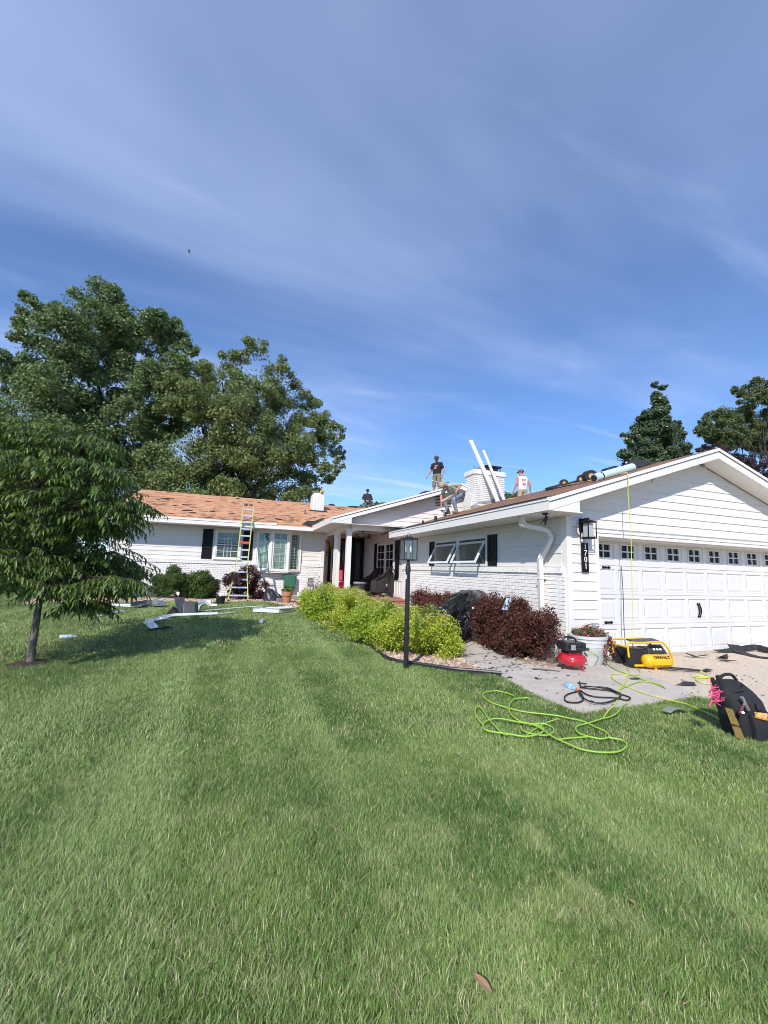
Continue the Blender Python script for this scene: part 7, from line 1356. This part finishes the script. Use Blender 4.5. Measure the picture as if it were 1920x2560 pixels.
# ---------------------------------------------------------------- things lying on the roofs
def proj(p): d = Vector(p)-CAM; z = d.dot(FW); return 960+FPX*d.dot(RT)/z, 1280-FPX*d.dot(UP)/z
def plank_to(label, bot, touch, ytop, w, t):
    bot, touch = Vector(bot), Vector(touch); d = (touch-bot).normalized(); k = .5
    while proj(bot+d*k)[1] > ytop and k < 6: k += .02
    mb = MB(); mb.bar(bot, bot+d*k, w, t, up=(0, -1, 0)); return tag(bevel(mb.build('trim_board', white), .006), label, 'board', 'white boards leaning on the chimney')
b1 = aty(*P2(705, 1455), 11.75); b1.z = roofg(b1.x)+.02; plank_to('longer white trim board leaning on the chimney, left one', b1, aty(*P2(392, 745), 12.24), P2(165, 178)[1], .135, .06)
b2 = aty(*P2(832, 1440), 11.9); b2.z = roofg(b2.x)+.02; plank_to('shorter white trim board leaning on the chimney, right one', b2, aty(*P2(560, 760), 12.24), P2(415, 385)[1], .085, .05)
def onroofg(x, y, Y, dz): p = aty(x, y, Y); return Vector((p.x, Y, roofg(p.x)+dz))
def roll(name, label, cat, a, b, r, m, core=None, group=None):
    a, b = Vector(a), Vector(b); t = thing(name, label, cat, (a+b)/2-Vector((0, 0, r)), group); mb = MB(); mb.tube([a, b], r, 18); mb.build('wrap', m, t, smooth=True); d = (b-a).normalized()
    if core: mb = MB(); mb.tube([a-d*.004, b+d*.004], r*.42, 12); mb.build('core', core, t, smooth=True)
    return t
corem = mat('orange_tan_core', (.62, .36, .12), .7); blue = mat('pale_blue_underlayment', (.52, .64, .74), .4, bump=.1, bscale=6)
a = onroofg(*R9(745, 478), 6.15, .085); d = Vector((1, 0, SG)).normalized(); L_ = 1.0
while proj(a+d*L_)[0] < 1580 and L_ < 2.2: L_ += .02
t = roll('underlayment_roll', 'long pale blue underlayment roll lying up the front of the garage roof', 'roll', a, a+d*L_, .085, blue); mb = MB(); mb.tube([a-d*.02, a+d*.03], .062, 14); mb.build('core', felt, t, smooth=True)
mb = MB(); mb.tube([a+d*.16, a+d*.19], .0865, 18, cap=False); mb.build('tape_band', black, t)
x = [('fat black roll with a tan core just left of the blue roll', (700, 425), 7.0, .13, (.55, .8), .40), ('black roll lying behind the middle of the blue roll', (900, 345), 7.3, .10, (.9, .2), .5), ('black roll with a tan core end farther down the garage slope', (545, 495), 7.9, .10, (.8, .55), .45), ('black roll showing its orange core, lowest on the garage slope', (300, 525), 8.6, .10, (.6, .75), .35)]
for lab, q, Y, r, dd, L_ in x:
    a = onroofg(*R9(*q), Y, r); v = Vector((dd[0], dd[1], dd[0]*SG)).normalized()*L_; roll('felt_roll', lab, 'roll', a, a+v, r, felt, corem, 'black felt rolls on the garage roof')
c = onroofg(*R9(190, 580), 8.8, .05); mb = MB(); mb.box(c, (.55, .3, .10), rot=Matrix.Rotation(-math.atan(SG), 3, 'Y')); tag(bevel(mb.build('shingle_bundle', shingle), .02, 2), 'flat black shingle bundle at the low end of the rolls on the garage roof', 'bundle')
c = onroofg(*R9(430, 540), 8.2, .05); mb = MB(); mb.box(c, (.5, .25, .08), rot=Matrix.Rotation(-math.atan(SG), 3, 'Y')); tag(bevel(mb.build('shingle_bundle', shingle), .02, 2), 'black shingle bundle between the two orange-cored rolls', 'bundle')
c = onroofg(*R9(1220, 215), 7.2, .0); sc2 = thing('marker_can', 'red can with a white cap standing behind the blue roll', 'spray can', c); mb = MB(); mb.lathe(c, [(.033, 0), (.033, .16), (.02, .18)], 12); mb.build('body', red, sc2, smooth=True); mb = MB(); mb.lathe(c, [(.022, .18), (.022, .22), (.01, .225)], 12); mb.build('cap', white, sc2, smooth=True)
p = onroofg(*R9(1340, 270), 6.9, .0); drape('felt_heap', 'crumpled black felt heap behind the top of the blue roll', 'felt', [[p+Vector((-.4, .2, -.12)), p+Vector((0, .2, .10)), p+Vector((.45, .2, .14))], [p+Vector((-.35, 0, -.02)), p+Vector((0, 0, .22)), p+Vector((.5, 0, .22))], [p+Vector((-.4, -.2, -.12)), p+Vector((0, -.2, .02)), p+Vector((.45, -.2, .14))]], felt, .004, 14, 10, .05, 5, 4)
ystrip = mat('yellow_underlayment', (.50, .42, .10), .7)
for lab, q0, q1, Y0, Y1, w_, m_ in (('yellow strip along the garage roof in front of the chimney', P2(60, 1650), P2(560, 1500), 11.2, 11.6, .10, ystrip), ('long blond plywood strip on the garage roof below the rolls', R9(20, 690), R9(690, 500), 9.6, 7.0, .12, blond), ('yellow strip running up the garage roof past the white boards', P2(880, 1440), P2(1500, 1310), 11.4, 11.0, .08, ystrip)):
    A, B = onroofg(*q0, Y0, .035), onroofg(*q1, Y1, .035); ribbon('deck_strip', lab, 'strip', [A, A.lerp(B, .5), B], w_, m_, .02, up=(-SG, 0, 1))
for lab, q, Y, s in (('black felt tab standing on the low garage eave', P1(330, 1950), 10.6, .10), ('small black felt tab beside the lowest garage eave corner', (960+370/3.77, 1080+850/3.77), 11.3, .07)):
    p = onroofg(*q, Y, .0); mb = MB(); mb.ext([p+Vector((-s*.5, 0, 0)), p+Vector((s*.5, 0, .02)), p+Vector((s*.4, 0, s*1.3)), p+Vector((-s*.3, .02, s*1.5))], (0, .02, 0)); tag(mb.build('felt_tab', felt), lab, 'felt scrap')
# white jug and scraps on the porch rake, wood scrap by the chimney, white strip on the porch roof
def onrake(x, y): p = aty(x, y, 13.0); return Vector((p.x, 13.0, roofp(p.x)))
p = onrake(*P1(765, 975)); p.y = 13.3; j = thing('white_jug', 'white jug with a dark cap standing on the porch roof behind the bending man', 'jug', p); mb = MB(); mb.lathe(p, [(.08, 0), (.085, .10), (.06, .15), (.04, .16)], 14); mb.build('body', white, j, smooth=True); mb = MB(); mb.lathe(p, [(.05, .16), (.05, .20), (.02, .21)], 12); mb.build('cap', plast, j, smooth=True)
p = aty(*P1(1270, 1050), 12.93); mb = MB(); mb.ext([p+Vector((-.12, 0, -.05)), p+Vector((.10, 0, -.09)), p+Vector((.12, 0, .10)), p+Vector((.02, 0, .08)), p+Vector((-.10, 0, .02))], (0, .10, 0)); tag(mb.build('wood_scrap', mat('weathered_wood', (.25, .17, .10), .9, var=.4, scale=20)), 'weathered wood scrap wedged on the porch rake beside the chimney', 'wood scrap')
A, B = aty(*P1(225, 905), 14.6), aty(*P1(470, 965), 14.8); mb = MB(); mb.bar(A, B, .05, .03); tag(mb.build('white_strip', white), 'white strip sticking out from the porch roof at the feet of the black-shirted man', 'strip')
for lab, q, Y, w_ in (('black felt flap on the porch rake left of the men', (960+380/3.77, 1080+556/3.77), 13.2, .30), ('small black felt flap on the porch rake left of the men', (960+430/3.77, 1080+546/3.77), 13.1, .12)):
    p = aty(*q, Y); p.z = roofp(p.x); mb = MB(); mb.ext([p+Vector((-w_*.5, 0, -w_*.17)), p+Vector((w_*.5, 0, w_*.16)), p+Vector((w_*.3, 0, w_*.3+.03)), p+Vector((-w_*.1, 0, .05))], (0, .3, .02)); tag(mb.build('felt_flap', felt), lab, 'felt scrap')
def onleft(x, y, dz=.03):
    d = ray(x, y); n = Vector((0, -SL, 1)); t_ = ((Vector((0, 16.2, 3.03))-CAM).dot(n))/d.dot(n); return CAM+d*t_+Vector((0, 0, dz))
sp_l = [(S3, 40, 305, .30), (S3, 60, 402, .34), (S3, 130, 442, .26), (S3, 412, 240, .20), (S3, 500, 415, .16), (S3, 820, 450, .18), (S3, 850, 256, .14), (S3, 930, 192, .14), (S3, 1530, 235, .16), (S3, 1630, 548, .22), (S3, 1375, 370, .06), (S3, 330, 465, .14), (S3, 1300, 262, .12), (S3, 610, 518, .10)]
sp_l += [(lambda x, y: (200+x/6.381, 1200+y/6.381), *q) for q in ((1385, 310, .40), (690, 377, .30), (620, 430, .45), (1520, 415, .18), (1250, 330, .12))] + [(S1, 180, 800, .12), (S1, 110, 812, .10), (S1, 400, 795, .10), (S1, 700, 650, .12)]
for k, (f, x, y, s) in enumerate(sp_l):
    s *= .72; c = onleft(*f(x, y)); n = 7; mb = MB(); top = []
    for i in range(n):
        a = 2*math.pi*i/n; rx = s*random.uniform(.6, 1.15); yy = s*random.uniform(.5, 1.0)*.8; dx, dy = math.cos(a)*rx, math.sin(a)*yy; top.append(c+Vector((dx+dy*.6, dy, dy*SL+random.uniform(0, .012))))
    mb.add(top+[p-Vector((0, 0, .006)) for p in top], [tuple(range(n)), tuple(range(n, 2*n))[::-1]]+[(i, n+i, n+(i+1) % n, (i+1) % n) for i in range(n)]); 
    q = proj(c); yy = c.y; row = 'upper' if yy > 19.4 else 'middle' if yy > 17.6 else 'lower'; colm = 'by the left end' if q[0] < 430 else 'left of the ladder' if q[0] < 520 else 'near the ladder' if q[0] < 600 else 'right of the ladder' if q[0] < 720 else 'right of the vent pipe'; szn = 'large' if s > .2 else 'medium' if s > .11 else 'small'
    fs_ = tag(mb.build('felt_scrap', felt), f'{szn} torn black felt scrap on the {row} deck {colm}', 'felt scrap', 'felt scraps on the stripped left roof')
dp = []; sc = []
for _ in range(1500):
    c = onleft(random.uniform(330, 900), random.uniform(1228, 1330), .02)
    if 16.25 < c.y < 21.0 and c.x < 2.84+(c.y-16.2)*.95 and c.x > LX0+.1: dp.append(tuple(c)); sc.append(random.choice((.025, .035, .05, .07))*random.uniform(.6, 1.2))
scatter('roof_litter', dp, [source('chip', npmesh('chip', [(-2.4, -.3, 0), (2.2, -.2, .25), (2.3, .3, .4), (-2.0, .3, .2)], [(0, 1, 2, 3)], m)) for m in (felt, MATS['weathered_shingle'], mat('rusty_splinter', (.20, .09, .05), .9), mat('brown_splinter', (.28, .13, .07), .9), mat('pale_splinter', (.55, .36, .22), .9))], sc, tilt=.12, zr=(-.22, .22))
fl_ = {}
for o in COL.objects:
    if o.name.startswith('felt_scrap') and 'group' in o: fl_.setdefault(o['label'], []).append(o)
for lb, os_ in fl_.items():
    if len(os_) > 1:
        os_.sort(key=lambda o: proj(WL[o])[0])
        for k, o in enumerate(os_): o['label'] = lb.replace(' torn', '').replace(' black', '') + (', left one' if k == 0 else ', right one' if k == len(os_)-1 else ', middle one')
mb = MB(); q = [onleft(*S1(*p)) for p in ((-40, 920), (120, 945), (330, 835), (400, 790), (290, 815), (180, 860), (60, 850))]; mb.ext(q, (0, 0, -.008)); tag(mb.build('felt_sheet', felt), 'large black felt sheet in the valley where the left roof meets the porch', 'felt sheet')
ribbon('felt_strip', 'thin black felt strip on the deck right of the white roof chase', 'felt strip', [onleft(*S1(555, 625), .03), onleft(*S1(610, 640), .03), onleft(*S1(690, 668), .03)], .10, felt, up=(0, -SL, 1))
for lab, q, w_, h_ in (('curled black felt on the ridge right of the white roof chase', (S1(380, 600), S1(545, 582), S1(470, 545)), 0, 0), ('ragged dark felt edge along the ridge left of the far man', (S1(730, 602), S1(945, 604), S1(850, 588)), 0, 0)):
    a, b, c = [aty(*p, 20.9) for p in q]; mb = MB(); mb.ext([a, b, b.lerp(c, .4)+Vector((0, 0, .03)), c, a.lerp(c, .5)+Vector((0, 0, .03))], (0, .35, .02)); tag(mb.build('felt_flap', felt), lab, 'felt scrap')
p = aty(*S1(318, 340), 19.25); ro = MB(); ro.tube([p+Vector((-.08, 0, 0)), p+Vector((.06, .05, 0))], .075, 12); tag(ro.build('tape_roll', corem, smooth=True), 'orange tan roll lying on top of the white roof chase', 'roll')
# a bird
p = CAM+ray(472, 626)*32; bd = thing('bird', 'tiny dark bird gliding alone in the sky above the left trees', 'bird', p); bk = mat('dark_plumage', (.02, .02, .022), .8)
mb = MB(); mb.tube([p+Vector((-.02, 0, -.16)), p+Vector((0, 0, -.06)), p+Vector((.01, 0, .04)), p+Vector((.02, 0, .10)), p+Vector((.025, 0, .14))], [.012, .035, .04, .025, .008], 8); mb.build('body', bk, bd, smooth=True)
for s in (-1, 1): mb = MB(); mb.ext([p+Vector((0, 0, .05)), p+Vector((s*.05, .22, .12)), p+Vector((s*.09, .40, .02)), p+Vector((s*.04, .2, -.01)), p+Vector((0, 0, -.04))], (.004, 0, .004)); mb.build('wing', bk, bd)
# fallen leaves on the near lawn
dl = mat('dry_tan_leaf', (.36, .20, .10), .8)
for lab, (x, y), s in (('curled tan fallen leaf at the bottom of the picture', (1207, 2505), .036), ('small brown fallen leaf on the right of the near lawn', (1583, 2290), .016), ('tiny tan fallen leaf left of the picture centre on the lawn', (1040, 1858), .02)):
    p = gp(x, y, .055); a = random.uniform(0, 3); d = Vector((math.cos(1.9), math.sin(1.9), .1)); e = Vector((-d.y, d.x, 0)); mb = MB(); vs = []
    for i in range(5): u = i/4; w_ = math.sin(math.pi*(u*.9+.05))*.45; z = .25*(u-.5)**2; vs += [p+(d*(u-.5)*2-e*w_+Vector((0, 0, z+.18*w_)))*s, p+(d*(u-.5)*2+Vector((0, 0, z)))*s, p+(d*(u-.5)*2+e*w_+Vector((0, 0, z+.22*w_)))*s]
    mb.add(vs, [f for i in range(4) for f in ((3*i, 3*i+1, 3*i+4, 3*i+3), (3*i+1, 3*i+2, 3*i+5, 3*i+4))]); tag(mb.build('fallen_leaf', dl), lab, 'leaf')
